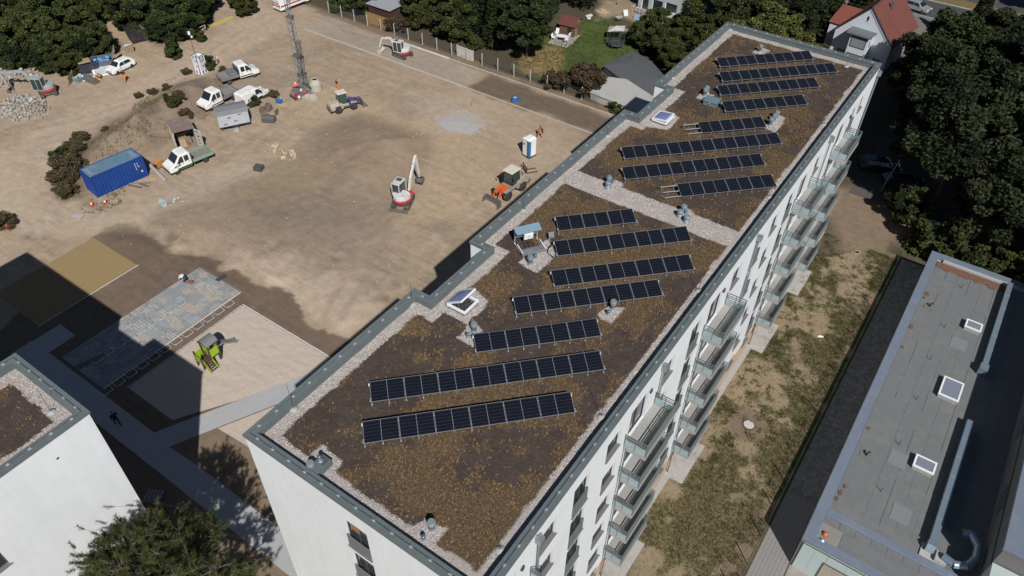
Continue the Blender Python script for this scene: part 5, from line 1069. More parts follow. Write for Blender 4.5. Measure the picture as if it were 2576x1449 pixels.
MB().lathe([(.3,0),(.33,.25)],12,(Lw*.5,-.35,0)).build('tub',ALU,r)
# open container shed with graffiti doors
a=G(508,362); b=G(432,382); d=(a-b).normalized(); ang=math.atan2(d.y,d.x); SW=2.3
WS=M('shed_white',(.52,.50,.46),.7,var=.12,nscale=2,dirt=(.35,.32,.28),dscale=2); SR=M('shed_roof',(.20,.155,.135),.85,var=.25,nscale=3,dirt=(.27,.22,.19))
q=G(475,372); r=thing('storage_container','open white storage container with wooden roof and scrawled doors','container',Vector((q.x,q.y,H(q.x,q.y)*.6)),ang)
MB().box(-1.15,-1.09,0,3.0,0,2.3).build('side_wall',WS,r); MB().box(1.09,1.15,0,3.0,0,2.3).build('side_wall',WS,r); MB().box(-1.09,1.09,2.94,3.0,0,2.3).build('rear_wall',WS,r); MB().box(-1.09,1.09,0,2.94,.02,.1).build('floor',WOODD,r)
for i in range(8): MB().box(-1.22+i*.305,-1.22+i*.305+.295,-.08,3.08,2.30,2.35).build('roof_board',SR,r)
for i in range(9): MB().box(-1.19,-1.15,.1+i*.33,.1+i*.33+.14,.1,2.25).build('rib',WS,r)
for s,an in ((-1,rad(-115)),(1,rad(-75))):
    D=T(s*1.1,0,0,an if s>0 else an) ; o=MB(T(s*1.1,0,0,rad(-100) if s<0 else rad(-62))).box(0,1.05,-.03,.03,.1,2.25).build('door',WS,r)
    m=MB(T(s*1.1,0,0,rad(-100) if s<0 else rad(-62)))
    for k,(z,sc) in enumerate(((1.9,.9),(1.3,1.1),(.8,.9),(.45,.8))):
        for yy in (-.045,.045): squiggle(m,.2+.1*(k%2),yy,z,sc)
    m.build('scrawl',INK,o)
for i,(x,y,sx,sy,sz,mt) in enumerate([(-.4,.6,.7,.6,.8,WOOD),(.3,1.0,.6,.8,.6,WOODD),(.1,.5,.5,.3,.4,RUST),(-.3,1.7,1.0,.8,1.2,WOODD)]): MB().cbox(x,y,.1+sz/2,sx,sy,sz).build('stored_crate',mt,r)
MB().tube((-1.2,.8,2.2),(-3.6,2.6,1.6),.03,5).build('pole',WOOD,r)
# portable toilet
TB_=M('toilet_blue',(.03,.16,.32),.4,var=.05)
r=thing('portable_toilet','white and blue portable toilet near the far end of the block','portable toilet',G(1331,390),rad(-12))
MB().box(-.55,.55,-.55,.55,.12,2.2).build('cabin',WPLAST,r,bevel=.05); MB().prism([(-.6,-.6),(.6,-.6),(.6,.6),(-.6,.6)],2.2,2.28).build('roof_rim',WPLAST,r,bevel=.03); MB().loft([[(-.55,-.55,2.28),(.55,-.55,2.28),(.55,.55,2.28),(-.55,.55,2.28)],[(-.3,-.45,2.42),(.3,-.45,2.42),(.3,.45,2.42),(-.3,.45,2.42)]],sm=False).build('roof',WPLAST,r)
MB().box(-.6,.6,-.6,.6,.0,.12).build('skid',DARKP,r); MB().box(.18,.56,-.575,-.545,.15,2.15).build('blue_panel',TB_,r); MB().box(.545,.575,-.56,-.3,.15,2.15).build('blue_panel',TB_,r)
MB().box(-.35,-.17,-.58,-.55,1.5,1.75).build('badge',M('badge_blue',(.06,.12,.25),.5),r); MB().box(.24,.30,-.58,-.55,1.0,1.1).build('latch',DARKP,r)
# printed toilet pillar and camera pole
r=thing('info_pillar','white square cabin with blue squares, print lines and open top','cabin',P(503,184)+Vector((0,.35,0)),rad(13))
WP=M('pillar_white',(.74,.76,.79),.5,var=.04)
for (x0,x1,y0,y1) in ((-.55,.55,-.55,-.51),(-.55,.55,.51,.55),(-.55,-.51,-.51,.51),(.51,.55,-.51,.51)): MB().box(x0,x1,y0,y1,0,2.45).build('wall',WP,r)
MB().box(-.5,.5,-.5,.5,2.15,2.2).build('inner_roof',M('pillar_inside',(.55,.56,.58),.6),r); frame(MB(),1.14,1.14,.05,2.45,2.50).build('rim',GREYM,r)
NAVY=M('navy_print',(.03,.06,.25),.5); REDL=M('red_print',(.6,.2,.2),.5)
for f_ in (0,1):
    Mf=T() if f_==0 else T(rz=math.pi/2)
    for x in (-.3,.2): MB(Mf).box(x-.1,x+.1,-.562,-.553,2.1,2.36).build('blue_square',NAVY,r); MB(Mf).box(x-.1,x+.1,-.562,-.553,.1,.5).build('blue_square',NAVY,r)
    for z in (1.92,1.78,1.66): MB(Mf).box(-.4,.35,-.562,-.553,z,z+.05).build('print_line',GREYM,r)
    frame(MB(Mf@T(0,-.553,1.1,0,math.pi/2)),.8,.75,.03,0,.01).build('red_frame',REDL,r); MB(Mf).lathe([(.13,0),(.13,.008)],12,(0,0,0),T(-.05,-.555,1.1,0,math.pi/2)).build('pictogram',GREYM,r)
    text('WC',.22,GREYM,r,Mf@T(.2,-.56,1.0,0,math.pi/2)) if False else None
r=thing('camera_pole','dark pole with white cameras and floodlight in front of the square cabin','camera pole',P(505,187),rad(-30)); MB().tube((0,0,0),(0,0,5.5),.05,8,.035).build('pole',GREYM,r)
MB().cbox(0,0,5.7,.35,.3,.4).build('floodlight',WPLAST,r,bevel=.05); MB().lathe([(0,-.2),(.14,-.12),(.15,.1),(0,.18)],10,(-.28,0,5.45)).build('camera',WPLAST,r); MB().lathe([(0,-.2),(.12,-.12),(.13,.1),(0,.18)],10,(-.2,.2,5.1)).build('camera',WPLAST,r); MB().box(-.4,.3,-.03,.03,5.45,5.5).build('bracket',GREYM,r)
# telescopic lattice mast
LAT=M('lattice_steel',(.30,.32,.35),.45,metal=.5,var=.15)
r=thing('lattice_mast','tall telescopic steel lattice mast standing among gear on the sand','mast',P(765,233),rad(12))
def lattice(z0,z1,w_,name,nb):
    m=MB(); h=w_/2; cs=[(-h,-h),(h,-h),(h,h),(-h,h)]
    for (x,y) in cs: m.tube((x,y,z0),(x,y,z1),.032,5)
    for k in range(nb):
        a=z0+(z1-z0)*k/nb; b=z0+(z1-z0)*(k+1)/nb
        for i in range(4):
            p,q=cs[i],cs[(i+1)%4]
            if k%2: p,q=q,p
            m.tube((p[0],p[1],a),(q[0],q[1],b),.016,4); m.tube((cs[i][0],cs[i][1],a),(cs[(i+1)%4][0],cs[(i+1)%4][1],a),.016,4)
    return m.build(name,LAT,r)
lattice(.1,5.0,.80,'mast_section',9); lattice(3.8,10.0,.60,'mast_section',12); lattice(9.0,15.0,.42,'mast_section',12)
for z,w_ in ((5.0,.95),(9.9,.75)): MB().box(-w_/2,w_/2,-w_/2,w_/2,z,z+.1).build('guide_collar',STEELD,r); MB().cbox(w_/2,0,z+.05,.25,.3,.25).build('winch',GREYM,r)
MB().box(-.06,.06,.1,.16,4.6,9.2).build('power_chain',DARKP,r)
for i in range(4): MB(T(rz=math.pi/4+i*math.pi/2)).box(.3,1.5,-.06,.06,.05,.17).build('outrigger',STEELD,r)
# concrete manhole rings
CR=M('ring_concrete',(.42,.39,.33),.9,var=.1,nscale=2)
r=thing('manhole_rings','concrete manhole cone on a wide base ring beside the mast','concrete ring',P(796,226),0)
MB().lathe([(.72,0),(.78,.02),(.78,.85),(.70,.87)],22,sm=False).build('base_ring',CR,r); MB().lathe([(.72,.87),(.72,.95),(.48,1.35),(.44,1.45),(.33,1.45),(.33,1.2)],22,sm=False).build('cone',CR,r); MB().lathe([(.0,1.32),(.33,1.32)],16).build('opening',DARKP,r)
MB().lathe([(.15,0),(.15,.02)],12,(0,0,0),T(-.1,-.79,.5,0,math.pi/2)).build('pipe_hole',DARKP,r)
def simple(name,label,cat,loc,rz,parts,group=None):
    r=thing(name,label,cat,loc,rz,group)
    for (pn,mat,mb) in parts: mb.build(pn,mat,r)
    return r
rp=P(780,247); simple('cover_slab','concrete cover slab with two round holes lying by the manhole cone','concrete slab',rp,rad(15),[('slab',CR,MB().prism([(-.9,-.45),(.6,-.6),(1.0,.2),(.4,.7),(-.7,.5)],0,.22)),('round_lid',M('pale_lid2',(.5,.46,.4),.85),MB().lathe([(.3,.22),(.3,.26)],14,(-.35,-.05,0))),('round_lid',M('pale_lid2',(.5,.46,.4),.85),MB().lathe([(.34,.22),(.34,.26)],14,(.3,.15,0)))])
rp=P(752,238); simple('steel_crate','grey steel crate of building props left of the mast','crate',rp,rad(20),[('crate_body',GREYL,frame(MB(),1.7,1.0,.06,.1,.55)),('crate_floor',STEELD,MB().box(-.8,.8,-.45,.45,.1,.14)),('prop_bundle',STEELD,MB().tube((-.8,-.2,.3),(.8,-.15,.3),.1,8).tube((-.75,.1,.32),(.8,.12,.35),.1,8).tube((-.7,.3,.3),(.75,.28,.3),.09,8))])
rp=P(748,229); simple('paver_tank','salmon red tank drum lying on the steel crate','tank',rp+Vector((0,0,.55)),rad(-30),[('drum',M('salmon',(.50,.13,.09),.6,var=.1),MB(T(0,0,.28,0,math.pi/2)).lathe([(0,-.5),(.25,-.48),(.28,-.3),(.28,.3),(.25,.48),(0,.5)],14)),('cap',WPLAST,MB().cbox(.1,-.1,.6,.18,.18,.12))])
rp=P(744,247); r=simple('plate_trolley','red and white trolley machine with a row of small wheels','trolley',rp,rad(-12),[('frame',RED,MB().box(-.8,.5,-.35,-.28,.3,.4).box(-.8,.5,.28,.35,.3,.4)),('engine',M('engine_red',(.35,.05,.05),.5),MB().cbox(.55,0,.55,.5,.5,.5)),('tray',GREYL,MB().box(-.8,.3,-.28,.28,.32,.38)),('tank',WPLAST,MB().cbox(.8,.05,.45,.25,.3,.3))])
add_wheels(r,(-.6,-.2,.2,.6),.36,.16,.1)
rp=P(772,218); simple('pipe_bundle','green plastic pipes stacked behind the manhole cone','pipes',rp,rad(-12),[('pipe',M('green_pvc',(.03,.20,.08),.5),MB().tube((-.9,i*.16-.1,.25+.05*i),(1.0,i*.16-.1,.25+.05*i),.07,8)) for i in range(3)]+[('trestle',STEELD,MB().box(-.5,-.4,-.3,.4,0,.2).box(.5,.6,-.3,.4,0,.2))])
rp=P(770,233); simple('tool_pile','white red and grey tools heaped at the foot of the mast','tools',rp+Vector((.3,-.5,0)),rad(40),[('hose_reel',RED,MB(T(0,0,.3,0,math.pi/2)).lathe([(.1,-.15),(.3,-.15),(.3,-.1),(.15,-.08),(.15,.08),(.3,.1),(.3,.15),(.1,.15)],14)),('canister',WPLAST,MB().cbox(-.4,.3,.35,.25,.35,.5)),('beam',STEELD,MB().box(-.9,.9,-.5,-.38,.05,.2)),('plate',GREYL,MB().box(.2,.9,-.2,.4,.1,.16))])
# blue pump on planks
rp=P(704,262); simple('blue_pump','blue pump on a wooden pallet board beside dry grass','pump',rp,rad(10),[('board',WOOD,MB().box(-.2,1.3,-.6,.3,.02,.1)),('motor',M('pump_blue',(.03,.13,.34),.5,var=.1),MB().cbox(-.1,.1,.32,.7,.5,.5)),('top_ring',GREYL,MB(T(-.1,.25,.6,0,rad(70))).lathe([(.2,-.06),(.3,-.06),(.3,.06),(.2,.06)],14)),('handle',STEELD,MB().tube((-.5,.4,.3),(-.8,.7,.8),.03,5).tube((-.8,.7,.8),(-.5,.8,.85),.03,5))])
rp=P(1297,256); simple('blue_pump','blue compressor with grey lid on the dark soil strip','pump',rp,rad(30),[('motor',M('pump_blue',(.03,.13,.34),.5),MB().cbox(0,0,.35,.8,.55,.55)),('lid',GREYL,MB().lathe([(.3,.6),(.28,.7),(0,.74)],12,(-.1,.1,0))),('base',STEELD,MB().box(-.5,.5,-.35,.35,.0,.08)),('handle',STEELD,MB().tube((.4,.2,.3),(.8,.3,.7),.025,5))])
# spare buckets and forks on the ground
BRN=M('bucket_brown',(.15,.105,.085),.8,var=.25,dirt=(.24,.19,.15))
def spare_bucket(label,loc,rz,w_,mat,grp='spare machine buckets'):
    r=thing('spare_bucket',label,'bucket',loc,rz,grp); pr=[(0,0),(.0,.55),(.15,.75),(.5,.8),(.75,.55),(.8,.1),(.72,.1),(.66,.5),(.46,.70),(.2,.66),(.08,.5),(.08,0)]
    MB().side(pr,-w_/2,w_/2).build('shell',mat,r); bp=[(0,0),(0,.55),(.15,.75),(.5,.8),(.75,.55),(.8,.1)]; MB().side(bp,-w_/2-.03,-w_/2).build('cheek',mat,r); MB().side(bp,w_/2,w_/2+.03).build('cheek',mat,r); MB().box(.25,.5,-.12,.12,.78,.98).build('hitch',STEELD,r); return r
spare_bucket('brown digger bucket lying open behind the site wagon',P(668,276),rad(20),.8,BRN); spare_bucket('second brown digger bucket nearest the grey site wagon',P(655,288),rad(60),.6,BRN); spare_bucket('long dark grading bucket lying on the sand below the digger buckets',P(680,302),rad(-60),1.5,GREYM); spare_bucket('long grey loader bucket lying in front of the white hatchback',P(225,210),rad(95),1.9,STEELD)
simple('quick_hitch','rusty quick hitch frame standing right of the digger buckets','hitch',P(697,288),rad(30),[('frame',STEELD,MB().box(-.1,.1,-.4,.4,0,.1).box(-.1,.1,-.4,-.3,.1,.7).box(-.1,.1,.3,.4,.1,.6)),('jaw',RUST,MB().tube((0,-.35,.6),(0,.35,.5),.08,8))])
FK=M('fork_steel',(.06,.045,.04),.7,var=.2)
simple('pallet_fork','dark pallet fork attachment lying beside the orange loader','fork',P(1322,432),rad(52),[('carriage',FK,MB().box(-.1,0,-.6,.6,.1,.25).box(-.1,0,-.6,.6,.6,.72).box(-.1,0,-.6,-.5,.1,.95).box(-.1,0,.5,.6,.1,.95)),('tine',FK,MB().box(0,1.3,-.4,-.28,.02,.09)),('tine',FK,MB().box(0,1.3,.28,.4,.02,.09)),('hook',FK,MB().tube((-.1,-.3,.9),(-.3,-.3,1.05),.05,6).tube((-.1,.3,.9),(-.3,.3,1.05),.05,6))])
# traffic cones
for (px,l) in (((232,517),'left'),((266,512),'right')):
    r=thing('traffic_cone',f'{l} of the two red and white traffic cones below the blue container','traffic cone',P(*px),0,'traffic cones'); MB().box(-.2,.2,-.2,.2,0,.05).build('base',HIVIS if 0 else M('cone_red',(.62,.06,.03),.6),r); MB().lathe([(.15,.05),(.11,.25)],12).build('cone',M('cone_red',(.62,.06,.03),.6),r); MB().lathe([(.11,.25),(.075,.42)],12).build('white_band',WPLAST,r); MB().lathe([(.075,.42),(.035,.62),(0,.63)],12).build('cone_tip',M('cone_red',(.62,.06,.03),.6),r)
# generator, black crate, pipe roll, scraps
simple('generator','small orange generator box between container and truck','generator',P(400,418),rad(10),[('case',M('gen_orange',(.52,.24,.08),.6,var=.15),MB().box(-.35,.35,-.45,.45,.08,.78)),('grille',DARKP,MB().box(-.3,.3,-.47,-.45,.15,.55)),('skid',DARKP,MB().box(-.38,.38,-.48,.48,0,.08))])
simple('plastic_crate','dark slatted crate standing on the sand','crate',P(652,427),rad(20),[('crate_body',M('crate_dark',(.075,.075,.08),.7),MB().box(-.45,.45,-.4,.4,0,.5))]+[('slat',GREYM,MB().box(-.47,.47,-.43,-.40,.08+i*.15,.16+i*.15)) for i in range(3)]+[('lid_slat',GREYM,MB().box(-.45+i*.2,-.32+i*.2,-.4,.4,.5,.53)) for i in range(5)])
a=P(378,418); b=P(415,455); r=thing('film_roll','long roll of clear plastic film lying by the container end','film roll',a,0); d=b-a; FILM=M('clear_film',(.42,.40,.40),.35,var=.1); MB().tube((0,0,.2),tuple(d+Vector((0,0,.2))),.2,12).build('roll',FILM,r); MB().tube(tuple(d*.99+Vector((0,0,.2))),tuple(d*1.02+Vector((0,0,.2))),.09,10).build('core',M('cardboard',(.4,.32,.24),.9),r)
for i,(px,ln,an,l) in enumerate([((352,462),2.2,40,'long plank beside the blue container'),((340,470),1.6,20,'short plank pile end nearest the cones'),((372,452),1.8,55,'plank leaning to the film roll'),((362,466),1.2,10,'bent metal offcut below the container')]):
    q=P(*px); tag(MB(T(q.x,q.y,q.z+.06,rad(an))).box(-ln/2,ln/2,-.09,.09,-.05,.05).build('plank',(WOODD,STEELD,WOOD,STEELD)[i]),'weathered '+l,'plank','loose planks by the container')
rg=random.Random(9); TQ=M('torn_film',(.38,.48,.46),.4,var=.1)
for i,(px,s,l) in enumerate([((412,515),.95,'largest pale green torn film sheet on the sand'),((440,508),.5,'small torn film scrap right of the large sheet'),((462,513),.3,'smallest torn film scrap, farthest right'),((450,503),.35,'torn film scrap above the smallest one')]):
    q=P(*px); m=MB(T(q.x,q.y,q.z+.05,rg.uniform(0,6))); m.add([(-.9*s,0,.02),(-.3*s,-.4*s,.1),(.4*s,-.3*s,.03),(1.0*s,.1*s,.12),(.3*s,.5*s,.04),(-.4*s,.35*s,.15)],[(0,1,5),(1,2,4,5),(2,3,4)]); tag(m.build('film_scrap',TQ),l,'plastic scrap','torn film scraps')
for i,(px,l) in enumerate([((197,545),'flat pale board scrap below the weeds'),((1040,400),'')][:1]):
    q=P(*px); tag(MB(T(q.x,q.y,q.z+.05,.3)).box(-.5,.5,-.3,.3,0,.06).build('board_scrap',M('board_grey',(.4,.38,.36),.8)),l,'board')
# rubble bits scattered over the sand: small, uncountable
rg=np.random.default_rng(15); n=900; X_=rg.uniform(-88,-3,n); Y_=rg.uniform(14,59,n); k_=pdist(SITE,X_,Y_)<-.5; X_,Y_=X_[k_],Y_[k_]; Z_=height(X_,Y_); s_=rg.uniform(.03,.10,len(X_))
oc=np.array([(1,0,0),(-.8,.3,0),(0,1,.1),(.1,-1,0),(0,0,.7),(0,0,-.5)]); of=np.array([(0,2,4),(2,1,4),(1,3,4),(3,0,4),(2,0,5),(1,2,5),(3,1,5),(0,3,5)])
V_=(oc[None]*s_[:,None,None]*rg.uniform(.6,1.4,(len(X_),1,3))+np.stack([X_,Y_,Z_+.02],-1)[:,None]).reshape(-1,3); F_=(np.arange(len(X_))[:,None,None]*6+of[None]).reshape(-1,3)
cc=np.where(rg.random((len(X_),1))<.6,np.array([[.45,.40,.34]]),np.array([[.2,.16,.13]])); tag(link('loose_stones',npmesh('loose_stones',V_,F_,M('loose_stone',(.4,.35,.3),.9,attr=True,var=.1),np.repeat(np.concatenate([cc,np.ones((len(X_),1))],1),6,0))),'small loose stones strewn over the sandy site','stones',kind='stuff')
# ---------------------------------------------------------------- skips and waste, top left
SKB=M('skip_navy',(.03,.035,.055),.6,var=.15,dirt=(.09,.08,.075)); SKG=M('skip_grey',(.12,.125,.13),.6,var=.2)
def skip(label,loc,rz,L_,W_,Hh,mat,lid=None,ribs=True):
    r=thing('waste_skip',label,'skip',loc,rz,'waste skips'); sp_=.25
    bo=[(-L_/2+sp_,-W_/2,0),(L_/2-sp_,-W_/2,0),(L_/2-sp_,W_/2,0),(-L_/2+sp_,W_/2,0)]; to=[(-L_/2,-W_/2-.05,Hh),(L_/2,-W_/2-.05,Hh),(L_/2,W_/2+.05,Hh),(-L_/2,W_/2+.05,Hh)]
    for i in range(4):
        j=(i+1)%4; m=MB(); m.add([bo[i],bo[j],to[j],to[i]],[(0,1,2,3)]); o=m.build('wall',mat,r); s_=o.modifiers.new('t','SOLIDIFY'); s_.thickness=.06
    MB().box(-L_/2+sp_,L_/2-sp_,-W_/2,W_/2,.0,.06).build('floor',mat,r); frame(MB(),L_+.06,W_+.16,.08,Hh-.04,Hh+.05).build('rim',mat,r)
    if ribs:
        for s in (-1,1):
            for k in range(3): MB().box(-L_*.3+k*L_*.3-.04,-L_*.3+k*L_*.3+.04,s*(W_/2+.05)-.04,s*(W_/2+.05)+.04,.1,Hh).build('rib',mat,r)
    return r
r=skip('open dark skip with a wooden pallet on top',P(226,178),rad(60),2.6,1.7,1.3,SKB)
for i in range(7): MB(T(-.3,.1,1.36,rad(8))).box(-.75+i*.22,-.75+i*.22+.14,-.6,.6,.1,.125).build('load',WOOD,r)
for y in (-.55,0,.5): MB(T(-.3,.1,1.36,rad(8))).box(-.75,.75,y-.05,y+.05,0,.1).build('load',WOOD,r)
r=skip('open skip full of blue rubbish bags with brown lid raised',P(263,168),rad(60),2.6,1.9,1.2,SKG)
MB(T(1.35,0,1.25,0,0,rad(-62))).box(0,1.25,-.92,-.01,0,.05).build('lid',M('lid_brown',(.32,.24,.18),.7,var=.1),r); MB(T(1.35,0,1.25,0,0,rad(-62))).box(0,1.25,.01,.92,0,.05).build('lid',M('lid_brown',(.32,.24,.18),.7),r)
BAGB=M('bag_blue',(.10,.28,.62),.4,var=.15); rg=random.Random(4)
def bag(mat,r,x,y,z,s): 
    me=rockmesh(int(abs(x*97+y*31+z*7)*10)+1,mat); me.polygons.foreach_set('use_smooth',[True]*len(me.polygons)); o=link('rubbish_bag',me,r); o.location=(x,y,z); o.scale=(s,s*.9,s*.75); return o
for i in range(16): bag(BAGB,r,rg.uniform(-.9,.9),rg.uniform(-.7,.7),rg.uniform(.9,1.25),rg.uniform(.25,.4))
simple('panel_sheet','large pale grey insulated panel leaning at the skip of blue bags','panel',P(262,182),rad(62),[('sheet',M('panel_pale',(.45,.50,.52),.5,var=.06),MB(T(0,0,.35,0,rad(12))).box(-1.1,.9,-.9,.7,0,.07)),('tray',GREYL,frame(MB(T(.5,-.1,.42,0,rad(12))),.5,.4,.05,.05,.12)),('under_sheet',WPLAST,MB(T(-.2,-.2,.25,.1,rad(12))).box(-1.1,.9,-.9,.7,0,.05)),('support_block',WOODD,MB().box(-.8,.6,-.6,.5,0,.25))])
r=thing('rubbish_pile','loose pile of rubbish, planks and blue bags in front of the skips','rubbish',P(222,200),rad(40)); rg=random.Random(21)
cols=[BAGB,M('junk_teal',(.05,.16,.24),.6),M('junk_tan',(.40,.27,.13),.8),M('junk_grey',(.35,.36,.35),.8),M('junk_orange',(.36,.17,.07),.8),WPLAST,M('junk_green',(.12,.2,.12),.8)]
for i in range(60):
    mt=rg.choice(cols); me=rockmesh(i+500,mt); o=link('rubbish_item',me,r); s=rg.uniform(.12,.34); o.location=(rg.uniform(-1.6,1.6),rg.uniform(-.9,.9),s*.5+rg.uniform(0,.25)); o.scale=(s*rg.uniform(.6,2),s,s*rg.uniform(.3,.8)); o.rotation_euler=(rg.uniform(0,1),rg.uniform(0,1),rg.uniform(0,6))
MB().box(-1.9,-1.82,-1.3,1.0,0,.9).build('side_board',WOODD,r); MB(T(-1.9,0,.4,0,rad(20))).box(-.05,.05,-1.6,1.4,.3,.4).build('beam',WOODD,r)
simple('scrap_laths','white plastic laths scattered left of the rubbish pile','laths',P(192,195),rad(30),[('lath',WPLAST,MB(T(random.uniform(-.6,.6),random.uniform(-.6,.6),.05+.03*i,random.uniform(0,3))).box(-.6,.6,-.06,.06,0,.04)) for i in range(7)])
r=skip('large black roll-off skip standing at the wood edge',P(358,98),rad(72),3.6,2.0,1.7,M('skip_black',(.02,.02,.023),.6,var=.2,dirt=(.07,.065,.06)))
MB().box(.2,1.85,-1.06,1.06,1.72,1.78).build('cover_board',M('cover_grey',(.13,.14,.155),.7),r)
r=thing('pallet_stack','stack of wooden pallets topped with grey sacks','pallets',P(327,130),rad(58))
for k in range(5):
    for i in range(5): MB().box(-.6+i*.26,-.6+i*.26+.16,-.42,.42,k*.16+.12,k*.16+.145).build('pallet_board',WOOD,r)
    for y in (-.4,0,.34): MB().box(-.6,.6,y,y+.08,k*.16,k*.16+.12).build('pallet_bearer',WOODD,r)
for i in range(5): bag(M('sack_grey',(.42,.43,.42),.8),r,random.uniform(-.4,.4),random.uniform(-.25,.25),.95,.28)
q=P(318,147); tag(MB(T(q.x,q.y,q.z+.01)).prism([(.9*math.cos(t)*(1+.3*math.sin(3*t)),.55*math.sin(t)*(1+.25*math.cos(5*t))) for t in np.arange(0,6.28,.3)],0,.012).build('lime_spill',M('lime_white',(.55,.52,.48),.9,var=.15)),'white lime spilled on the sand by the pallet stack','spill')
# barrier gate, yellow beam, hydrant post
q=P(487,98); r=thing('barrier_gate','yellowish metal swing gate with white post at the wood edge','gate',q,0); e=P(520,82)-q; GT=M('gate_yellow',(.55,.50,.36),.6,var=.1)
MB().tube((0,0,1.1),tuple(e+Vector((0,0,1.1))),.045,6).build('bar',GT,r); MB().tube((0,0,.5),tuple(e+Vector((0,0,.75))),.045,6).build('bar',GT,r); MB().tube(tuple(e+Vector((0,0,.6))),tuple(e+Vector((0,0,1.15))),.045,6).build('bar',GT,r); MB().tube(tuple(e*.5+Vector((0,0,.6))),tuple(e*.5+Vector((0,0,1.1))),.04,6).build('bar',GT,r); MB().tube((0,0,0),(0,0,1.4),.09,8).build('post',WPLAST,r)
a=P(532,67); b=P(585,44); d=b-a; tag(MB(T(a.x,a.y,a.z,math.atan2(d.y,d.x))).box(0,d.length,-.18,.18,0,.22).build('yellow_beam',M('beam_yellow',(.52,.40,.08),.6,var=.15)),'long yellow timber beam lying beside the haul road','beam')
r=thing('red_post','short red and white marker post behind the square cabin','post',P(549,160),0); MB().tube((0,0,0),(-.1,.1,.75),.08,8).build('post',RED,r); MB().tube((-.1,.1,.75),(-.13,.13,.95),.085,8).build('cap',WPLAST,r)
simple('orange_drum','orange barrier drum in weeds at the left picture edge','drum',P(22,572),0,[('drum',M('drum_orange',(.7,.10,.05),.5),MB(T(0,0,.3,0,rad(60))).lathe([(.12,-.2),(.22,-.2),(.22,.2),(.12,.2)],12)),('plank',WOODD,MB(T(-.6,-.6,.1,.9)).box(-1.2,1.2,-.1,.1,0,.08))])
simple('shovel','shovel with red blade stuck in the ground by the far excavator','shovel',P(1026,143),0,[('handle',WOOD,MB().tube((0,0,0),(-.15,.1,1.35),.022,6)),('blade',M('shovel_red',(.6,.15,.12),.6),MB().box(-.12,.12,-.02,.02,-.02,.3))])
q=P(1187,268); tag(MB(T(1*q.x,q.y,0)).tube((0,0,0),(.1,0,1.2),.025,5).build('survey_stake',WOODD),'thin survey stake by the lower kerb','stake')
# ================================================================ GARDENS, HOUSE, STREET, FENCES BEYOND THE SITE
FP=M('fence_post',(.45,.45,.43),.8,var=.1); FMESH=M('fence_wire',(.07,.08,.08),.7)
Fe=thing('wire_fence','grey wire mesh fence with pale posts behind the upper kerb','fence',(0,0,0),0)
px=-64.0; i=0
while px<-18.5:
    MB().box(px-.05,px+.05,66.15,66.25,0,1.75).build('post',FP,Fe)
    if not (-57<px<-53.5 or -40.5<px<-37.8):
        m=MB()
        for z in np.arange(.08,1.6,.14): m.box(px+.05,px+2.57,66.195,66.203,z-.004,z+.004)
        for q in np.arange(px+.12,px+2.55,.13): m.box(q-.004,q+.004,66.203,66.211,.05,1.58)
        m.build('mesh_panel',FMESH,Fe)
    px+=2.62; i+=1
OB=M('ochre_board',(.30,.19,.075),.8,var=.18,nscale=3)
r=thing('board_fence','ochre wooden board screen behind the fence below the flat shed','fence',(-57.0,66.9,0),0)
for k in range(26): MB().box(k*.2,k*.2+.19,-.02,.02,.05,1.75+.02*(k%3)).build('board',OB,r)
MB().box(0,5.2,.02,.07,.4,.5).build('rail',WOODD,r); MB().box(0,5.2,.02,.07,1.3,1.4).build('rail',WOODD,r)
r=thing('white_screen','weathered white panel standing in the wire fence','panel',(-39.7,66.45,0),rad(-2)); MB().box(0,2.9,-.03,.03,0,1.55).build('sheet',M('screen_white',(.52,.50,.47),.8,var=.12,dirt=(.3,.26,.2),dscale=2),r); 
for x in (.05,2.85): MB().box(x-.05,x+.05,.03,.12,0,1.6).build('post',FP,r)
# flat shed behind the fence
r=thing('garden_shed','flat roofed dark shed with pale felt roof behind the board screen','shed',(-57.6,68.2,0),0)
MB().box(0,4.2,0,4.6,0,2.3).build('wall',M('shed_redbrown',(.06,.03,.025),.9,var=.2),r); MB().box(-.2,4.5,-.25,4.8,2.3,2.42).build('roof',M('shed_felt',(.30,.31,.34),.85,var=.1,nscale=2),r)
# brown playhouse with red roof
r=thing('garden_shed','small brown wooden garden house with dark red gable roof','shed',(-31.9,80.6,0),rad(6))
MB().box(0,2.3,0,2.6,0,1.7).build('wall',M('shed_brown',(.13,.075,.04),.85,var=.2),r); RR=M('shed_redroof',(.12,.038,.03),.85,var=.15,nscale=4)
MB().add([(-.2,-.25,1.62),(2.5,-.25,1.62),(2.5,1.3,2.5),(-.2,1.3,2.5)],[(0,1,2,3)]).add([(2.5,2.85,1.62),(-.2,2.85,1.62),(-.2,1.3,2.5),(2.5,1.3,2.5)],[(0,1,2,3)]).build('roof',RR,r)
MB().add([(2.3,0,1.7),(2.3,2.6,1.7),(2.3,1.3,2.42)],[(0,1,2)]).add([(0,2.6,1.7),(0,0,1.7),(0,1.3,2.42)],[(0,1,2)]).build('gable',WOODD,r); MB().box(1.3,1.9,-.03,0,.05,1.4).build('door',DARKP,r); MB().box(2.31,2.6,.4,.5,0,1.2).build('ladder_rail',WOODD,r)
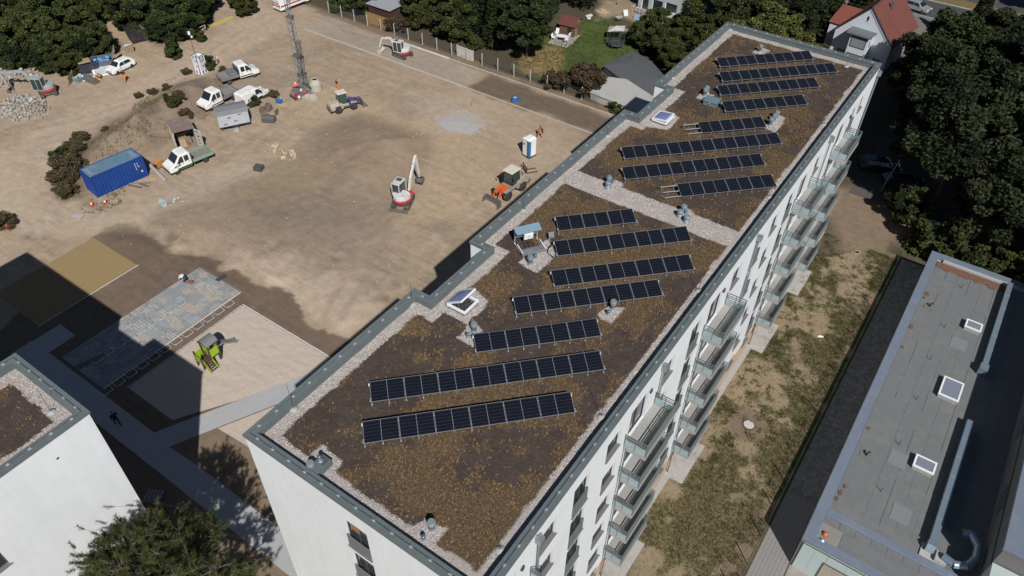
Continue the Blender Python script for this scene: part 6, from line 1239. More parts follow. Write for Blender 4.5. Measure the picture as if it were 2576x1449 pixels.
# patio and white garden furniture
struct(MB().prism(PX([(1378,108),(1400,88),(1445,92),(1460,88),(1440,110),(1425,120)]),0,.03).build('patio',M('patio_slabs',(.34,.32,.30),.9,var=.1)))
t0=G(1411,102); r=thing('garden_table','white oval plastic garden table on the patio','table',t0,rad(20)); MB().prism([(.85*math.cos(t)*(1 if abs(math.cos(t))<.8 else .95),.5*math.sin(t)) for t in np.arange(0,6.28,.4)],.70,.74).build('tabletop',WPLAST,r)
for x in (-.55,.55):
    for y in (-.3,.3): MB().tube((x,y,0),(x,y,.7),.03,6).build('leg',WPLAST,r)
def chair(label,loc,rz):
    r=thing('garden_chair',label,'chair',loc,rz,'white garden chairs'); MB().box(-.25,.25,-.25,.25,.40,.44).build('seat',WPLAST,r); MB(T(-.25,0,.44,0,0,rad(-12))).box(-.03,.02,-.25,.25,0,.62).build('backrest',WPLAST,r)
    for x in (-.22,.22):
        for y in (-.22,.22): MB().tube((x,y,0),(x,y,.42),.022,5).build('leg',WPLAST,r)
    for y in (-.27,.27): MB().box(-.22,.22,y-.02,y+.02,.62,.65).build('armrest',WPLAST,r)
chair('white garden chair at the left end of the table',G(1393,101),rad(0)); chair('white garden chair behind the table near the lounger',G(1400,90),rad(-80)); chair('white garden chair at the right end of the table',G(1428,98),rad(170)); chair('white garden chair at the near right corner of the table',G(1424,107),rad(130))
r=thing('side_table','small round white table by the garden house','table',G(1413,70),0); MB().lathe([(.42,.7),(.42,.74)],16).build('tabletop',WPLAST,r); MB().tube((0,0,0),(0,0,.7),.04,6).build('leg',WPLAST,r)
r=thing('lounger','dark blue folding lounger in front of the garden house','lounger',G(1419,78),rad(80)); NB=M('navy_cloth',(.02,.025,.06),.8); MB(T(0,0,.35,0,0,rad(-6))).box(-.6,.3,-.3,.3,0,.05).build('seat',NB,r); MB(T(.3,0,.38,0,0,rad(-50))).box(0,.7,-.3,.3,0,.05).build('backrest',NB,r)
for x in (-.5,.3): MB().box(x-.02,x+.02,-.3,.3,0,.36).build('leg',GREYM,r)
# trampoline with net, tarp tent, wheelbarrow and building stuff
r=thing('trampoline','trampoline with dark safety net at the edge of the shrubs','trampoline',G(1549,118),0); MB().lathe([(1.05,.55),(1.15,.55),(1.15,.62),(1.05,.62)],20).build('rim',GREYM,r); MB().lathe([(0,.58),(1.05,.58)],20).build('mat',DARKP,r)
NET=M('net_black',(.02,.022,.022),.9)
for k in range(8):
    t=k*math.pi/4; MB().tube((1.15*math.cos(t),1.15*math.sin(t),0),(1.15*math.cos(t),1.15*math.sin(t),2.0),.03,5).build('pole',GREYM,r)
m=MB()
for k in range(48):
    t=k*2*math.pi/48; m.tube((1.12*math.cos(t),1.12*math.sin(t),.62),(1.12*math.cos(t),1.12*math.sin(t),1.95),.011,3,caps=False)
for z in np.arange(.75,1.95,.14):
    for k in range(16): t=k*2*math.pi/16; t2=(k+1)*2*math.pi/16; m.tube((1.12*math.cos(t),1.12*math.sin(t),z),(1.12*math.cos(t2),1.12*math.sin(t2),z),.011,3,caps=False)
m.build('net',NET,r)
r=thing('party_tent','small pale tarp canopy beside the trampoline','tent',G(1548,100),rad(25)); TP=M('tarp_pale',(.46,.44,.41),.8,var=.06); MB().add([(-1.2,-.9,1.5),(1.1,-.8,1.75),(1.2,.9,1.8),(-1.1,.8,1.55),(0,0,2.1)],[(0,1,4),(1,2,4),(2,3,4),(3,0,4)]).build('canopy',TP,r)
for x,y in ((-1.15,-.85),(1.05,-.75),(1.15,.85),(-1.05,.75)): MB().tube((x,y,0),(x,y,1.55),.025,5).build('pole',GREYL,r)
simple("timber_stack","grey weathered timber pile behind the tarp canopy","timber",G(1562,73+5),rad(20),[('board',M('grey_board',(.30,.29,.28),.85),MB(T(0,i*.12-.3,.1+.06*(i%3),random.uniform(-.25,.25))).box(-1.0,1.0,-.08,.08,0,.06)) for i in range(6)])
r=simple('wheelbarrow','pale wheelbarrow standing on the garden lawn','wheelbarrow',G(1556,53),rad(60),[('tray',M('barrow',(.42,.41,.38),.6),MB().loft([[(-.3,-.2,.35),(.3,-.2,.35),(.3,.2,.35),(-.3,.2,.35)],[(-.5,-.35,.65),(.5,-.35,.65),(.5,.35,.65),(-.5,.35,.65)]],sm=False)),('handle',STEELD,MB().tube((-.9,-.25,.5),(.4,-.2,.3),.02,5)),('handle',STEELD,MB().tube((-.9,.25,.5),(.4,.2,.3),.02,5)),('wheel',TYRE,MB().wheel(.5,0,.18,.18,.08))])
simple('window_sash','old blue framed glass sash lying on the lawn','window',G(1606,49),rad(8),[('frame',M('sash_blue',(.16,.26,.36),.6),frame(MB(T(0,0,.3,0,rad(40))),1.5,.95,.08,0,.06)),('pane',M('sash_glass',(.22,.30,.38),.15),MB(T(0,0,.3,0,rad(40))).box(-.68,.68,-.4,.4,.02,.04))])
simple('scaffold_frame','rusty brown frame stack in front of the unfinished house','frame',G(1612,38),rad(-8),[('upright',RUST,MB().tube((x,0,0),(x,.3,1.3),.035,5)) for x in (-1.3,-.65,0,.65,1.3)]+[('rail',RUST,MB().tube((-1.4,.1*z,z),(1.4,.1*z,z),.03,5)) for z in (.3,.8,1.25)])
simple('orange_barrier','orange plastic barrier sheets leaning at the frame stack','barrier',G(1634,43),rad(10),[('sheet',M('barrier_orange',(.42,.12,.035),.7,var=.15),MB(T(0,0,.0,0,rad(-20))).box(-.5,.5,-.03,.03,0,.9)),('sheet',M('barrier_orange',(.42,.12,.035),.7),MB(T(.3,.2,.0,.2,rad(-20))).box(-.4,.4,-.03,.03,0,.8))])
simple('white_laths','white plastic profiles leaning in the garden','laths',G(1576,40),rad(50),[('lath',WPLAST,MB(T(i*.14-.4,0,0,0,rad(-30))).box(0,.1,-.02,.02,0,.9)) for i in range(5)])
simple('rubble_sacks','white rubble sacks beside the orange barrier','sacks',G(1660,52),0,[('sack',WPLAST,MB(T(x,y,.22)).lathe([(0,-.22),(.3,-.18),(.34,.05),(.2,.2),(0,.24)],10)) for x,y in ((-.5,0),(.1,.15),(.6,-.05),(.2,-.4))])
simple('lumber_box','tan wooden crate of boards by the unfinished house','crate',G(1575,17),rad(-10),[('side',WOOD,MB().box(-1.4,1.4,-.55,-.5,0,.7)),('side',WOOD,MB().box(-1.4,1.4,.5,.55,0,.7)),('end',WOOD,MB().box(-1.4,-1.35,-.5,.5,0,.7)),('end',WOOD,MB().box(1.35,1.4,-.5,.5,0,.7)),('board',WOODD,MB().box(-1.3,1.3,-.4,.4,.6,.66))])
heap('sand_heap','small heap of orange sand in the garden','sand heap',G(1515,28),12,1.3,1.0,.7,.04,.08,[M('sand_orange',(.36,.25,.15),.95)],M('sand_orange',(.36,.25,.15),.95,var=.12,bump=.4),None,33)
simple('white_sacks','white sacks heaped beside the garden house','sacks',G(1478,44),0,[('sack',M('sack_pale',(.5,.48,.46),.8),MB(T(x,y,.2)).lathe([(0,-.2),(.34,-.14),(.36,.08),(.18,.2),(0,.22)],10)) for x,y in ((0,0),(.5,-.5),(.2,.5))])
# unfinished house at the top edge
Uh=thing('unfinished_house','grey unfinished house with white door openings at the top edge','house',(-27.0,95.5,0),rad(-3)); UW=M('raw_render',(.40,.43,.45),.85,var=.12)
ops_=[(.6,1.8,.1,2.2),(2.4,4.2,.1,2.2),(4.6,6.6,.9,2.3)]; facade((0,0,0),(1,0,0),8.2,0,6.0,ops_,.25).build('wall',UW,Uh); MB().box(0,8.2,.3,7.5,0,5.9).build('core',M('raw_core',(.25,.26,.27),.9),Uh)
for (a,b,c_,d_) in ops_: MB().box(a,b,.12,.18,c_,d_).build('pane',GLASS,Uh); frame(MB(T((a+b)/2,.1,(c_+d_)/2,0,math.pi/2)),b-a,d_-c_,.09,-.04,.04).build('window_frame',WPLAST,Uh)
MB().box(8.21,8.6,-.3,6,0,6).build('side_wall',M('blue_grey_wall',(.20,.24,.28),.85),Uh); MB().box(-.2,8.4,-1.4,-.02,0,.35).build('step_slab',CONC,Uh); MB().box(-1.5,9.0,-.3,8.0,6.0,6.2).build('roof',M('tile_grey',(.14,.14,.14),.9),Uh)
# low garage slabs beside the block
r=thing('low_garage','low garage with flat white roof, half in the shade of the block','garage',(0,0,0)); wr=M('white_roof',(.40,.395,.375),.85,var=.06,nscale=1,dirt=(.34,.33,.31),dscale=.6)
MB().prism([(-18.6,66.9),(-11.0,66.4),(-11.0,70.3),(-16.6,72.6),(-18.7,71.8)],0,.9).build('wall',M('garage_wall',(.42,.41,.38),.85,var=.08),r); MB().prism([(-18.7,66.8),(-10.9,66.3),(-10.9,70.35),(-16.6,72.7),(-18.8,71.85)],.9,.98).build('roof',wr,r)
r=thing('slate_shed','low shed with dark grey felt roof behind the white garage','shed',(0,0,0)); 
MB().prism([(-20.9,74.3),(-18.2,72.9),(-16.5,72.75),(-10.9,70.4),(-10.5,74.5),(-16.5,79.3),(-20.0,80.5)],0,.9).build('wall',M('shed_dark',(.1,.1,.1),.9),r); MB().loft([[(-21,74.3,.9),(-18.2,72.85,.9),(-10.9,70.45,.9),(-10.5,74.5,.9),(-16.5,79.4,.9),(-20,80.6,.9)],[(-18.5,76.5,1.25),(-17,75.8,1.3),(-13.5,74,1.3),(-13.3,75,1.3),(-16.5,77.3,1.3),(-18.5,78,1.25)]],sm=False).build('roof',M('slate_felt',(.085,.09,.098),.85,var=.12,nscale=1.5),r)
# ---------------------------------------------------------------- house with red roof
Hs=thing('gabled_house','white gabled house with red tiled roof and shuttered bay','house',(2.12,97.2,0),rad(-6)); HWm=M('house_render',(.60,.635,.69),.85,var=.03,nscale=1.5,bump=.1)
HW_,HD,HE,HRg=7.7,9.2,4.0,8.0
facade((0,0,0),(1,0,0),HW_,0,HE,[(.9,2.1,.5,1.6),(5.9,6.9,.5,1.7)],.15).build('wall',HWm,Hs); MB().add([(0,0,HE),(HW_,0,HE),(HW_/2,0,HRg)],[(0,1,2)]).build('gable',HWm,Hs)
MB().box(0,HW_,.2,HD,0,HE-.05).build('core_wall',HWm,Hs); MB().add([(HW_,0,0),(HW_,HD,0),(HW_,HD,HE),(HW_,0,HE)],[(0,1,2,3)]).add([(0,HD,0),(0,0,0),(0,0,HE),(0,HD,HE)],[(0,1,2,3)]).add([(HW_,HD,0),(0,HD,0),(0,HD,HE),(HW_/2,HD,HRg),(HW_,HD,HE)],[(0,1,2,3,4)]).build('side_wall',HWm,Hs)
for (a,b,c_,d_) in ((.9,2.1,.5,1.6),(5.9,6.9,.5,1.7)): MB().box(a,b,.1,.15,c_,d_).build('shutter',M('shutter_grey',(.22,.23,.25),.6),Hs)
TILE=M('red_tiles',(.150,.050,.038),.85,var=.25,nscale=5,bump=.3,bscale=25,dirt=(.115,.042,.035),dscale=.8)
nC=22; sl=math.hypot(HW_/2+.35,HRg-HE); 
for s in (-1,1):
    for k in range(nC):
        f0,f1=k/nC,(k+1)/nC; x0=(HW_/2)+s*(HW_/2+.35)*(1-f0); x1=(HW_/2)+s*(HW_/2+.35)*(1-f1); zE=HE-.36; z0=zE+(HRg+.06-zE)*f0+.035; z1=zE+(HRg+.06-zE)*f1-.0
        m=MB(); vs=[(x0,-.18,z0),(x0,HD+.2,z0),(x1,HD+.2,z1+.035*0),(x1,-.18,z1),(x0,-.18,z0-.06),(x0,HD+.2,z0-.06)]
        fs=[(0,1,2,3),(0,4,5,1)] if s>0 else [(3,2,1,0),(1,5,4,0)]; m.add(vs,fs).build('tile_course',TILE,Hs)
MB().box(HW_/2-.1,HW_/2+.1,-.2,HD+.2,HRg+.02,HRg+.14).build('ridge',TILE,Hs); 
for s in (-1,1):
    m=MB(); x0=HW_/2+s*(HW_/2+.35); m.add([(x0,-.24,HE-.30),(x0,-.24,HE-.46),(HW_/2,-.24,HRg-.02),(HW_/2,-.24,HRg+.12)],[(0,1,2,3),(3,2,1,0)]); m.build('verge_board',M('verge',(.12,.13,.14),.7),Hs)
MB().box(HW_/2+1.0,HW_/2+1.3,4.0,4.3,7.0,7.9).build('chimney',M('chimney_grey',(.1,.11,.13),.7),Hs); MB().tube((HW_+.3,-.15,HE-.35),(HW_+.3,HD+.15,HE-.35),.06,6).build('gutter',GREYM,Hs)
MB().box(3.55,3.8,-.03,.0,6.15,6.75).build('slot_window',DARKP,Hs); MB().box(3.5,3.85,-.06,0,6.08,6.14).build('slot_sill',WPLAST,Hs)
# bay
bx0,bx1,by=2.6,5.1,-1.5
m=MB().box(bx0,bx1,by,0,0,4.9); m.build('bay',HWm,Hs); MB().prism([(bx0-.5,by-.35),(bx1+.35,by-.35),(bx1+.35,0),(bx0-.5,0)],4.9,5.0).build('bay_roof',M('bay_roof',(.13,.155,.16),.7,var=.08),Hs); MB().box(bx0-.52,bx1+.37,by-.37,by-.33,4.7,5.02).build('bay_fascia',M('bay_fascia',(.2,.22,.22),.7),Hs)
SH=M('roller_shutter',(.27,.28,.29),.6,var=.05)
for (z0,z1) in ((3.0,4.4),(.6,2.1)):
    o=frame(MB(T((bx0+bx1)/2,by-.03,(z0+z1)/2,0,math.pi/2)),2.0,z1-z0,.07,-.03,.04).build('window_frame',GREYM,Hs)
    for k in range(int((z1-z0)/.12)): MB().box(bx0+.3,bx1-.3,by-.03,by-.015,z0+.04+k*.12,z0+.14+k*.12).build('shutter_slat',SH,o)
    MB().box(bx1+.002,bx1+.03,by+.35,by+.95,z0+.1,z1-.1).build('side_window',WPLAST,Hs); MB().box(bx1+.03,bx1+.035,by+.42,by+.88,z0+.2,z1-.2).build('pane',GLASS,Hs)
# cross wing on the left
m=MB().add([(-2.2,3.0,3.4),(1.6,3.0,3.4),(1.6,5.2,5.4),(-1.6,5.2,5.4)],[(0,1,2,3)]); m.build('wing_roof',M('red_tiles_bright',(.19,.055,.036),.75,var=.15,nscale=5),Hs); MB().box(-2.0,0,3.2,6.0,0,3.35).build('wing_wall',HWm,Hs)
# garden wall, driveway, bin
struct(sheet('driveway',[(11.3,101),(15.5,100),(16.5,117.5),(9,117.5)],.012,M('drive_gravel',(.17,.15,.125),.95,var=.15,nscale=1.5,bump=.3)))
r=thing('garden_wall','low dark red garden wall beside the house drive','wall',(0,0,0)); MB().box(10.9,15.2,107.2,107.5,0,.9).build('wall_body',M('wall_redbrown',(.07,.035,.03),.9,var=.2),r); MB().box(10.85,15.25,107.15,107.55,.9,.96).build('cap',DARKP,r)
simple('wheelie_bin','dark wheelie bin at the drive entrance','bin',G(2287,64),rad(10),[('body',DARKP,MB().loft([[(-.24,-.28,.05),(.24,-.28,.05),(.24,.28,.05),(-.24,.28,.05)],[(-.29,-.34,1.0),(.29,-.34,1.0),(.29,.34,1.0),(-.29,.34,1.0)]],sm=False)),('lid',M('bin_lid',(.05,.05,.055),.5),MB().box(-.31,.31,-.37,.37,1.0,1.07)),('wheel',TYRE,MB().wheel(-.2,0,.1,.1,.5))])
# street with pavement, kerb and verge
ASPH=M('asphalt',(.055,.057,.062),.9,var=.15,nscale=1.2,bump=.15,bscale=30,dirt=(.075,.075,.078),dscale=.4); PAVE=M('pavement_slabs',(.16,.16,.165),.9,var=.1,nscale=1)
sheet('road',[(-80,119.9),(120,119.0),(120,126.0),(-80,126.8)],.008,ASPH); struct(MB().prism([(-80,117.6),(120,116.8),(120,118.85),(-80,119.75)],-.1,.12).build('pavement',PAVE)); struct(MB().prism([(-80,119.76),(120,118.86),(120,119.02),(-80,119.92)],-.1,.125).build('kerb',CONC))
struct(MB().prism([(-80,126.85),(120,126.05),(120,126.2),(-80,127.0)],-.1,.12).build('kerb',CONC)); sheet('verge',[(-80,127),(120,126.2),(120,129.6),(-80,130.2)],.05,M('verge_grass',(.16,.115,.05),.95,var=.3,nscale=1.2,bump=.5),.1)
sheet('road',[(-80,130.4),(120,129.8),(120,137),(-80,138)],.008,ASPH)
r=thing('street_lamp','slim grey street lamp leaning over the street trees','street lamp',G(2462,92),0); MB().tube((0,0,0),(.3,.6,8.0),.07,8,.05).build('pole',GREYL,r); MB().tube((.3,.6,8.0),(.4,1.8,8.3),.04,6).build('arm',GREYL,r); MB().cbox(.42,2.1,8.32,.25,.7,.12).build('lamp_head',GREYL,r)
r=thing('leaning_pole','pale pole leaning beside the cars in the tree shade','pole',(17.3,68.3,0),0); MB().tube((0,0,0),(.5,1.2,3.6),.05,6).build('pole',GREYL,r); MB().lathe([(.15,0),(.15,.1)],10).build('foot',GREYM,r)
sheet('parking',[(14.5,66),(26,66),(26,80),(14.5,80)],.006,M('parking_gravel',(.09,.08,.07),.95,var=.2))
# ================================================================ TREES AND SHRUBS
def leafmat(name,c): return M(name,c,.75,var=.12,nscale=.6,attr=True,spec=.2)
LEAF=leafmat('foliage',(.05,.07,.02)); BARK=M('bark',(.11,.085,.065),.9,var=.25,nscale=5,bump=.4); BIRCH=M('birch_bark',(.42,.40,.37),.85,var=.25,nscale=3)
def leaves(P0,rg,size,cols,flat=.5,aspect=.55,droop=0):
    """leaf quads at points P0 with random orientation; cols per point"""
    n=len(P0); u=rg.normal(size=(n,3)); u/=np.linalg.norm(u,axis=1,keepdims=True); u[:,2]=u[:,2]*flat-droop; u/=np.linalg.norm(u,axis=1,keepdims=True)
    w_=rg.normal(size=(n,3)); w_-=u*(w_*u).sum(1,keepdims=True); w_/=np.linalg.norm(w_,axis=1,keepdims=True)
    s=size*rg.uniform(.6,1.35,(n,1)); a=P0-u*s; b=P0+w_*s*aspect; c_=P0+u*s; d=P0-w_*s*aspect
    V=np.stack([a,b,c_,d],1).reshape(-1,3); C=np.repeat(np.concatenate([cols,np.ones((n,1))],1),4,0); return V,np.arange(4*n).reshape(-1,4),C
def clump_points(rg,n,rx,rz,zc,nclump,cr,hollow=.45,lump=.25,bottom=-.7):
    """points grouped in leaf clumps spread through an uneven crown"""
    d=rg.normal(size=(nclump*3,3)); d/=np.linalg.norm(d,axis=1,keepdims=True); d=d[d[:,2]>bottom][:nclump]; k=len(d)
    rr=(hollow+(1-hollow)*rg.random(k)**.45)*(1+lump*(rg.random(k)-.5)*2)
    cen=d*rr[:,None]*np.array([rx,rx,rz])+np.array([0,0,zc]); i=rg.integers(0,k,n); off=rg.normal(size=(n,3)); off/=np.linalg.norm(off,axis=1,keepdims=True); off*=(rg.random((n,1))**.5)*cr*np.array([1,1,.7])
    return cen[i]+off,i,cen
def trunk_mesh(name,h,r0,cen,rg,mat,nb=14,lean=(0,0),z0=.35):
    m=MB(); top=Vector((lean[0],lean[1],h)); m.tube((0,0,-.2),tuple(top*.5),r0,9,r0*.7).tube(tuple(top*.5),tuple(top),r0*.7,8,r0*.3)
    for j in rg.choice(len(cen),min(nb,len(cen)),replace=False):
        c_=Vector(cen[j]); b=top*float(rg.uniform(z0,.9)); mid=b.lerp(c_,.5)+Vector((0,0,.15*h*.3)); m.tube(tuple(b),tuple(mid),r0*.32,6,r0*.2).tube(tuple(mid),tuple(c_),r0*.2,5,r0*.06)
    return m.mesh(name,mat)
def broad(seed,h,rx,rz,nl,size,c0,c1,nclump=70,cr=.95,autumn=None,hollow=.4,bark=BARK,bottom=-.75):
    rg=np.random.default_rng(seed); zc=h-rz; P0,i,cen=clump_points(rg,nl,rx,rz,zc,nclump,cr,hollow,.28,bottom); k=len(cen)
    cl=rg.random((k,1)); cc=np.array(c0)*(1-cl)+np.array(c1)*cl; col=cc[i]*rg.uniform(.65,1.4,(nl,1))
    if autumn is not None: q=rg.random(nl)<.03; col[q]=np.array(autumn)*rg.uniform(.6,1.2,(q.sum(),1))
    V,F,C=leaves(P0,rg,size,col); return trunk_mesh('trunk',zc+rz*.3,max(.1,h*.02),cen,rg,bark),npmesh('crown',V,F,LEAF,C)
def conifer(seed,h,r,nl,c0,c1,size=.34):
    rg=np.random.default_rng(seed); t=rg.random(nl)**.75; z=h*(.12+.88*t); nw=int(h/.55); zi=np.round(z/.55)*.55+rg.normal(0,.07,nl); R_=r*(1-(zi/h)*.96)+.1; ang=rg.uniform(0,6.283,nl); nb=9; ba=np.round(ang/6.283*nb+((zi/.55).astype(int)%2)*.5)*6.283/nb; ang=ba+rg.normal(0,.17,nl); q=rg.random(nl)**.55*R_
    P0=np.stack([q*np.cos(ang),q*np.sin(ang),zi-.28*q+rg.normal(0,.05,nl)],1); cl=rg.random((nl,1)); col=(np.array(c0)*(1-cl)+np.array(c1)*cl)*rg.uniform(.6,1.3,(nl,1))
    V,F,C=leaves(P0,rg,size,col,.35,.35,.35); m=MB().tube((0,0,-.2),(0,0,h*.97),h*.018,8,.03)
    for k in range(14): a=k*2.4; zz=h*(.2+.05*k); m.tube((0,0,zz),(r*(1-zz/h)*.8*math.cos(a),r*(1-zz/h)*.8*math.sin(a),zz-.3),.05,5,.02)
    return m.mesh('trunk',BARK),npmesh('crown',V,F,LEAF,C)
D0,D1=(.012,.018,.008),(.032,.042,.017); G0,G1=(.030,.042,.012),(.062,.078,.022); Y0,Y1=(.055,.06,.014),(.10,.10,.026); O0,O1=(.045,.034,.020),(.095,.064,.038)
TV={'d1':broad(1,13,5.2,4.6,44000,.205,D0,D1,90,1.25),'d2':broad(2,12,4.6,4.4,40000,.205,D0,D1,80,1.2,(.09,.06,.02)),'d3':broad(3,11,4.2,3.8,34000,.20,G0,D1,70,1.1),
    'b1':broad(4,6.2,3.4,2.9,24000,.17,G0,G1,60,.85,(.12,.08,.02),bottom=-.9),'b2':broad(5,5.2,3.0,2.5,20000,.16,D0,G1,55,.8,None,bottom=-.9),'b3':broad(6,4.6,2.6,2.2,16000,.15,G0,Y0,50,.7,(.14,.09,.02),bottom=-.9),
    'y1':broad(7,8.5,3.2,3.2,22000,.18,G1,Y1,55,.9),'l1':broad(8,9.5,3.0,3.9,7000,.20,G0,Y0,60,.8,None,.15,BIRCH),'s1':broad(9,2.4,1.3,1.2,5200,.15,D0,G1,24,.45,None,.3,BARK,-1),'s2':broad(10,1.9,1.1,.95,4200,.14,G0,Y0,20,.4,(.14,.08,.02),.3,BARK,-1),'r1':broad(13,2.6,1.9,1.2,7000,.15,O0,O1,34,.5,None,.3,BARK,-1),
    'x1':broad(14,1.35,1.2,.62,6000,.075,(.060,.048,.026),(.115,.088,.048),26,.4,(.05,.055,.02),.3,BARK,-1),'c1':conifer(11,13,2.9,15000,D0,D1),'c2':conifer(12,10.5,2.4,11000,D0,G0)}
def tree(kind,loc,label,group,cat='tree',s=1.0,rz=None,name='broadleaf_tree'):
    r=thing(name,label,cat,(loc[0],loc[1],loc[2] if len(loc)>2 else 0),random.uniform(0,6.28) if rz is None else rz,group); sz=random.uniform(.93,1.07); r.scale=(s,s,s*sz); link('trunk',TV[kind][0],r); link('crown',TV[kind][1],r); return r
# wood at the top left: pixel = crown centre seen at about 3 m
ORD=['first','second','third','fourth','fifth','sixth','seventh','eighth','ninth','tenth','eleventh','twelfth','thirteenth','fourteenth','fifteenth','sixteenth','seventeenth','eighteenth','nineteenth','twentieth']
def wood(lst,zc,grp,what,name='broadleaf_tree',cat='tree'):
    lst=sorted(lst,key=lambda t:t[0][0])
    for i,(px_,kind,s) in enumerate(lst):
        p=G(px_[0],px_[1],zc*s); tree(kind,(p.x,p.y,0),f'{what}, {ORD[i]} from the left',grp,cat,s,name=name)
wood([((30,35),'d3',.7),((92,30),'b1',1.0),((160,22),'d3',.6),((62,85),'b1',.95),((138,75),'b1',.9),((198,58),'b1',.78),((242,98),'b2',.72),((112,135),'b2',.72),((158,152),'b3',.66),((28,128),'b2',.8),((262,10),'y1',.62),((85,2),'d2',.6),((215,15),'b1',.8),((190,112),'b2',.7),((0,75),'b1',.9)],3.2,'wood edge trees at the top left','bushy green tree in the left wood')
wood([((320,15),'b2',1.0),((372,30),'b2',.98),((428,18),'b2',1.0),((478,22),'b2',.9),((412,66),'b2',.74),((458,60),'b2',.7),((350,-8),'d2',.55),((440,-12),'d2',.6),((502,0),'b1',.7),((425,96),'s1',.9),((500,62),'s2',.8)],3.0,'dark trees beside the haul road','dark bushy tree beside the haul road')
wood([((620,12),'b3',.6),((600,-8),'b1',.6)],2.6,'trees at the site entrance','green bush at the site entrance')
# row behind the upper fence
def row(lst,grp,what,name='broadleaf_tree',cat='tree'):
    for i,(x,y,kind,s) in enumerate(sorted(lst)): tree(kind,(x,y,0),f'{what}, {ORD[i]} from the left',grp,cat,s,name=name)
row([(-66,74,'d2',.7),(-60.5,69.5,'b2',.8),(-62,78,'d1',.7),(-54.5,77,'d1',.72),(-50.0,71.0,'b3',1.0),(-46.5,75,'y1',1.0),(-43.5,70.5,'b2',1.0),(-40,76.5,'d2',.85),(-34.5,75.5,'d1',.80),(-31.6,71.8,'d3',.88),(-37,80,'d3',.8),(-39.2,69.3,'s2',1.2)],'trees behind the wire fence','leafy tree behind the wire fence')
row([(-42.5,73.5,'c1',.80),(-39.5,74.5,'c1',.9),(-37.0,72.0,'c2',1.0)],'conifers behind the wire fence','dark conifer behind the wire fence','conifer_tree')
row([(-49,86,'d1',.8),(-43,88,'d2',.85),(-38,88,'d1',.8),(-34,91,'c1',.8),(-56,86,'d3',.9)],'trees far behind the fence','dark tree far behind the fence')
# garden shrubs between lawn and block
row([(-20.5,84.5,'b2',.7),(-18.2,83.5,'b2',.75),(-16.0,82.5,'b3',.8),(-14.2,80.6,'b3',.75),(-12.0,79.0,'b3',.7),(-10.0,76.8,'b3',.65),(-19.5,87.5,'b1',.7),(-16,87,'b3',.9),(-12.5,84.5,'b3',.9),(-9.5,81.5,'b3',.85),(-7.5,79,'b2',.7)],'garden shrubs beside the block','garden shrub beside the far end of the block','garden_shrub','shrub')
row([(-15.2,88,'l1',.75),(-11.0,83,'l1',.62),(-10.5,90,'l1',.9)],'young birches in the garden','slim young birch with pale stem in the garden','birch_tree')
row([(-6,86,'y1',.9),(-3.5,89.5,'y1',1.0),(-9,93,'d3',.9),(-13,96,'d2',.85),(-5,97,'d1',.8),(-18,99,'d1',.85),(1.5,88.5,'y1',.72)],'trees beyond the far parapet','leafy tree beyond the far parapet')
row([(-3.2,99,'c1',.95),(-1.0,103.5,'c1',1.05),(-6.5,102,'c1',1.0),(2,111,'c2',1.0)],'conifers left of the red roofed house','tall dark conifer left of the red roofed house','conifer_tree')
tree('r1',(-20.6,68.3,0),'brown dry climber bush hanging over the fence by the garage','climbers on the fence','shrub',1.25,name='climber_bush'); tree('r1',(-23.8,67.4,0),'reddish dry climber bush on the fence left of the garage','climbers on the fence','shrub',.9,name='climber_bush'); tree('r1',(-51.5,67.3,0),'reddish shrub beside the ochre board screen','climbers on the fence','shrub',.8,name='climber_bush')
for x,l in ((-14.6,'green weed clump at the foot of the white garage'),(-63.5,'green weed bush at the fence end near the service van')): tree('s1',(x,66.0 if x>-20 else 67.3,0),l,'weed clumps along the fence','shrub',.55 if x>-20 else 1.0,name='weed_clump')
# big shady trees on the right
BIGT=[(22.5,68.5,'d1',1.0),(27.5,64.5,'d2',.95),(33.5,63.5,'d1',.95),(40,63,'d2',1.0),(24,76.5,'d2',1.05),(30.5,72,'d1',1.05),(37.5,70.5,'d2',1.05),(45,69,'d1',1.0),(20.5,83.5,'d1',.98),(27.5,82,'d1',1.1),(35,80,'d2',1.1),(43,78,'d1',1.1),(17.0,91.0,'d3',.98),(24,91,'d2',1.0),(31.5,90,'d1',1.1),(39.5,88,'d2',1.1),(21.5,99.5,'d2',.9),(28.5,99,'d1',1.0),(36,97.5,'d1',1.05),(44,96,'d2',1.1),(26.5,107.5,'d2',.85),(34,106.5,'d1',.95),(42,105,'d2',1.0),(15.6,86.5,'d3',.8),(18.6,79.5,'d2',.92),(16.4,95,'d3',.85)]
BIGT.sort(key=lambda t:(t[1],t[0]))
rown={}
for i,(x,y,k,s) in enumerate(BIGT):
    j=int((y-60)/8.5); rown[j]=rown.get(j,0)+1; tree(k,(x,y,0),f'shady tree of the right hand grove, {ORD[j]} row back, {ORD[rown[j]-1]} in its row','shady grove on the right',s=s)
tree('c1',(17.6,111.5,0),'dark columnar yew beside the drive of the red roofed house',None,s=.78,name='conifer_tree')
tree('d3',(13.2,131.5,0),'dark street tree on the far verge',None,s=.8); tree('d2',(26,133,0),'wide street tree at the top right corner',None,s=.9)
# undergrowth by the low building
und=[(25.5,58.6,'s2',1.3),(27.6,58.3,'s1',1.3),(29.6,58.0,'s2',1.4),(31.8,58.2,'s2',1.4),(33.8,58.0,'r1',.7),(23.3,60.5,'s1',1.4),(26.4,60.4,'s1',1.6),(30.5,60.2,'b3',.7),(35.6,58.6,'s2',1.3),(20.6,64.4,'b2',.72)]
for i,(x,y,k,s) in enumerate(und): tree(k,(x,y,0),f'undergrowth shrub behind the low building, {ORD[i]} counted from the lane','undergrowth behind the low building','shrub',s,name='undergrowth_shrub')
